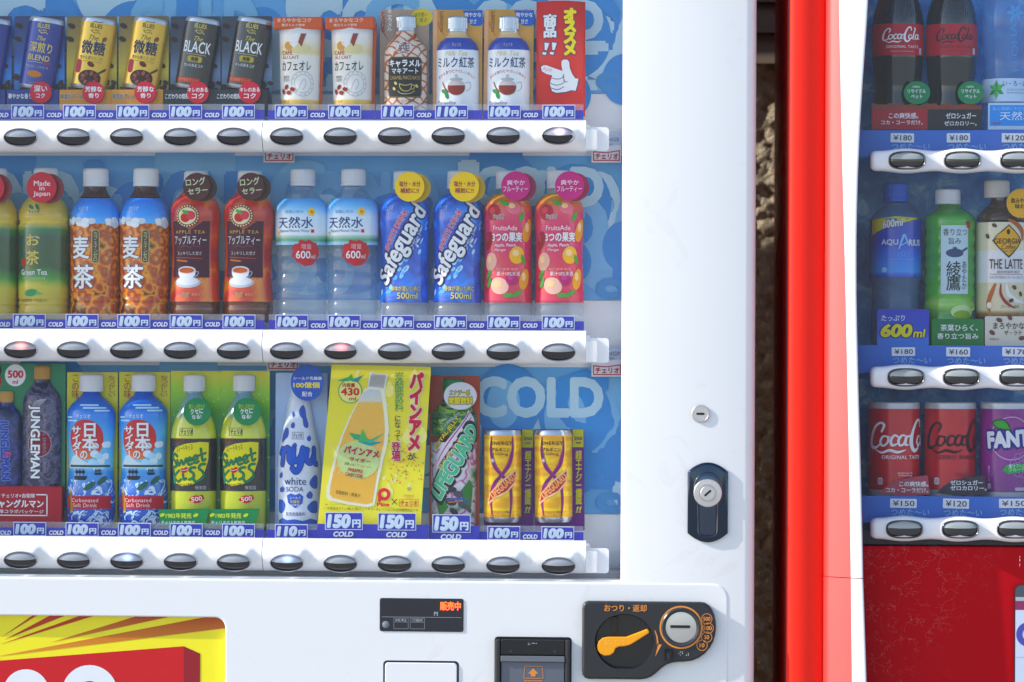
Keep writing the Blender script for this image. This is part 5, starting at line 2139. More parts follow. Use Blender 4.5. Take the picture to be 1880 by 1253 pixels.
def water():
    cx, base, d = 553, B2, DB
    T = thing('water_bottle', 'clear mineral water bottle with mountain label, left of the two', 'bottle', cx, base, d, 'clear mineral water bottles')
    T.scale = (1, 0.8, 1)
    tab0 = smooth([(344, 20), (350, 20), (356, 24), (366, 36), (378, 44), (388, 47), (460, 47), (586, 46.5), (594, 42)], 4)
    tab = fold(tab0, (388, 460, 480, 505, 530, 555, 575), 2.2, 3.2)
    m = MB(cx, base, d)
    m.lathe(tab, PET, 56)
    o = m.build('body', T)
    m = MB(cx, base, d)     # the water inside
    m.lathe([(362, 25), (376, 40), (390, 44.5), (586, 44), (592, 40)], clear_mat('water_fill', (0.94, 0.975, 0.995), 0.02, 0.02, 1.2, '#dfeefa'), 48)
    m.build('water', T)
    cap_part(T, cx, base, d, 313, 344, 22.5, M('#d3d7e2', 0.36), cx + 2)
    lb = zramp('water_label', base, [(366, '#4fa0de'), (384, '#8cc4ec'), (398, '#d2e6f6'), (430, '#e2eef8'), (434, '#9cc4b4'), (441, '#3d8a6c'), (446, '#8cc0d8'), (452, '#9fd0e6'), (460, '#7fbfe0')], 0.03, 30, 0.25, 0.3)
    m = MB(cx, base, d)
    ft = interp(tab0)
    m.lathe([(y, ft(y) + 0.9) for y in range(368, 453, 4)], lb, 56, cap_top=False, cap_bot=False)
    l = m.build('label', T)
    m = MB(cx, base, d)
    m.wrap(ft, 47)
    m.text('鈴鹿山系の', cx - 26, 389, cx + 8, 395, 1.4, ink('#6f86a8'), 0.0)
    m.text('天然水', cx - 42, 401, cx + 26, 422, 1.4, ink('#27407c'), 0.012)
    m.text('Natural Mineral Water', cx - 38, 424, cx + 20, 429, 1.4, ink('#5c7690'), 0.0)
    for i in range(6):
        a = i * math.pi / 3
        m.ell(cx + 23 + 4.5 * math.cos(a), 392 + 4.5 * math.sin(a), 3.6, 2.6, 1.4 + i * 0.03, ink('#e4c02c'), n=12, tilt=math.degrees(a))
    m.ell(cx + 23, 392, 3, 3, 1.9, ink('#d88a1c'), n=12)
    m.ell(cx - 43, 431, 4, 4, 1.4, ink('#e0c234'), n=12)
    m.rect(cx + 22, 424, cx + 28, 430, 1.5, REDI)
    m.build('print', l)
    m = MB(cx, base, d)
    m.wrap(ft, 47)
    pts = m.ellpts(cx + 13, 466, 25, 23, 40)
    pts = [(x + 2 * math.sin(i * 1.3), y + 2 * math.cos(i * 1.7)) for i, (x, y) in enumerate(pts)]
    m.poly(pts, 1.2, M('#b8233c', 0.3, 0, 0.25, 0.0))
    sl = m.build('seal', T)
    m = MB(cx, base, d)
    m.wrap(ft, 47)
    m.text('増量', cx + 4, 450, cx + 23, 460, 1.7, ink('#e8b4bc'), 0.01)
    m.text('600', cx - 5, 463, cx + 21, 477, 1.7, Wt, 0.015)
    m.text('ml', cx + 22, 469, cx + 30, 477, 1.7, Wt, 0.0)
    m.build('lettering', sl)
    return T
A = water()
twin(A, 647, B2, DB, 'clear mineral water bottle with mountain label, beside the blue sports drink')

def sports():
    cx, base, d = 742, B2, DB
    T = thing('sports_drink_bottle', 'blue sports drink bottle with a yellow tag, left of the two', 'bottle', cx, base, d, 'blue sports drink bottles')
    T.scale = (1, 0.8, 1)
    tab = smooth([(350, 20), (356, 21), (362, 30), (372, 39), (384, 44), (398, 45.5), (430, 44), (480, 42), (520, 43), (548, 44.5), (556, 44.5), (562, 43), (568, 45), (586, 44), (592, 40)], 4)
    f = interp(tab)
    pm = vor('sports_print', [(0.1, '#58b4f0'), (0.3, '#1f7ce0'), (0.5, '#1450b4'), (0.7, '#2a8ae6'), (0.95, '#6cc0f4')], 24, 0.2, 1.6, 0.4)
    m = MB(cx, base, d)
    m.lathe([p for p in tab if 358 <= p[0] <= 556], pm, 56, cap_bot=False)
    o = m.build('label', T)
    m = MB(cx, base, d)
    m.lathe([p for p in tab if p[0] <= 358], PET, 48, cap_bot=False)
    m.lathe([(556, 44)] + [p for p in tab if p[0] > 556], PETG, 48, cap_top=False)
    m.build('body', T)
    cap_part(T, cx, base, d, 316, 349, 21.5, M('#d3d7e2', 0.36), cx + 1)
    m = MB(cx, base, d)
    m.wrap(f, 45)
    rnd = random.Random(5)
    for i in range(34):       # splash
        t = rnd.uniform(0, 1)
        x, y = cx - 38 + 78 * t, 528 - 120 * t
        m.ell(x + rnd.gauss(8, 9), y + rnd.gauss(8, 10), rnd.uniform(2, 8), rnd.uniform(1.5, 4), 0.4 + 0.02 * i, ink(['#9cd0f2', '#c4e4f8', '#6cb6ea'][i % 3]), n=12, tilt=-55 + rnd.uniform(-30, 30))
    m.text('チェリオ', cx - 37, 379, cx - 18, 389, 1.2, ink('#a9d0f0'), 0.02)
    m.text('SPORTS DRINK', cx - 56, 419, cx + 28, 430, 1.6, ink('#c42a48'), 0.025, rot=-61, edge=ink('#d4e6f6'), edgew=0.04)
    m.text('Safeguard', cx - 82, 428, cx + 79, 475, 2.2, Wt, 0.03, 0.12, rot=-60, edge=ink('#141e5c'), edgew=0.07)
    m.text('セーフガード', cx - 8, 447, cx + 48, 457, 1.8, Wt, 0.01, rot=-61, edge=ink('#1c3a8c'), edgew=0.05)
    m.text('身体が渇いた時に', cx - 22, 526, cx + 34, 536, 1.6, ink('#d8cf8c'), 0.025, edge=ink('#1c2a6c'), edgew=0.04)
    m.text('500ml', cx - 10, 538, cx + 28, 550, 1.6, ink('#d8cf8c'), 0.025, edge=ink('#1c2a6c'), edgew=0.04)
    m.build('print', o)
    YT = M('#ecc81c', 0.35, 0, 0.25, 0.0)
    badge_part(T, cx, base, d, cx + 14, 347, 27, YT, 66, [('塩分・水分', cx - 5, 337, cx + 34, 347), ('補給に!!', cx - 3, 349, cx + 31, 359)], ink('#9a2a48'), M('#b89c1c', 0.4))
    return T
A = sports()
twin(A, 839, B2, DB, 'blue sports drink bottle with a yellow tag, beside the pink fruit drink')

def fruits():
    cx, base, d = 932, B2, DB
    T = thing('fruit_drink_bottle', 'pink fruit drink bottle with a magenta tag, left of the two', 'bottle', cx, base, d, 'pink fruit drink bottles')
    T.scale = (1, 0.8, 1)
    tab = smooth([(350, 20), (355, 21), (360, 30), (370, 39), (382, 44), (398, 45), (430, 44), (480, 43), (520, 44), (548, 45), (556, 45), (562, 43.5), (568, 45), (586, 44), (592, 40)], 4)
    f = interp(tab)
    pm = zramp('fruit_print', base, [(358, '#c89a2c'), (375, '#c8702c'), (395, '#c83c6c'), (440, '#c42a72'), (500, '#cc2456'), (556, '#c82c60')], 0.05, 24, 0.2, 0.4)
    m = MB(cx, base, d)
    m.lathe([p for p in tab if 357 <= p[0] <= 556], pm, 56, cap_bot=False)
    o = m.build('label', T)
    m = MB(cx, base, d)
    m.lathe([p for p in tab if p[0] <= 357], PET, 48, cap_bot=False)
    m.lathe([(556, 44)] + [p for p in tab if p[0] > 556], PETG, 48, cap_top=False)
    m.build('body', T)
    cap_part(T, cx, base, d, 315, 348, 21.5, M('#d8dae4', 0.36), cx - 1)
    m = MB(cx, base, d)
    m.wrap(f, 45)
    fr = [(cx - 26, 392, 14, 15, '#a81c3c'), (cx + 12, 383, 14, 12, '#d87c8c'), (cx + 44, 425, 12, 22, '#dc9c26'), (cx - 40, 444, 10, 18, '#8c1430'), (cx + 20, 470, 15, 16, '#e2b42c'),
          (cx - 34, 482, 14, 17, '#e4b4a4'), (cx + 36, 514, 11, 20, '#dca02c'), (cx - 14, 526, 18, 15, '#e8bcac'), (cx + 10, 514, 12, 12, '#b02c74'), (cx - 44, 524, 8, 12, '#a81c3c')]
    for i, (x, y, a, b_, c_) in enumerate(fr):
        m.ell(x, y, a, b_, 0.5 + i * 0.05, ink(c_), n=26, tilt=20)
        m.ell(x - a * 0.2, y - b_ * 0.25, a * 0.45, b_ * 0.4, 1.1 + i * 0.01, ink({'#a81c3c': '#c8485c', '#8c1430': '#b03a50', '#b02c74': '#c04c88'}.get(c_, '#eecb9c')), n=18)
    for i, (x, y, t) in enumerate(((cx - 5, 375, 20), (cx + 28, 400, -60), (cx - 38, 505, -60), (cx + 4, 543, 0), (cx + 20, 540, -30), (cx + 33, 478, 70), (cx - 36, 520, -70))):
        m.ell(x, y, 10, 4, 1.2 + i * 0.04, ink('#4c9a44'), n=14, tilt=t)
    m.text('チェリオ', cx - 26, 396, cx - 5, 404, 1.8, LOGOK, 0.03, edge=ink('#f0dfe2'), edgew=0.1)
    m.text('FruitsAde', cx - 26, 416, cx + 19, 425, 1.6, ink('#f2dbe2'), 0.01)
    m.text('3つの果実', cx - 28, 428, cx + 29, 446, 1.6, Wt, 0.03)
    m.text('Apple, Peach,', cx - 24, 449, cx + 18, 456, 1.6, Wt, 0.015, 0.2)
    m.text('Mango', cx - 24, 458, cx - 2, 464, 1.6, Wt, 0.015, 0.2)
    m.text('りんご・ピーチ・マンゴー', cx - 20, 493, cx + 22, 498, 1.6, Wt, 0.0)
    m.text('果汁10%未満', cx - 19, 500, cx + 25, 508, 1.6, Wt, 0.0)
    m.build('print', o)
    MG = M('#b81c7c', 0.35, 0, 0.25, 0.0)
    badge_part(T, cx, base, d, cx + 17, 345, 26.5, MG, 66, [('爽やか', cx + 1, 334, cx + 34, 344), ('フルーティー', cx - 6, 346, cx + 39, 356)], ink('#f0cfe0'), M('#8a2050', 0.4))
    return T
A = fruits()
twin(A, 1027, B2, DB, 'pink fruit drink bottle with a magenta tag, last in the middle row')

# ---------------------------------------------------------- row 3
B3 = 978
def jungle():
    cx, base, d = 24, B3, IN_ + 0.075
    T = thing('energy_drink_card', 'green and red card with two dark camouflage energy bottles', 'sign card', cx, base, d)
    m = MB(cx, base, d)
    m.rrect(-80, 672, 119, 900, 3, 0, M('#0f7450', 0.35, 0, 0.4, 0.2, grain=0.08, scale=30), 3)
    bk = m.build('backing_card', T)
    m = MB(cx, base, d)
    m.box(-80, 893, 118, 976, 0, 22, M('#a01834', 0.35, 0, 0.25, 0.0))
    bs = m.build('base', T, bevel=1.5)
    m = MB(cx, base, d)
    m.text('チェリオ×自衛隊', 8, 906, 69, 914, 22.6, Wt, 0.015)
    m.text('ジャングルマン', -12, 917, 85, 932, 22.6, Wt, 0.04)
    m.text('自衛隊コラボパッケージ', -14, 935, 85, 942, 22.6, Wt, 0.015)
    m.rect(71, 907, 92, 909, 22.6, Wt); m.rect(90, 907, 92, 946, 22.6, Wt); m.rect(-30, 944.5, 92, 946.5, 22.6, Wt); m.rect(-30, 907, 5, 909, 22.6, Wt)
    m.build('lettering', bs)
    m = MB(cx, base, d)
    m.ell(27, 693, 19, 20, 0.6, Wt)
    m.text('500', 13, 684, 42, 698, 1.0, REDI, 0.03)
    m.text('ml', 22, 701, 32, 709, 1.0, REDI, 0.02)
    m.text('定番', -22, 676, 2, 692, 1.0, Bk, 0.05)
    m.text('容量', -22, 695, 2, 711, 1.0, REDI, 0.05)
    m.build('lettering', bk)
    camk = camo('dark_digital_camo', [(0.0, '#24223a'), (0.44, '#4c4a64'), (0.5, '#605e7a'), (0.56, '#34324a')], 70)
    camb = camo('blue_digital_camo', [(0.0, '#141c44'), (0.45, '#2a3568'), (0.52, '#3c4a84'), (0.58, '#1a2250')], 70)
    CAPT = M('#b08a4e', 0.4)
    for bx, tab, pm, cy in ((77, smooth([(701, 14), (706, 15), (716, 22), (728, 31), (742, 35), (885, 35), (893, 32)], 3), camk, (676, 700, 14.5)),
                            (12, smooth([(742, 12), (748, 14), (758, 22), (770, 28), (885, 28), (893, 26)], 3), camb, (722, 742, 12.5))):
        m = MB(cx, base, d)
        m.lathe(tab, pm, 48, bx, 0.6, 3)
        o = m.build('bottle', T)
        cap_part(T, cx, base, d, cy[0], cy[1], cy[2], CAPT, bx, 0.6, 3)
        m = MB(cx, base, d)
        m.wrap(interp(tab), 35 if bx > 50 else 28, bx, 0.6, 3)
        if bx > 50:
            m.ell(77, 816, 22, 24, 0.5, ink('#7c1c34'))
            m.ring(77, 816, 22.5, 21, 0.7, ink('#9c9ca8'), 1.08)
            m.text('JUNGLEMAN', 67 - 66, 810 - 9, 67 + 66, 824, 1.2, Wt, 0.035, rot=90, edge=ink('#2a2833'), edgew=0.04)
            m.text('SURVIVAL ENERGY DRINK', 86 - 54, 813, 86 + 54, 819, 1.2, ink('#9a8c9a'), 0.01, rot=90)
            m.text('DIEHARD TASTE', 53 - 33, 816, 53 + 33, 820, 1.2, ink('#9a8c9a'), 0.0, rot=90)
            for i in range(5):
                m.stroke([(64 + i * 3, 748), (70 + i * 3.4, 740), (82 + i * 2, 735)], [0.6, 1.4, 0.4], 1.2, ink('#b9b9c4'))
        else:
            m.text('JUNGLEMAN', 11 - 55, 828 - 10, 11 + 55, 838, 1.2, ink('#2c4c9c'), 0.05, rot=88, edge=ink('#8a9cc8'), edgew=0.05)
            m.ell(17, 836, 8, 4, 1.6, ink('#b04a84'), n=16, tilt=-20)
        m.build('print', o)
jungle()

def japan():
    cx, base, d = 168, B3, DC
    T = thing('cider_bottle', 'blue cider bottle with a red sun on a yellow card, left of the two', 'bottle display', cx, base, d, 'red sun cider bottles on yellow cards')
    m = MB(cx, base, d)
    m.rrect(122, 687, 215, 974, 2, 0, zramp('card_yellow_green', base, [(685, '#c4bc2c'), (800, '#b2b22c'), (975, '#98a030')], 0.04, 10), 3)
    bk = m.build('backing_card', T)
    m = MB(cx, base, d)
    m.text('この味', 131, 692, 144, 735, 0.6, ink('#a02448'), 0.0, vert=True)
    m.text('なつかしい', 198, 693, 211, 731, 0.6, ink('#7a2a5c'), 0.0, vert=True)
    m.build('lettering', bk)
    tab = smooth([(722, 15), (728, 18), (735, 26), (745, 36), (757, 43), (775, 44), (830, 41.5), (870, 41), (900, 43.5), (935, 44), (950, 44), (963, 41), (966, 39)], 4)
    f = interp(tab)
    pm, n, b = mat_new('cider_print')
    vec, xyz = objz(n)
    z0 = (base - 966) * KB
    z1 = (base - 722) * KB
    fz = math_n(n, 'MULTIPLY_ADD', xyz[2], 1 / (z1 - z0), -z0 / (z1 - z0))
    sky_ = ramp(n, fz, [(0.0, '#1c3f94'), (0.25, '#2a6cc0'), (0.42, '#3f9ad4'), (0.46, '#8ac8e4'), (0.7, '#5cb4e6'), (0.85, '#2a88d8'), (1.0, '#1a5cb4')])
    wv = noise(n, vec, 46, 5, 0.65, 2.5)
    foam = math_n(n, 'MULTIPLY', math_n(n, 'GREATER_THAN', wv, 0.56), math_n(n, 'LESS_THAN', fz, 0.36))
    n.links.new(mixc(n, foam, sky_, '#d4e4f2'), b.inputs['Base Color'])
    b.inputs['Roughness'].default_value = 0.22
    b.inputs['Coat Weight'].default_value = 0.4
    m = MB(cx, base, d)
    m.lathe(tab, pm, 52, cx, 0.75, 6)
    o = m.build('bottle', T)
    cap_part(T, cx, base, d, 691, 722, 21.5, CAPW, cx, 0.75, 6)
    m = MB(cx, base, d)
    m.wrap(f, 43, cx, 0.75, 6)
    for x, y, w_ in ((170, 746, 20), (182, 751, 24), (196, 756, 16), (130, 768, 8), (136, 774, 12)):
        m.rrect(x - w_, y - 1.5, x + w_, y + 1.5, 1.4, 0.6 + y * 0.0006, ink('#bfe0f4'))
    m.ell(164, 808, 34, 36, 0.7, zramp('cider_sun', base, [(772, '#b81c34'), (815, '#c83a34'), (844, '#e08c3c')], 0.0))
    m.text('チェリオ', 147, 762, 173, 770, 0.9, ink('#cfe8f8'), 0.02)
    sh = ink('#8a3a34')
    m.text('日本', 158, 778, 186, 829, 1.5, Wt, 0.03, vert=True, edge=sh, edgew=0.03)
    m.text('の', 154, 828, 168, 843, 1.5, Wt, 0.03, edge=sh, edgew=0.03)
    m.text('サイダ', 136, 784, 157, 828, 1.5, Wt, 0.03, vert=True, edge=sh, edgew=0.03)
    m.stroke([(146, 829), (146, 838)], 3, 1.5, Wt)
    m.poly([(124, 856), (136, 838), (146, 836), (158, 846), (176, 853), (176, 860), (124, 860)], 0.9, ink('#cfe0ec'))
    for i in range(12):
        m.ell(176 + random.Random(i).uniform(-4, 34), 838 - random.Random(i + 50).uniform(-22, 22), 8, 6, 0.95 + i * 0.02, ink(['#d9ecf6', '#b9dcf0'][i % 2]), n=14)
    m.rect(128, 854, 216, 858, 1.3, ink('#2c4a48'))
    for x, y, s_ in ((154, 874, 1.0), (188, 868, 0.55)):
        k_ = ink('#16202c')
        m.poly([(x - 15 * s_, y), (x - 11 * s_, y + 7 * s_), (x + 11 * s_, y + 7 * s_), (x + 14 * s_, y)], 1.4, k_)
        for i in (-8, -1, 6):
            m.rect(x + i * s_ - 0.6, y - 14 * s_, x + i * s_ + 0.6, y, 1.4, k_)
            m.rect(x + i * s_ - 3 * s_, y - 10 * s_, x + i * s_ + 3 * s_, y - 5 * s_, 1.45, k_)
    for x, y in ((172, 892), (196, 882)):
        m.rot = None
        m.ell(x, y, 12, 5, 1.4, ink('#2a5a4c'), n=16, tilt=-35)
    m.rect(123, 910, 214, 933, 1.2, ink('#a81c34'))
    m.text('Carbonated', 138, 914, 187, 921, 1.6, ink('#ecdce0'), 0.005, spacing=1.1)
    m.text('Soft Drink', 141, 923, 185, 930, 1.6, ink('#ecdce0'), 0.005, spacing=1.1)
    m.poly([(129, 902), (135, 901), (140, 939), (134, 941)], 1.4, ink('#c8a832'))
    m.text('微炭酸飲料', 131, 904, 137, 938, 1.8, ink('#4a3414'), 0.01, vert=True, rot=-6)
    for i, (x, y) in enumerate(((150, 943), (180, 950), (160, 958), (190, 940))):
        m.stroke([(x - 14, y + 6), (x - 4, y - 3), (x + 6, y + 1), (x + 14, y - 3)], [1, 3, 2, 1], 1.2 + i * 0.02, ink('#a8cfea'))
    m.build('print', o)
    return T
A = japan()
twin(A, 265, B3, DC, 'blue cider bottle with a red sun on a yellow card, beside the green soda')

def sweet():
    cx, base, d = 357, B3, DC
    T = thing('lemon_soda_bottle', 'yellow green soda bottle with black label on a green card, left of the two', 'bottle display', cx, base, d, 'yellow green soda bottles on green cards')
    m = MB(cx, base, d)
    m.rrect(312, 684, 403, 974, 3, 0, zramp('card_lime', base, [(684, '#c8c41c'), (715, '#94bc2c'), (770, '#2c8c40'), (975, '#0f5a34')], 0.06, 14, 0.3, 0.2, (120, 0.14, '#a8cc6c')), 3)
    m.build('backing_card', T)
    tab = smooth([(720, 13), (726, 14), (738, 20), (755, 28), (775, 36), (795, 41), (810, 42), (930, 41.5), (968, 41)], 4)
    f = interp(tab)
    bx = 356
    m = MB(cx, base, d)
    pm = zramp('soda_fill', base, [(720, '#6f93a4'), (760, '#93b094'), (766, '#c8ca50'), (800, '#c2c640'), (900, '#b4ba34'), (960, '#a4ac38')], 0.02, 30, 0.12, 0.7)
    m.lathe(tab, pm, 52, bx, 0.75, 6)
    o = m.build('bottle', T)
    cap_part(T, cx, base, d, 691, 721, 19.5, CAPW, bx + 1, 0.75, 6)
    m = MB(cx, base, d)
    m.lathe([(y, f(y) + 0.8) for y in (806, 830, 860, 880, 901)], M('#1b1b20', 0.25, 0, 0.5, 0.4), 52, bx, 0.75, 6, False, False)
    lb = m.build('label', T)
    m = MB(cx, base, d)
    m.wrap(f, 42, bx, 0.75, 6)
    m.text('チェリオ', bx - 20, 789, bx + 4, 799, 0.8, LOGOK, 0.03)
    m.frame(bx - 23, 787, bx + 3, 801, 0.7, 0.8, LOGOK)
    m.poly([(bx - 38, 833), (bx - 30, 822), (bx - 8, 815), (bx + 16, 812), (bx + 34, 813), (bx + 33, 845), (bx + 24, 870), (bx + 6, 888), (bx - 16, 892), (bx - 32, 886), (bx - 38, 868)], 1.3, ink('#d4cc20'))
    m.text('爽快の味', bx - 38, 806, bx - 12, 812, 1.4, ink('#a04820'), 0.0, rot=-6)
    m.text('スィートキッス', bx - 28, 818, bx + 4, 829, 1.7, ink('#2a2a18'), 0.0, rot=-10)
    DG, DE = ink('#1d7a58'), ink('#12382c')
    st = lambda p, w_=5: m.stroke([(bx + a, b_) for a, b_ in p], w_ * 0.72, 2.3, DG, DE, 1.5)
    # Sweet
    st([(-26, 838), (-33, 834), (-38, 841), (-31, 848), (-28, 856), (-36, 858)])
    st([(-26, 845), (-22, 855), (-17, 845), (-13, 853), (-8, 842)], 4)
    st([(-6, 848), (1, 845), (-1, 840), (-5, 845), (-3, 853), (3, 851)], 4)
    st([(5, 845), (12, 842), (9, 836), (5, 842), (8, 850), (14, 847)], 4)
    st([(18, 824), (20, 838), (22, 846), (27, 843)], 4)
    st([(10, 838), (27, 832)], 3.5)
    # kiss
    st([(-36, 862), (-34, 876), (-32, 888)])
    st([(-22, 864), (-33, 876), (-24, 884), (-18, 880)], 4)
    st([(-14, 870), (-12, 880), (-8, 878)], 4)
    st([(8, 858), (1, 859), (-1, 864), (5, 869), (5, 876), (-2, 880)], 4.5)
    st([(26, 852), (18, 853), (15, 860), (22, 866), (23, 876), (10, 884), (6, 880)], 4.5)
    lip = [(-19, 863), (-15, 859), (-12, 861), (-9, 857), (-2, 860), (-8, 867), (-14, 869)]
    m.poly([(bx + a, b_) for a, b_ in lip], 2.6, ink('#c01c30'))
    m.stroke([(bx - 18, 863), (bx - 11, 863.5), (bx - 3, 860.5)], 0.9, 2.9, Wt)
    m.text('Since1982', bx - 26, 886, bx + 6, 891, 1.7, ink('#2a3a20'), 0.0)
    m.text('微炭酸', bx + 8, 891, bx + 29, 898, 1.7, ink('#b9bcc0'), 0.0)
    m.poly([(bx - 4, 917), (bx + 2, 911), (bx + 10, 908), (bx + 14, 910), (bx + 21, 907), (bx + 26, 914), (bx + 16, 922), (bx + 8, 923)], 1.0, ink('#c0242c'))
    m.text('500', bx + 1, 911, bx + 21, 919, 1.4, Wt, 0.02, rot=-8)
    m.build('print', lb)
    m = MB(cx, base, d)
    m.poly([(299, 934), (392, 932), (384, 963), (303, 963)], 44, M('#0f7a48', 0.35, 0, 0.25, 0.0), 3)
    sg = m.build('sign', T)
    m = MB(cx, base, d)
    m.text('1982年発売', 312, 940, 359, 950, 44.6, ink('#c9d84a'), 0.025)
    m.text('チェリオの人気商品', 304, 954, 366, 961, 44.6, Wt, 0.015)
    for x in (306, 367):
        m.ell(x, 944, 5, 3, 44.6, ink('#b8c832'), n=16, tilt=-25)
    m.build('lettering', sg)
    badge_part(T, cx, base, d, 370, 757, 25, GRN, 54, [('懐かしの甘さが', 355, 743, 384, 752, {'mat': ink('#b8c832'), 'bold': 0.01}), ('クセに', 358, 751, 381, 761, {'rot': -5, 'bold': 0.03}), ('なる!', 361, 762, 378, 770, {'rot': -5, 'bold': 0.03})], Wt)
    return T
A = sweet()
twin(A, 448.5, B3, DC, 'yellow green soda bottle with black label on a green card, beside the white soda')

def nyu():
    cx, base, d = 552, B3, DC
    T = thing('milk_soda_bottle', 'white soda bottle with blue cow spots on a pale blue card', 'bottle display', cx, base, d)
    m = MB(cx, base, d)
    m.rrect(505, 687, 600, 974, 3, 0, zramp('card_pale_blue', base, [(686, '#b4c8e6'), (800, '#a8c0e4'), (975, '#9cb4dc')], 0.03, 10, 0.3, 0.2, (150, 0.1, '#d4e2f4')), 3)
    bk = m.build('backing_card', T)
    m = MB(cx, base, d)
    BL = ink('#4464b0')
    m.ell(568, 704, 30, 33, 40, BL, 2)
    m.text('シールド乳酸菌', 543, 693, 595, 699, 40.6, Wt, 0.02)
    m.text('100億個', 543, 703, 591, 714, 40.6, ink('#d8c94a'), 0.03)
    m.text('配合', 559, 720, 578, 729, 40.6, Wt, 0.02)
    m.build('badge', T)
    tab = smooth([(690, 15), (722, 15), (735, 19), (760, 24), (785, 29), (810, 35), (840, 39), (870, 40), (968, 39)], 3)
    f = interp(tab)
    m = MB(cx, base, d)
    m.lathe(tab, M('#d9e1f0', 0.22, 0, 0.4, 0.4), 52, 549, 0.7, 4)
    o = m.build('bottle', T)
    m = MB(cx, base, d)
    m.wrap(f, 40, 549, 0.7, 4)
    blobs = [[(552, 757), (556, 750), (566, 745), (573, 752), (574, 766), (578, 780), (573, 787), (564, 783), (562, 770), (556, 766)],
             [(512, 790), (520, 786), (527, 792), (527, 803), (520, 808), (513, 814), (509, 804)],
             [(531, 759), (536, 757), (539, 761), (540, 765), (534, 767)], [(531, 780), (537, 776), (542, 780), (540, 787), (532, 786)],
             [(570, 804), (577, 800), (580, 806), (575, 811), (570, 809)], [(539, 817), (545, 813), (549, 819), (545, 824), (540, 822)],
             [(512, 870), (518, 867), (520, 874), (515, 878), (511, 876)], [(572, 885), (584, 872), (592, 878), (590, 896), (578, 895)],
             [(513, 896), (521, 893), (524, 900), (517, 904), (512, 901)], [(567, 907), (574, 901), (580, 908), (576, 915), (568, 913)],
             [(508, 918), (520, 918), (526, 926), (522, 938), (514, 942), (507, 936)], [(568, 930), (580, 919), (592, 922), (592, 940), (576, 940)]]
    for i, bl in enumerate(blobs):
        q = []
        nb = len(bl)
        for k_ in range(nb):
            p0, p1, p2, p3 = bl[k_ - 1], bl[k_], bl[(k_ + 1) % nb], bl[(k_ + 2) % nb]
            for t in (0, 0.33, 0.66):
                q.append(tuple(0.5 * (2 * p1[a] + (p2[a] - p0[a]) * t + (2 * p0[a] - 5 * p1[a] + 4 * p2[a] - p3[a]) * t * t + (3 * p1[a] - p0[a] - 3 * p2[a] + p3[a]) * t ** 3) for a in (0, 1)))
        m.poly(q, 0.6 + i * 0.02, BL)
    m.text('チェリオ', 540, 796, 559, 805, 1.0, LOGOK, 0.03)
    m.frame(537, 794, 562, 807, 0.7, 0.9, LOGOK)
    NB, NE = ink('#2a62b8'), ink('#142a6c')
    st = lambda p, w_=9: m.stroke(p, w_, 1.8, NB, NE, 2.5)
    st([(513, 832), (517, 824), (520, 838), (519, 853)])
    st([(520, 836), (527, 823), (534, 828), (534, 843), (540, 850)])
    st([(542, 824), (542, 840), (549, 847), (557, 836), (560, 823)])
    st([(559, 828), (556, 852), (548, 866), (541, 860)])
    st([(568, 826), (566, 842), (574, 850), (582, 836), (584, 824)])
    st([(583, 832), (583, 848), (588, 852)])
    m.text('ニュー', 572, 823, 588, 829, 1.4, NE, 0.01)
    m.text('white', 525, 876, 566, 890, 1.2, ink('#20306c'), 0.005)
    m.text('SODA', 529, 893, 561, 902, 1.2, ink('#20306c'), 0.005)
    m.poly([(530, 909), (538, 905), (546, 908), (554, 905), (561, 911), (559, 923), (546, 932), (533, 923)], 1.0, BL)
    m.text('シールド', 536, 911, 556, 916, 1.4, Wt, 0.0)
    m.text('乳酸菌', 537, 917.5, 554, 923, 1.4, ink('#d8c94a'), 0.01)
    m.text('100億個', 538, 924.5, 553, 928, 1.4, Wt, 0.0)
    m.text('乳性炭酸飲料', 528, 939, 565, 946, 1.2, ink('#20306c'), 0.005)
    m.poly([(508, 955), (520, 950), (530, 954), (545, 952), (560, 955), (575, 951), (592, 955), (592, 968), (508, 968)], 1.1, BL)
    m.build('print', o)
nyu()

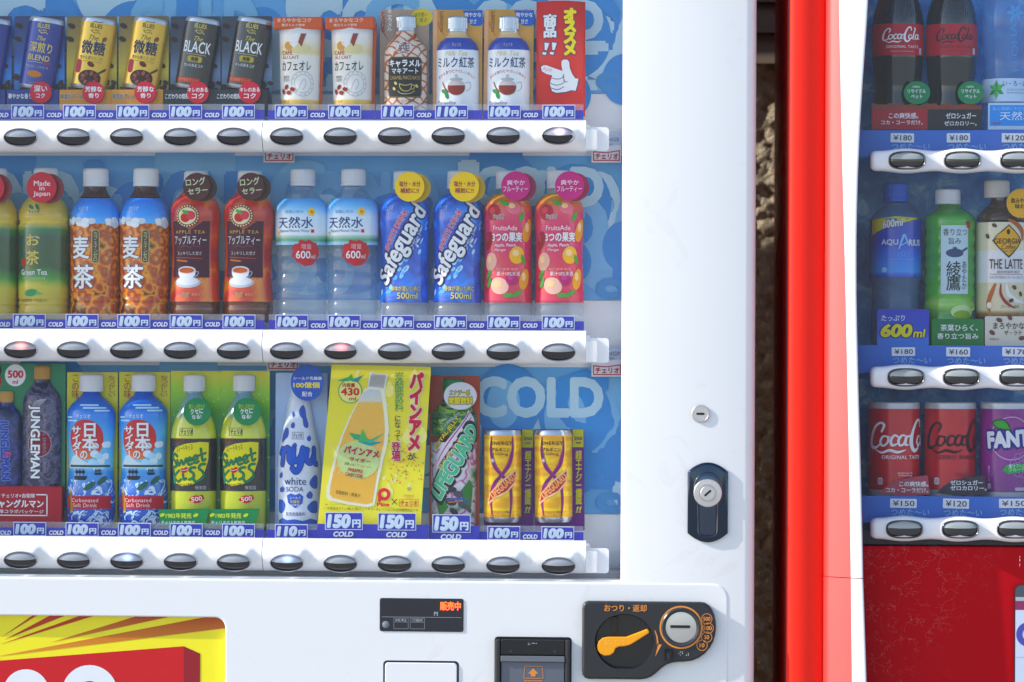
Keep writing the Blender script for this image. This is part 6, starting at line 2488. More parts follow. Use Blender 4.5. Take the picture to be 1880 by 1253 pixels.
def pine():
    cx, base, d = 685, 965, IN_ + 0.040
    T = thing('pineapple_soda_poster', 'slanted yellow poster of an orange soda bottle with a pineapple label', 'poster', cx, base, d)
    pm = zramp('poster_yellow', base, [(670, '#d6cc34'), (850, '#dcd23a'), (966, '#e6dc46')], 0.06, 26, 0.35, 0.1)
    Q = [(608, 671), (583, 965), (772, 969), (790, 675)]
    m = MB(cx, base, d)
    m.poly(Q, 0, pm, 1.2)
    o = m.build('sheet', T)
    m = MB(cx, base, d)
    pale = ink('#e4dc86')
    rnd = random.Random(3)
    for i in range(9):
        x, y = rnd.uniform(604, 775), rnd.uniform(680, 940)
        if 640 < x < 712:
            x = 620 if i % 2 else 760
        m.ell(x, y, 9, 12, 0.4 + i * 0.02, pale, n=20, tilt=10)
        m.poly([(x - 5, y - 11), (x, y - 20), (x + 6, y - 11)], 0.42 + i * 0.02, pale)
    for i in range(26):
        x, y = rnd.uniform(605, 775), rnd.uniform(678, 900)
        m.ring(x, y, 3, 1.5, 0.7, ink('#efe9c0'), n=12)
    cols = ['#c83a2c', '#2f8a5c', '#d8882c', '#d04a70', '#c8b42c']
    for i in range(130):
        x, y = 738 + rnd.gauss(0, 22), 850 + rnd.gauss(0, 22)
        if 712 < x < 778 and 780 < y < 900:
            m.ell(x, y, rnd.uniform(0.9, 2.4), 0.9, 0.9 + 0.002 * i, ink(cols[i % 5]), n=8, tilt=rnd.uniform(0, 180))
    bot = [(678, 716), (697, 718), (701, 738), (704, 762), (706, 790), (704, 815), (697, 845), (690, 880), (685, 912), (683, 923), (672, 926), (640, 922), (610, 915), (605, 908), (607, 890), (613, 862), (620, 832), (630, 800), (643, 768), (658, 738), (666, 722)]
    rim_ = [(653 + (x - 653) * 1.14, 826 + (y - 826) * 1.055) for x, y in bot]
    m.poly(rim_, 1.3, ink('#ece8cc'))
    fill = zramp('poster_soda', base, [(716, '#c4ccd4'), (736, '#d4d4cc'), (740, '#dcb458'), (860, '#dcac4c'), (925, '#e0b450')], 0.0, 20, 0.35, 0.1, (110, 0.12, '#e6c478'))
    m.poly(bot, 1.6, fill)
    capm = ink('#b8b4b0')
    m.poly([(678, 685), (711, 689), (706, 718), (673, 713)], 1.7, ink('#e8e6e2'))
    m.poly([(681, 687), (708, 690), (704, 714), (676, 711)], 1.9, capm)
    for i in range(9):
        x = 682 + i * 2.9
        m.stroke([(x, 691), (x - 4, 708)], 0.5, 2.1, ink('#8f8c8a'))
    GL = ink('#bccc8c')
    m.ell(657, 845, 39, 35, 2.1, GL, tilt=8)
    for i in range(-3, 4):
        m.stroke([(657 + i * 11 - 14, 845 - 26), (657 + i * 11 + 14, 845 + 26)], 0.8, 2.3, ink('#d4dcae'))
        m.stroke([(657 + i * 11 + 14, 845 - 26), (657 + i * 11 - 14, 845 + 26)], 0.8, 2.35, ink('#d4dcae'))
    for pts, c_ in (([(640, 796), (662, 800), (684, 812), (650, 808)], '#3a9a6c'), ([(658, 812), (665, 789), (676, 812)], '#49a866'), ([(672, 812), (705, 796), (680, 815)], '#4aa87c'), ([(655, 812), (702, 812), (680, 820)], '#2f8a98')):
        m.poly(pts, 2.4 + len(c_) * 0.01 + pts[0][0] * 0.0005, ink(c_))
    m.text('パインアメ', 631, 823, 696, 838, 2.9, ink('#b01c50'), 0.05, rot=9)
    m.text('サイダー', 641, 842, 680, 850, 2.9, ink('#b01c50'), 0.04, rot=8)
    m.text('甘酸っぱくてジューシー', 632, 853, 682, 858, 2.9, ink('#34382c'), 0.0, rot=9)
    m.text('PINEAPPLE', 639, 861.5, 666, 868, 2.9, ink('#b03a34'), 0.03, rot=8)
    m.text('CANDY CIDER', 634, 870, 666, 877, 2.9, ink('#b03a34'), 0.03, rot=8)
    m.text('炭酸飲料・無果汁', 616, 904, 662, 911, 2.9, ink('#5a4a24'), 0.0, rot=9)
    # round volume mark
    m.ell(642, 720, 22, 22, 1.2, ink('#3a9a58'))
    m.ell(642, 720, 20.5, 20.5, 1.4, ink('#dcd890'))
    m.poly([(618, 701), (636, 695), (640, 702)], 1.5, ink('#3a9a6c'))
    m.poly([(632, 700), (645, 688), (648, 701)], 1.55, ink('#4aa85c'))
    m.poly([(642, 701), (667, 690), (655, 704)], 1.6, ink('#2f8a8c'))
    m.text('内容量', 628, 705, 651, 713, 1.9, ink('#a83a2c'), 0.03)
    m.text('430', 625, 714, 659, 728, 1.9, ink('#c02c34'), 0.03)
    m.text('ml', 640, 730, 653, 737, 1.9, ink('#c02c34'), 0.02)
    # large vertical words
    m.text('パインアメ', 749, 684, 775, 829, 1.9, ink('#c01c48'), 0.07, vert=True, rot=2, edge=ink('#efe2d0'), edgew=0.06)
    m.text('が', 748, 832, 762, 845, 1.6, ink('#3a2a3c'), 0.01)
    m.text('炭酸飲料', 724, 684, 740, 757, 1.6, ink('#1f8a5c'), 0.0, vert=True)
    m.text('になって', 724, 764, 735, 810, 1.6, ink('#3a2a3c'), 0.01, vert=True)
    m.text('登場', 718, 812, 735, 848, 1.9, ink('#b01c58'), 0.03, vert=True, edge=ink('#efe2d0'), edgew=0.06)
    # marks at the foot
    pr = ink('#d8404c')
    m.ring(705, 908, 11.5, 5.5, 1.2, pr)
    m.rect(694, 908, 699.5, 922, 1.5, pr)
    m.text('Pine', 692, 923, 715, 930, 1.6, pr, 0.04)
    m.stroke([(720, 917), (728, 926)], 1.3, 1.6, Bk)
    m.stroke([(728, 917), (720, 926)], 1.3, 1.6, Bk)
    m.text('CHANGE', 741, 908, 760, 912, 1.6, ink('#c87a5c'), 0.01)
    m.text('WITH', 745, 913, 756, 916, 1.6, ink('#c87a5c'), 0.01)
    m.frame(733, 917, 768, 930, 0.7, 1.4, ink('#c83a48'))
    m.text('チェリオ', 735, 919, 766, 928.5, 1.6, ink('#c83a48'), 0.04)
    m.text('この商品はパイン(株)と(株)チェリオコーポレーションの共同開発商品です。', 596, 932.5, 770, 939, 1.6, ink('#5a4a24'), 0.0, rot=1)
    m.text('画像・イラストはイメージです', 597, 926, 634, 928.5, 1.6, ink('#6a5a34'), 0.0)
    m.build('print', o)
pine()

def guard():
    cx, base, d = 834, B3, DC
    T = thing('camouflage_energy_bottle', 'green camouflage energy drink bottle on an orange brown card', 'bottle display', cx, base, d)
    m = MB(cx, base, d)
    m.rrect(788, 691, 880, 974, 4, 0, zramp('card_rust', base, [(690, '#9c4426'), (770, '#b4502a'), (975, '#a8502e')], 0.03, 20), 3)
    m.build('backing_card', T)
    tab = smooth([(716, 13), (728, 15), (740, 24), (754, 36), (770, 42), (860, 42), (940, 41), (970, 40)], 3)
    f = interp(tab)
    cm = camo('green_camouflage', [(0.0, '#14301c'), (0.4, '#3a7a34'), (0.47, '#1c4a2a'), (0.53, '#8aa84a'), (0.58, '#2c6434'), (0.66, '#161c14')], 40, (1, 1, 2.2))
    lg = vor('white_magenta_print', [(0.2, '#2f5a34'), (0.36, '#d8d4da'), (0.5, '#e0d8e2'), (0.56, '#a83a84'), (0.62, '#dcd0dc'), (0.78, '#3f7a44'), (0.95, '#1c2c1c')], 30, 0.22, 1.8, 0.4)
    m = MB(cx, base, d)
    m.lathe([p for p in tab if p[0] <= 812], cm, 52, 833, 0.72, 4, True, False)
    m.lathe([(812, f(812))] + [p for p in tab if p[0] > 812], lg, 52, 833, 0.72, 4, False, True)
    o = m.build('bottle', T)
    cap_part(T, cx, base, d, 697, 724, 18, M('#1c7a4a', 0.35), 831, 0.72, 4)
    m = MB(cx, base, d)
    m.wrap(f, 42, 833, 0.72, 4)
    # pale flash sweeping up to the right
    m.poly([(800, 836), (830, 800), (858, 765), (870, 752), (879, 770), (877, 800), (850, 830), (806, 900)], 0.7, ink('#e2dce6'))
    for i, o_ in enumerate((0, 9, 18, 28)):
        m.stroke([(804 + o_ * 0.3, 846 + o_), (830 + o_ * 0.6, 806 + o_), (862 + o_ * 0.3, 764 + o_), (872, 758 + o_)], [1.5, 2.5, 2, 1], 0.9 + i * 0.02, ink('#b0448c'))
    for i, bl in enumerate((((848, 900), (866, 880), (876, 890), (872, 930), (856, 934)), ((800, 925), (818, 915), (826, 930), (810, 950)))):
        m.poly(list(bl), 0.9 + 0.05 * i, ink('#3c7a3c'))
    m.text('ROYAL JELLY', 786, 790, 858, 800, 1.4, ink('#d4c832'), 0.03, rot=-53, edge=Bk, edgew=0.05)
    m.text('Amino Acid', 818, 765, 848, 771, 1.4, ink('#c9d4f0'), 0.01, 0.2, rot=-40)
    m.text('超生命体飲料', 794, 828, 866, 838, 1.5, ink('#d4c832'), 0.03, rot=-55, edge=Bk, edgew=0.06)
    m.text('LIFEGUARD', 762, 832, 912, 862, 2.2, ink('#5cb48c'), 0.05, 0.1, rot=-59, edge=ink('#e4ece8'), edgew=0.04)
    m.text('LIFEGUARD', 754, 826, 920, 869, 1.0, ink('#1c2c22'), 0.12, 0.1, rot=-59)
    # rocks and rapids at the foot
    for i, (x, y, a) in enumerate(((832, 898, 9), (844, 906, 10), (830, 920, 11), (852, 926, 10), (836, 938, 9), (866, 934, 8))):
        m.ell(x, y, a, a * 0.6, 1.5 + 0.03 * i, ink(['#3a3a42', '#54545e'][i % 2]), n=14, tilt=10 * i)
    m.stroke([(824, 917), (846, 914), (864, 920)], 4, 1.8, ink('#5a62a0'))
    m.stroke([(826, 921), (846, 919)], 2, 1.95, ink('#c08a2c'))
    m.build('print', o)
    badge_part(T, cx, base, d, 848, 727, 30, M('#cfd0da', 0.35), 50, [('エナジー系', 828, 716, 866, 726, {'mat': ink('#c8b82c'), 'edge': Bk, 'edgew': 0.06, 'bold': 0.03}), ('炭酸飲料', 826, 728, 871, 743, {'mat': ink('#d0c02c'), 'edge': Bk, 'edgew': 0.07, 'bold': 0.05})], Bk, None, 25)
guard()

def energy():
    cx, base, d = 935, B3, DC
    T = thing('energy_drink_can', 'gold energy drink can with purple ribbons and side panel, left of the two', 'can display', cx, base, d, 'gold energy drink cans')
    PU = M('#5a1c6c', 0.35, 0, 0.25, 0.0)
    m = MB(cx, base, d)
    m.rrect(888, 789, 979, 975, 3, 0, PU, 6)
    bk = m.build('backing_card', T)
    m = MB(cx, base, d)
    m.rect(958, 789.5, 978, 822, 0.6, ink('#a8a434'))
    m.text('250', 961, 803, 976, 809, 1.0, ink('#3a2a4c'), 0.03)
    m.text('ml', 964, 811, 973, 816, 1.0, ink('#3a2a4c'), 0.03)
    m.text('超エナジー爆誕', 963, 828, 975, 927, 0.8, ink('#b8b22c'), 0.03, vert=True)
    m.text('!!', 963, 930, 974, 942, 0.8, ink('#b8b22c'), 0.04, 0.2)
    m.build('lettering', bk)
    tab = [(790, 31), (792, 32.5), (795, 33), (799, 34.5), (948, 34.5), (953, 33), (958, 31)]
    gm_, n, b = mat_new('gold_can_print')
    vec, xyz = objz(n)
    w1 = n.nodes.new('ShaderNodeTexNoise')
    w1.inputs['Scale'].default_value = 60
    mp = n.nodes.new('ShaderNodeMapping')
    mp.inputs['Rotation'].default_value = (0, R_(38), 0)
    mp.inputs['Scale'].default_value = (0.4, 0.4, 2.2)
    n.links.new(vec, mp.inputs[0])
    n.links.new(mp.outputs[0], w1.inputs['Vector'])
    n.links.new(ramp(n, w1.outputs['Fac'], [(0.4, '#d49c0c'), (0.5, '#e0b014'), (0.58, '#e4c41c')]), b.inputs['Base Color'])
    b.inputs['Roughness'].default_value = 0.24
    b.inputs['Metallic'].default_value = 0.35
    m = MB(cx, base, d)
    m.lathe(tab[3:5], gm_, 52, 923, 0.8, 8, False, False)
    o = m.build('can', T)
    m = MB(cx, base, d)
    m.lathe(tab[:4], M('#d2d2d6', 0.18, 0.8), 52, 923, 0.8, 8)
    m.lathe(tab[4:], M('#d2d2d6', 0.18, 0.8), 52, 923, 0.8, 8)
    m.build('rim', o)
    m = MB(cx, base, d)
    m.wrap(interp(tab), 34.5, 923, 0.8, 8)
    V, V2 = ink('#7a2a6c'), ink('#a04c84')
    m.stroke([(903, 802), (902, 830), (910, 855), (924, 872), (937, 888), (941, 915), (939, 945)], [2, 6, 8, 6, 7, 5, 2], 0.7, V)
    m.stroke([(943, 802), (943, 828), (936, 852), (922, 872), (908, 890), (902, 915), (905, 945)], [2, 5, 8, 6, 7, 5, 2], 1.0, V)
    m.stroke([(905, 830), (913, 855), (926, 872)], [1, 2, 1], 1.25, V2)
    m.stroke([(940, 828), (933, 852), (922, 868)], [1, 2, 1], 1.3, V2)
    m.text('ENERGY', 903, 810, 942, 816.5, 1.5, ink('#2a2018'), 0.02, spacing=1.15)
    m.text('アルギニン', 904, 821, 938, 829, 1.5, ink('#2a2018'), 0.02)
    m.text('1500mg', 907, 830, 934, 837, 1.5, ink('#2a2018'), 0.01)
    m.poly([(896, 926), (900, 905), (918, 886), (940, 866), (953, 860), (950, 884), (934, 902), (912, 914)], 1.4, ink('#e8c4a4'))
    m.poly([(898, 921), (902, 906), (920, 888), (940, 870), (950, 864), (948, 882), (932, 900), (912, 911)], 1.6, ink('#b0442c'))
    m.text('LIFEGUARD', 896, 884, 954, 898, 1.9, ink('#e4a878'), 0.04, 0.15, rot=-42)
    m.text('カフェイン110mg', 904, 936, 940, 942, 1.5, ink('#4a3414'), 0.0)
    m.text('ビタミン・アミノ酸', 902, 944, 940, 950, 1.5, ink('#4a3414'), 0.0)
    for a in range(0, 180, 45):
        m.stroke([(906 - 5 * math.cos(R_(a)), 845 - 5 * math.sin(R_(a))), (906, 845), (906 + 5 * math.cos(R_(a)), 845 + 5 * math.sin(R_(a)))], [0.2, 1.4, 0.2], 1.6 + a * 0.001, Wt)
    m.build('print', o)
    return T
A = energy()
twin(A, 1029, B3, DC, 'gold energy drink can with purple ribbons and side panel, right of the two')

# ============================================================ SAMPLE DRINKS, red machine
DR = GD + 0.076
COKE = [  # the flowing script, drawn as brush strokes in a unit box about 100 wide
    ([(22, 22), (26, 12), (20, 8), (10, 16), (3, 34), (4, 46), (12, 48), (20, 42)], [3, 4, 3, 4, 6, 6, 4, 2]),
    ([(30, 30), (24, 30), (20, 39), (24, 45), (31, 40), (32, 32), (28, 29), (36, 31)], [2, 3, 4, 3, 3, 3, 2, 1]),
    ([(46, 30), (41, 28), (36, 36), (38, 44), (46, 41)], [3, 3, 4, 4, 2]),
    ([(58, 29), (52, 28), (47, 36), (49, 44), (55, 41), (59, 29), (57, 42), (62, 43)], [2, 3, 4, 3, 3, 4, 4, 2]),
    ([(62, 30), (66, 28)], [3, 3]),
    ([(88, 14), (86, 4), (78, 6), (70, 22), (67, 40), (72, 52), (80, 50), (86, 40)], [3, 4, 4, 5, 7, 6, 4, 2]),
    ([(88, 30), (82, 30), (79, 39), (83, 45), (89, 40), (89, 32)], [2, 3, 4, 3, 3, 2]),
    ([(97, 6), (101, 8), (96, 26), (93, 42), (98, 44)], [2, 4, 4, 4, 2]),
    ([(112, 29), (106, 28), (101, 36), (103, 44), (109, 41), (113, 29), (111, 42), (117, 42)], [2, 3, 4, 3, 3, 4, 4, 2]),
    ([(10, 50), (22, 56), (34, 52), (46, 55), (58, 51)], [1, 3, 4, 4, 1]),
]
def script(m, x0, y0, w_, h_, h, mat, upto=120, thick=1.0):
    sx, sy = w_ / 120.0, h_ / 58.0
    for i, (p, wd) in enumerate(COKE):
        if min(a for a, b_ in p) > upto:
            continue
        m.stroke([(x0 + a * sx, y0 + (b_ - 2) * sy) for a, b_ in p], [v * sx * thick for v in wd], h + i * 0.03, mat, n=5)

GRY = ink('#c8c4d0')
def cola(label, cx, inkm, sub, scol, basem, lines, bm_txt):
    base, d = 243, DR
    T = thing('cola_bottle', label, 'bottle', cx, base, d, 'cola bottles in the red machine')
    tab = smooth([(-90, 14), (-60, 15), (-30, 26), (0, 38), (24, 44.5), (45, 47), (105, 47), (112, 46.5), (140, 44), (165, 42), (190, 44), (215, 46), (238, 45), (243, 42)], 4)
    f = interp(tab)
    m = MB(cx, base, d)
    m.lathe(tab, M('#140c10', 0.10, 0, 0.5, 0.5), 56)
    o = m.build('body', T)
    m = MB(cx, base, d)
    m.wrap(f, 47)
    gl = M('#262733', 0.2, 0, 0.5, 0.5)
    script(m, cx - 26, 8, 60, 34, 0.8, gl)
    m.build('embossing', o)
    m = MB(cx, base, d)
    m.lathe([(y, f(y) + 0.8) for y in (47, 60, 80, 105)], M('#a81634', 0.3, 0, 0.25, 0.0), 56, cap_top=False, cap_bot=False)
    l = m.build('label', T)
    m = MB(cx, base, d)
    m.wrap(f, 47)
    script(m, cx - 33, 53, 74, 31, 1.4, inkm)
    m.text(sub, cx - 25, 87, cx + 37, 92, 1.4, inkm, 0.012, spacing=1.15)
    m.text('Delicious & Refreshing', cx - 16, 97, cx + 26, 99.5, 1.4, scol, 0.0)
    m.rrect(cx + 40, 91, cx + 46, 103, 2, 1.4, GRY)
    m.build('lettering', l)
    # printed foot card and recycling tag
    m = MB(cx, base, d)
    pts = [(cx - 51, 242), (cx - 51, 200)]
    rnd = random.Random(int(cx))
    pts += [(cx - 51 + 102 * i / 12, 196 + rnd.uniform(-4, 3)) for i in range(13)] + [(cx + 51, 242)]
    m.poly(pts[:2] + pts[2:], 50, M('#7a3418', 0.35, grain=0.3, scale=60), 3)
    m.rect(cx - 51, 205, cx + 51, 242, 50.5, basem)
    bc = m.build('foot_card', T)
    m = MB(cx, base, d)
    for s, a, b_, c, e in bm_txt:
        m.text(s, a, b_, c, e, 51, Wt, 0.02)
    m.build('lettering', bc)
    m = MB(cx, base, d)
    m.ell(cx + 31, 175, 24, 21, 56, M('#12784e', 0.35, 0, 0.25, 0.0), 2, n=40)
    tg = m.build('badge', T)
    m = MB(cx, base, d)
    m.text('100%', cx + 23, 162, cx + 36, 166, 56.5, Wt, 0.01)
    m.text('リサイクル', cx + 14, 168, cx + 47, 176, 56.5, Wt, 0.02)
    m.text('ペット', cx + 20, 178, cx + 41, 186, 56.5, Wt, 0.02)
    m.build('lettering', tg)
    return T
cola('cola bottle with white script on its red label, top row of the red machine', 1648, Wt, 'ORIGINAL TASTE', GRY, M('#a01434', 0.35, 0, 0.25, 0.0), None,
     [('この爽快感。', 1628, 211, 1682, 222), ('コカ・コーラだけ。', 1614, 225, 1690, 233)])
cola('cola bottle with black script on its red label, beside the first cola bottle', 1746, ink('#2a1420'), 'ZERO SUGAR', ink('#5a2030'), M('#1c1c26', 0.35, 0, 0.25, 0.0), None,
     [('ゼロシュガー', 1732, 211, 1787, 222), ('ゼロカロリー。', 1729, 226, 1788, 235)])

def iro():
    cx, base, d = 1848, 243, DR
    T = thing('spring_water_bottle', 'clear spring water bottle with a green leaf mark at the right edge', 'bottle', cx, base, d)
    tab = smooth([(-80, 15), (-50, 18), (-20, 34), (10, 46), (40, 48), (80, 45), (120, 42), (140, 43), (160, 47), (225, 47.5), (243, 45)], 4)
    f = interp(tab)
    m = MB(cx, base, d)
    m.lathe(tab, clear_mat('blue_tinted_plastic', (0.62, 0.80, 0.95), 0.16, 0.08, 1.5, '#9cc4e8'), 48)
    o = m.build('body', T)
    m = MB(cx, base, d)
    m.wrap(f, 47)
    em = M('#5a94c8', 0.25)
    m.text('I LOHAS', 1862 - 55, 78, 1862 + 45, 90, 0.8, em, 0.0, rot=-95)
    for i in range(6):
        a = i * math.pi / 3
        m.ell(1858 + 9 * math.cos(a), 27 + 9 * math.sin(a), 7, 3.5, 0.8 + i * 0.02, em, n=14, tilt=math.degrees(a))
    m.build('embossing', o)
    m = MB(cx, base, d)
    m.lathe([(y, f(y) + 0.9) for y in (147, 165, 190)], M('#bcd2ea', 0.3, 0, 0.25, 0.0), 56, cap_top=False, cap_bot=False)
    l = m.build('label', T)
    m = MB(cx, base, d)
    m.wrap(f, 47)
    for i in range(6):
        a = i * math.pi / 3 + 0.5
        m.poly([(1824, 168), (1824 + 9 * math.cos(a - 0.45), 168 + 10 * math.sin(a - 0.45)), (1824 + 16 * math.cos(a), 168 + 18 * math.sin(a)), (1824 + 9 * math.cos(a + 0.45), 168 + 10 * math.sin(a + 0.45))], 1.5 + i * 0.03, ink(['#2f8a44', '#4ba858'][i % 2]))
    m.text('い・ろ・は・す', 1836, 152, 1900, 162, 1.5, ink('#2a3a4c'), 0.01)
    m.text('日本の天然水', 1844, 166, 1882, 171, 1.5, ink('#7f9cc0'), 0.0)
    m.rect(1842, 174, 1886, 174.8, 1.5, ink('#3a4a60'))
    m.build('lettering', l)
    m = MB(cx, base, d)
    m.box(1809, 193, 1900, 242, 46, 50, M('#bcd2ea', 0.3))
    m.rect(1812, 197, 1900, 235, 50.5, ink('#3c94d8'))
    bc = m.build('foot_card', T)
    m = MB(cx, base, d)
    m.text('私と地球にやさしい', 1817, 200, 1885, 207, 51, ink('#a9cfee'), 0.01)
    m.text('天然水', 1830, 209, 1893, 225, 51, ink('#d4e6f6'), 0.01)
    m.rect(1817, 229, 1831, 232, 51, ink('#8a5a7c'))
    m.build('lettering', bc)
iro()

BR2 = 637
def aqua():
    cx, base, d = 1643, BR2, DR
    T = thing('blue_cap_sports_bottle', 'sports drink bottle with blue cap and blue label in the red machine', 'bottle', cx, base, d)
    tab = smooth([(372, 19), (378, 22), (386, 32), (396, 43), (404, 47), (510, 47), (520, 44), (545, 42), (570, 44), (630, 45), (637, 42)], 4)
    f = interp(tab)
    m = MB(cx, base, d)
    m.lathe(tab, clear_mat('frosted_bottle', (0.6, 0.7, 0.82), 0.28, 0.1, 1.5, '#7fa4cc'), 52)
    m.build('body', T)
    cap_part(T, cx, base, d, 335, 370, 23, M('#1c5cb8', 0.35))
    m = MB(cx, base, d)
    m.lathe([(y, f(y) + 0.9) for y in range(402, 512, 9)], zramp('sports_label', base, [(400, '#1c3c9c'), (450, '#1a48b4'), (470, '#2472d0'), (500, '#3c94de'), (505, '#2c6cc8'), (512, '#1c3ca0')], 0.02, 20, 0.25, 0.3), 56, cap_top=False, cap_bot=False)
    l = m.build('label', T)
    m = MB(cx, base, d)
    m.wrap(f, 47)
    m.poly([(1590, 404), (1640, 398), (1689, 401), (1660, 408), (1625, 418), (1590, 432)], 1.3, ink('#b8b434'))
    m.text('600ml', 1616, 403, 1654, 418, 1.7, ink('#dfe0ea'), 0.03, 0.2, rot=-8, edge=ink('#1c2c7c'), edgew=0.05)
    m.text('AQU', 1614, 440, 1645, 452, 1.7, ink('#d4dcec'), 0.03)
    m.text('RIUS', 1664, 440, 1692, 452, 1.7, ink('#d4dcec'), 0.03)
    m.stroke([(1646, 458), (1652, 440), (1656, 432), (1663, 450)], [2, 4, 4, 2], 1.7, ink('#8cc0ea'))
    m.stroke([(1648, 452), (1664, 444)], 2, 1.9, ink('#8cc0ea'))
    for i in range(4):
        m.ring(1642 + i * 6, 466 + (i % 2) * 2, 4, 3.2, 1.5, ink('#6ca4dc'), n=20)
    m.rect(1625, 476, 1675, 477, 1.5, ink('#6ca4dc'))
    m.ell(1620, 496, 5, 5, 1.5, ink('#9cc4e4'), n=16)
    m.build('lettering', l)
    m = MB(cx, base, d)
    m.rrect(1607, 568, 1701, 636, 5, 52, zramp('foot_blue', base, [(568, '#1c3cac'), (610, '#2450b8'), (632, '#3c84d4')], 0.0), 3)
    bc = m.build('foot_card', T)
    m = MB(cx, base, d)
    m.text('たっぷり', 1614, 579, 1657, 590, 52.6, ink('#d8dcec'), 0.015, 0.15)
    m.text('600', 1613, 595, 1671, 620, 52.9, ink('#d2c83a'), 0.05, 0.15, edge=ink('#1c2470'), edgew=0.06)
    m.text('ml', 1672, 604, 1695, 620, 52.9, ink('#d2c83a'), 0.03, 0.15, edge=ink('#1c2470'), edgew=0.06)
    m.build('lettering', bc)
aqua()

def aya():
    cx, base, d = 1743, BR2, DR
    T = thing('kettle_green_tea_bottle', 'wavy green tea bottle with a tall white label in the red machine', 'bottle', cx, base, d)
    tab0 = smooth([(373, 19), (380, 22), (388, 34), (396, 44), (405, 47), (590, 47), (632, 46), (637, 43)], 4)
    tab = fold(tab0, (425, 450, 475, 500, 525, 550, 575), 2.0, 6)
    f = interp(tab0)
    m = MB(cx, base, d)
    m.lathe(tab, zramp('tea_green', base, [(370, '#3c6a34'), (400, '#4c9a48'), (480, '#3c8a44'), (545, '#4c9c4a'), (560, '#8cb860'), (580, '#4c8c48'), (637, '#3c7a40')], 0.05, 18, 0.22, 0.5), 56)
    o = m.build('body', T)
    cap_part(T, cx, base, d, 346, 374, 23, CAPW, cx - 4)
    m = MB(cx, base, d)
    m.wrap(f, 47)
    m.rect(cx - 20, 414, cx + 31, 540, 1.4, ink('#bcd0dc'))
    m.text('香り立つ', cx - 16, 420, cx + 28, 433, 1.9, ink('#2c3c34'), 0.0)
    m.text('旨み', cx - 6, 437, cx + 16, 449, 1.9, ink('#2c3c34'), 0.0)
    m.ell(cx + 5, 465, 16, 8, 1.8, ink('#3c4c6c'), n=26)
    m.stroke([(cx + 18, 462), (cx + 28, 456)], 4, 1.9, ink('#3c4c6c'))
    m.ell(cx + 5, 456, 4, 2, 1.9, ink('#3c4c6c'), n=12)
    m.text('綾鷹', cx - 10, 480, cx + 16, 534, 1.9, ink('#1c2c2c'), 0.005, vert=True)
    m.text('あやたか', cx + 18, 480, cx + 28, 531, 1.9, ink('#1c2c2c'), 0.0, vert=True)
    m.rect(cx + 28, 406, cx + 37, 419, 1.6, ink('#a82c4c'))
    m.ell(cx + 20, 573, 22, 13, 1.4, ink('#b4cc9c'), n=26)
    m.ell(cx + 20, 578, 17, 8, 1.6, ink('#7a9a3c'), n=22)
    m.stroke([(cx + 38, 570), (cx + 50, 566)], 5, 1.7, ink('#b4cc9c'))
    m.build('lettering', o)
    m = MB(cx, base, d)
    m.rrect(1706, 586, 1801, 636, 4, 52, M('#1f6c3c', 0.35, 0, 0.25, 0.0), 3)
    bc = m.build('foot_card', T)
    m = MB(cx, base, d)
    m.text('茶葉ひらく、', 1722, 596, 1790, 608, 52.6, Wt, 0.01)
    m.text('香り立つ旨み', 1716, 612, 1791, 623, 52.6, Wt, 0.01)
    m.build('lettering', bc)
aya()

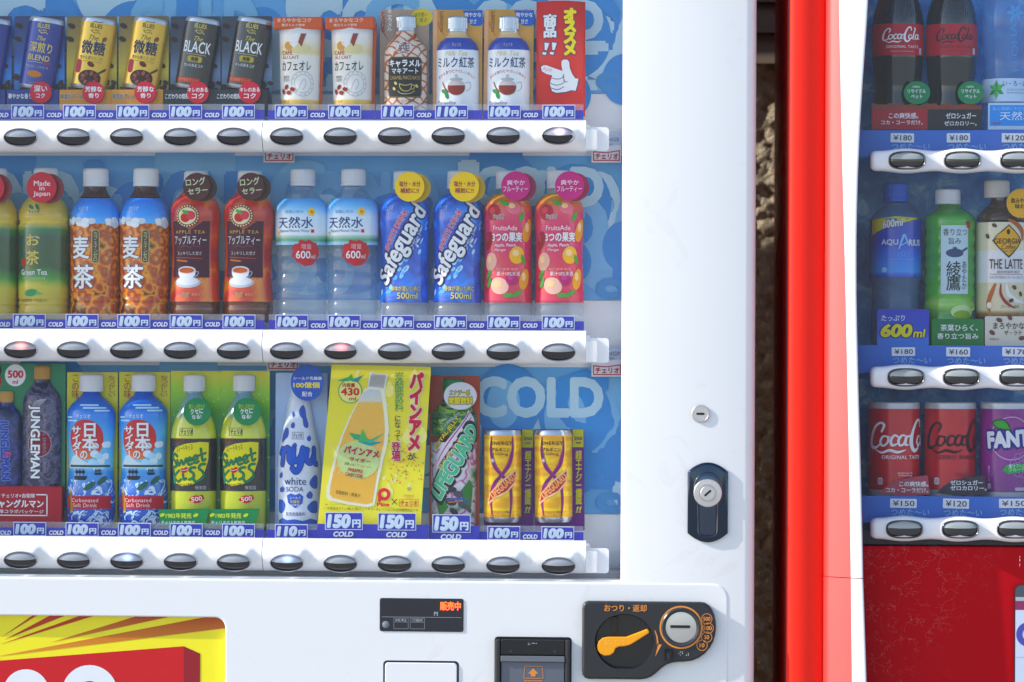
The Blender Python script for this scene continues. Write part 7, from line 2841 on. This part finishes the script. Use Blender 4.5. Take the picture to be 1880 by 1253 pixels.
def latte():
    cx, base, d = 1838, BR2, DR
    T = thing('latte_bottle', 'cream and brown latte bottle with a yellow tag at the right edge', 'bottle', cx, base, d)
    tab = smooth([(360, 20), (372, 22), (380, 32), (392, 43), (404, 48), (560, 48), (590, 47), (632, 46), (637, 43)], 4)
    f = interp(tab)
    m = MB(cx, base, d)
    m.lathe([p for p in tab if p[0] <= 408], M('#3a2620', 0.12, 0, 0.5, 0.6), 56, cap_bot=False)
    m.lathe([(408, 48)] + [p for p in tab if p[0] > 408], zramp('latte_print', base, [(406, '#cfc8b0'), (462, '#d0c9b2'), (463, '#d8d8e0'), (520, '#d6d8e0'), (521, '#c9c2a8'), (570, '#cac2a4'), (576, '#8a6a34'), (584, '#3a2620')], 0.0, 20, 0.25, 0.4), 56, cap_top=False)
    o = m.build('body', T)
    cap_part(T, cx, base, d, 329, 362, 23, M('#d4ccc6', 0.36), cx - 9)
    m = MB(cx, base, d)
    m.wrap(f, 48)
    for i, (x, y, t) in enumerate(((1820, 414, 30), (1807, 434, 60), (1857, 528, 40), (1871, 540, 70), (1851, 552, -30))):
        m.ell(x, y, 5, 3.5, 1.4 + 0.02 * i, ink('#4a2c24'), n=14, tilt=t)
    m.stroke([(1846, 404), (1862, 412), (1874, 424), (1876, 440)], [4, 9, 10, 4], 0.8, ink('#9c5a34'))
    m.stroke([(1822, 522), (1814, 540), (1808, 560), (1812, 574)], [4, 9, 8, 3], 0.8, ink('#a8622c'))
    m.stroke([(1832, 522), (1832, 540), (1842, 556), (1858, 566)], [2, 5, 6, 2], 0.9, ink('#8a2c3c'))
    m.stroke([(1842, 522), (1846, 540), (1862, 552), (1880, 556)], [3, 8, 8, 3], 1.0, ink('#e4e2de'))
    m.poly([(1846, 412), (1854, 420), (1866, 432), (1872, 442), (1864, 454), (1854, 466), (1846, 474), (1838, 466), (1826, 454), (1816, 442), (1824, 432), (1838, 420)], 1.4, ink('#2c2418'))
    m.poly([(1846, 415), (1854, 423), (1863, 432), (1869, 442), (1862, 453), (1853, 463), (1846, 470), (1838, 463), (1828, 453), (1819, 442), (1826, 432), (1838, 423)], 1.7, ink('#cc9c1c'))
    m.text('GEORGIA', 1820, 438, 1869, 448, 2.1, ink('#241c14'), 0.02)
    m.text('Coffee', 1833, 449, 1858, 458, 2.1, ink('#241c14'), 0.0, 0.3)
    m.text('EST. 1975', 1838, 460, 1854, 463, 2.1, ink('#241c14'), 0.0)
    m.ell(1845, 426, 3, 5, 2.1, ink('#241c14'), n=14)
    m.text('THE LATTE', 1811, 476, 1875, 494, 1.6, ink('#34282c'), 0.012)
    m.text('猿田彦珈琲 監修', 1825, 497, 1868, 502, 1.6, ink('#6a5a5c'), 0.0)
    m.text('ミルクの甘みとコーヒーのコク', 1811, 507, 1876, 512, 1.6, ink('#34282c'), 0.0)
    m.rect(1811, 503.5, 1876, 504.2, 1.6, ink('#6a3a4c'))
    m.text('コーヒー飲料', 1832, 560, 1868, 566, 1.6, ink('#4a3a30'), 0.0)
    m.ell(1811, 561, 5, 6, 1.5, ink('#e0dcd0'), n=18)
    m.build('lettering', o)
    m = MB(cx, base, d)
    m.rrect(1803, 581, 1910, 636, 3, 52, M('#cdc8bc', 0.35, 0, 0.25, 0.0), 3)
    bc = m.build('foot_card', T)
    m = MB(cx, base, d)
    m.text('まろやかな甘さ', 1818, 592, 1898, 605, 52.6, ink('#34282c'), 0.015)
    m.text('ザ・ラテ', 1838, 607, 1870, 616, 52.6, ink('#34282c'), 0.015)
    m.text('500ml', 1812, 621, 1828, 625, 52.6, ink('#6a5a50'), 0.0)
    for i, (x, y, t) in enumerate(((1829, 588, 20), (1816, 611, 40), (1870, 621, -10), (1848, 583, 60))):
        m.ell(x, y, 6, 4, 52.7 + 0.02 * i, ink('#5a3c30'), n=14, tilt=t)
    m.build('lettering', bc)
    badge_part(T, cx, base, d, 1868, 374, 27, M('#cc9c14', 0.35, 0, 0.25, 0.0), 56, [('飲みやすい', 1849, 364, 1888, 374), ('味わい', 1856, 375, 1884, 384)], ink('#34281c'))
latte()

BR3 = 916
def cola_can(label, cx, canm, inkm, sub, lines, plate):
    base, d = BR3, DR
    T = thing('cola_can', label, 'can', cx, base, d, 'red cans in the red machine')
    tab = [(737, 45), (739, 47), (746, 47.3), (749, 48), (898, 48), (904, 46.5), (911, 43)]
    m = MB(cx, base, d)
    m.lathe(tab[3:5], canm, 60, cap_top=False, cap_bot=False)
    o = m.build('can', T)
    m = MB(cx, base, d)
    wr = M('#cfd0d8', 0.3, 0.2)
    m.lathe(tab[:4], wr, 60)
    m.lathe(tab[4:], wr, 60)
    m.build('rim', o)
    m = MB(cx, base, d)
    m.wrap(interp(tab), 48)
    script(m, cx - 54, 768, 150, 66, 1.0, inkm, 96, 1.0)
    m.text(sub, cx - 26, 834, cx + 54, 841, 1.0, inkm, 0.015, spacing=1.1)
    m.text('Delicious &\nRefreshing', cx + 4, 865, cx + 33, 873, 1.0, inkm, 0.0)
    m.rrect(cx - 34, 875, cx - 24, 888, 3, 1.0, GRY)
    m.rect(cx - 32, 879, cx - 26, 880.5, 1.3, REDI)
    m.rect(cx - 32, 882.5, cx - 26, 884, 1.3, REDI)
    m.build('lettering', o)
    m = MB(cx, base, d)
    m.poly([(cx - 30, 903), (cx - 20, 893), (cx + 0, 880), (cx + 40, 872), (cx + 58, 870), (cx + 62, 905), (cx + 20, 909)], 52, plate, 2)
    sg = m.build('sign', T)
    m = MB(cx, base, d)
    for s, a, b_, c, e in lines:
        m.text(s, a, b_, c, e, 52.6, Wt, 0.025)
    m.build('lettering', sg)
redc = M('#b8122a', 0.24, 0.1, 0.5, 0.4, grain=0.06, scale=40)
cola_can('red cola can with white script in the bottom row of the red machine', 1641, redc, Wt, 'ORIGINAL TASTE', [('この爽快感。', 1647, 881, 1700, 891), ('コカ・コーラだけ。', 1623, 893, 1700, 902)], M('#a04858', 0.35))
cola_can('red cola can with black script between the white script can and the purple can', 1744, redc, ink('#34101c'), 'ZERO SUGAR', [('ゼロシュガー', 1740, 879, 1799, 888), ('ゼロカロリー。', 1740, 889, 1806, 898)], M('#2a2430', 0.35))

def grape():
    cx, base, d = 1846, BR3, DR
    T = thing('grape_soda_can', 'purple grape soda can at the right edge of the red machine', 'can', cx, base, d)
    tab = [(737, 45), (739, 47), (746, 47.3), (749, 48), (902, 48), (908, 46.5), (914, 43)]
    m = MB(cx, base, d)
    m.lathe(tab[3:5], zramp('grape_print', base, [(745, '#7a1c7c'), (800, '#8a2484'), (850, '#7c1c80'), (915, '#6a1870')], 0.08, 30, 0.24, 0.4, (140, 0.09, '#b060b4')), 60, cap_top=False, cap_bot=False)
    o = m.build('can', T)
    m = MB(cx, base, d)
    wr = M('#cfd0d8', 0.3, 0.2)
    m.lathe(tab[:4], wr, 60)
    m.lathe(tab[4:], wr, 60)
    m.build('rim', o)
    m = MB(cx, base, d)
    m.wrap(interp(tab), 48)
    m.ring(1852, 803, 40, 38.6, 0.8, ink('#d8b4dc'))
    m.rot = (1846, 805, R_(-4))
    m.text('FANTA', 1806, 788, 1908, 820, 2.2, ink('#e4e4ee'), 0.06, edge=ink('#2c2480'), edgew=0.12)
    m.rot = None
    m.poly([(1815, 775), (1822, 769), (1836, 767), (1846, 776), (1851, 789), (1838, 788), (1824, 785)], 2.6, ink('#143c24'))
    m.poly([(1818, 775), (1824, 771), (1835, 769.5), (1843, 776), (1848, 786), (1838, 785), (1826, 783)], 2.9, ink('#3c9a3c'))
    for i in range(9):
        a = i * 0.7
        m.ring(1872 + 15 * math.cos(a), 852 + 15 * math.sin(a), 9, 8.2, 1.2 + i * 0.02, ink('#c48cc8'), n=18)
    m.poly([(1836, 862), (1842, 852), (1900, 846), (1900, 860), (1846, 868)], 1.8, ink('#2c9a4c'))
    m.text('果汁フレッシュ', 1846, 849, 1890, 856, 2.1, Wt, 0.0, rot=-4)
    m.text('フルーティ', 1846, 857, 1884, 863, 2.1, Wt, 0.0, rot=-4)
    m.text('果汁1%', 1807, 854, 1811, 882, 1.2, ink('#d8b4dc'), 0.0, vert=True)
    m.rrect(1806, 886, 1813, 896, 2, 1.2, GRY)
    m.rrect(1858, 893, 1890, 899, 2, 1.2, ink('#c9b4cc'))
    m.build('lettering', o)
grape()
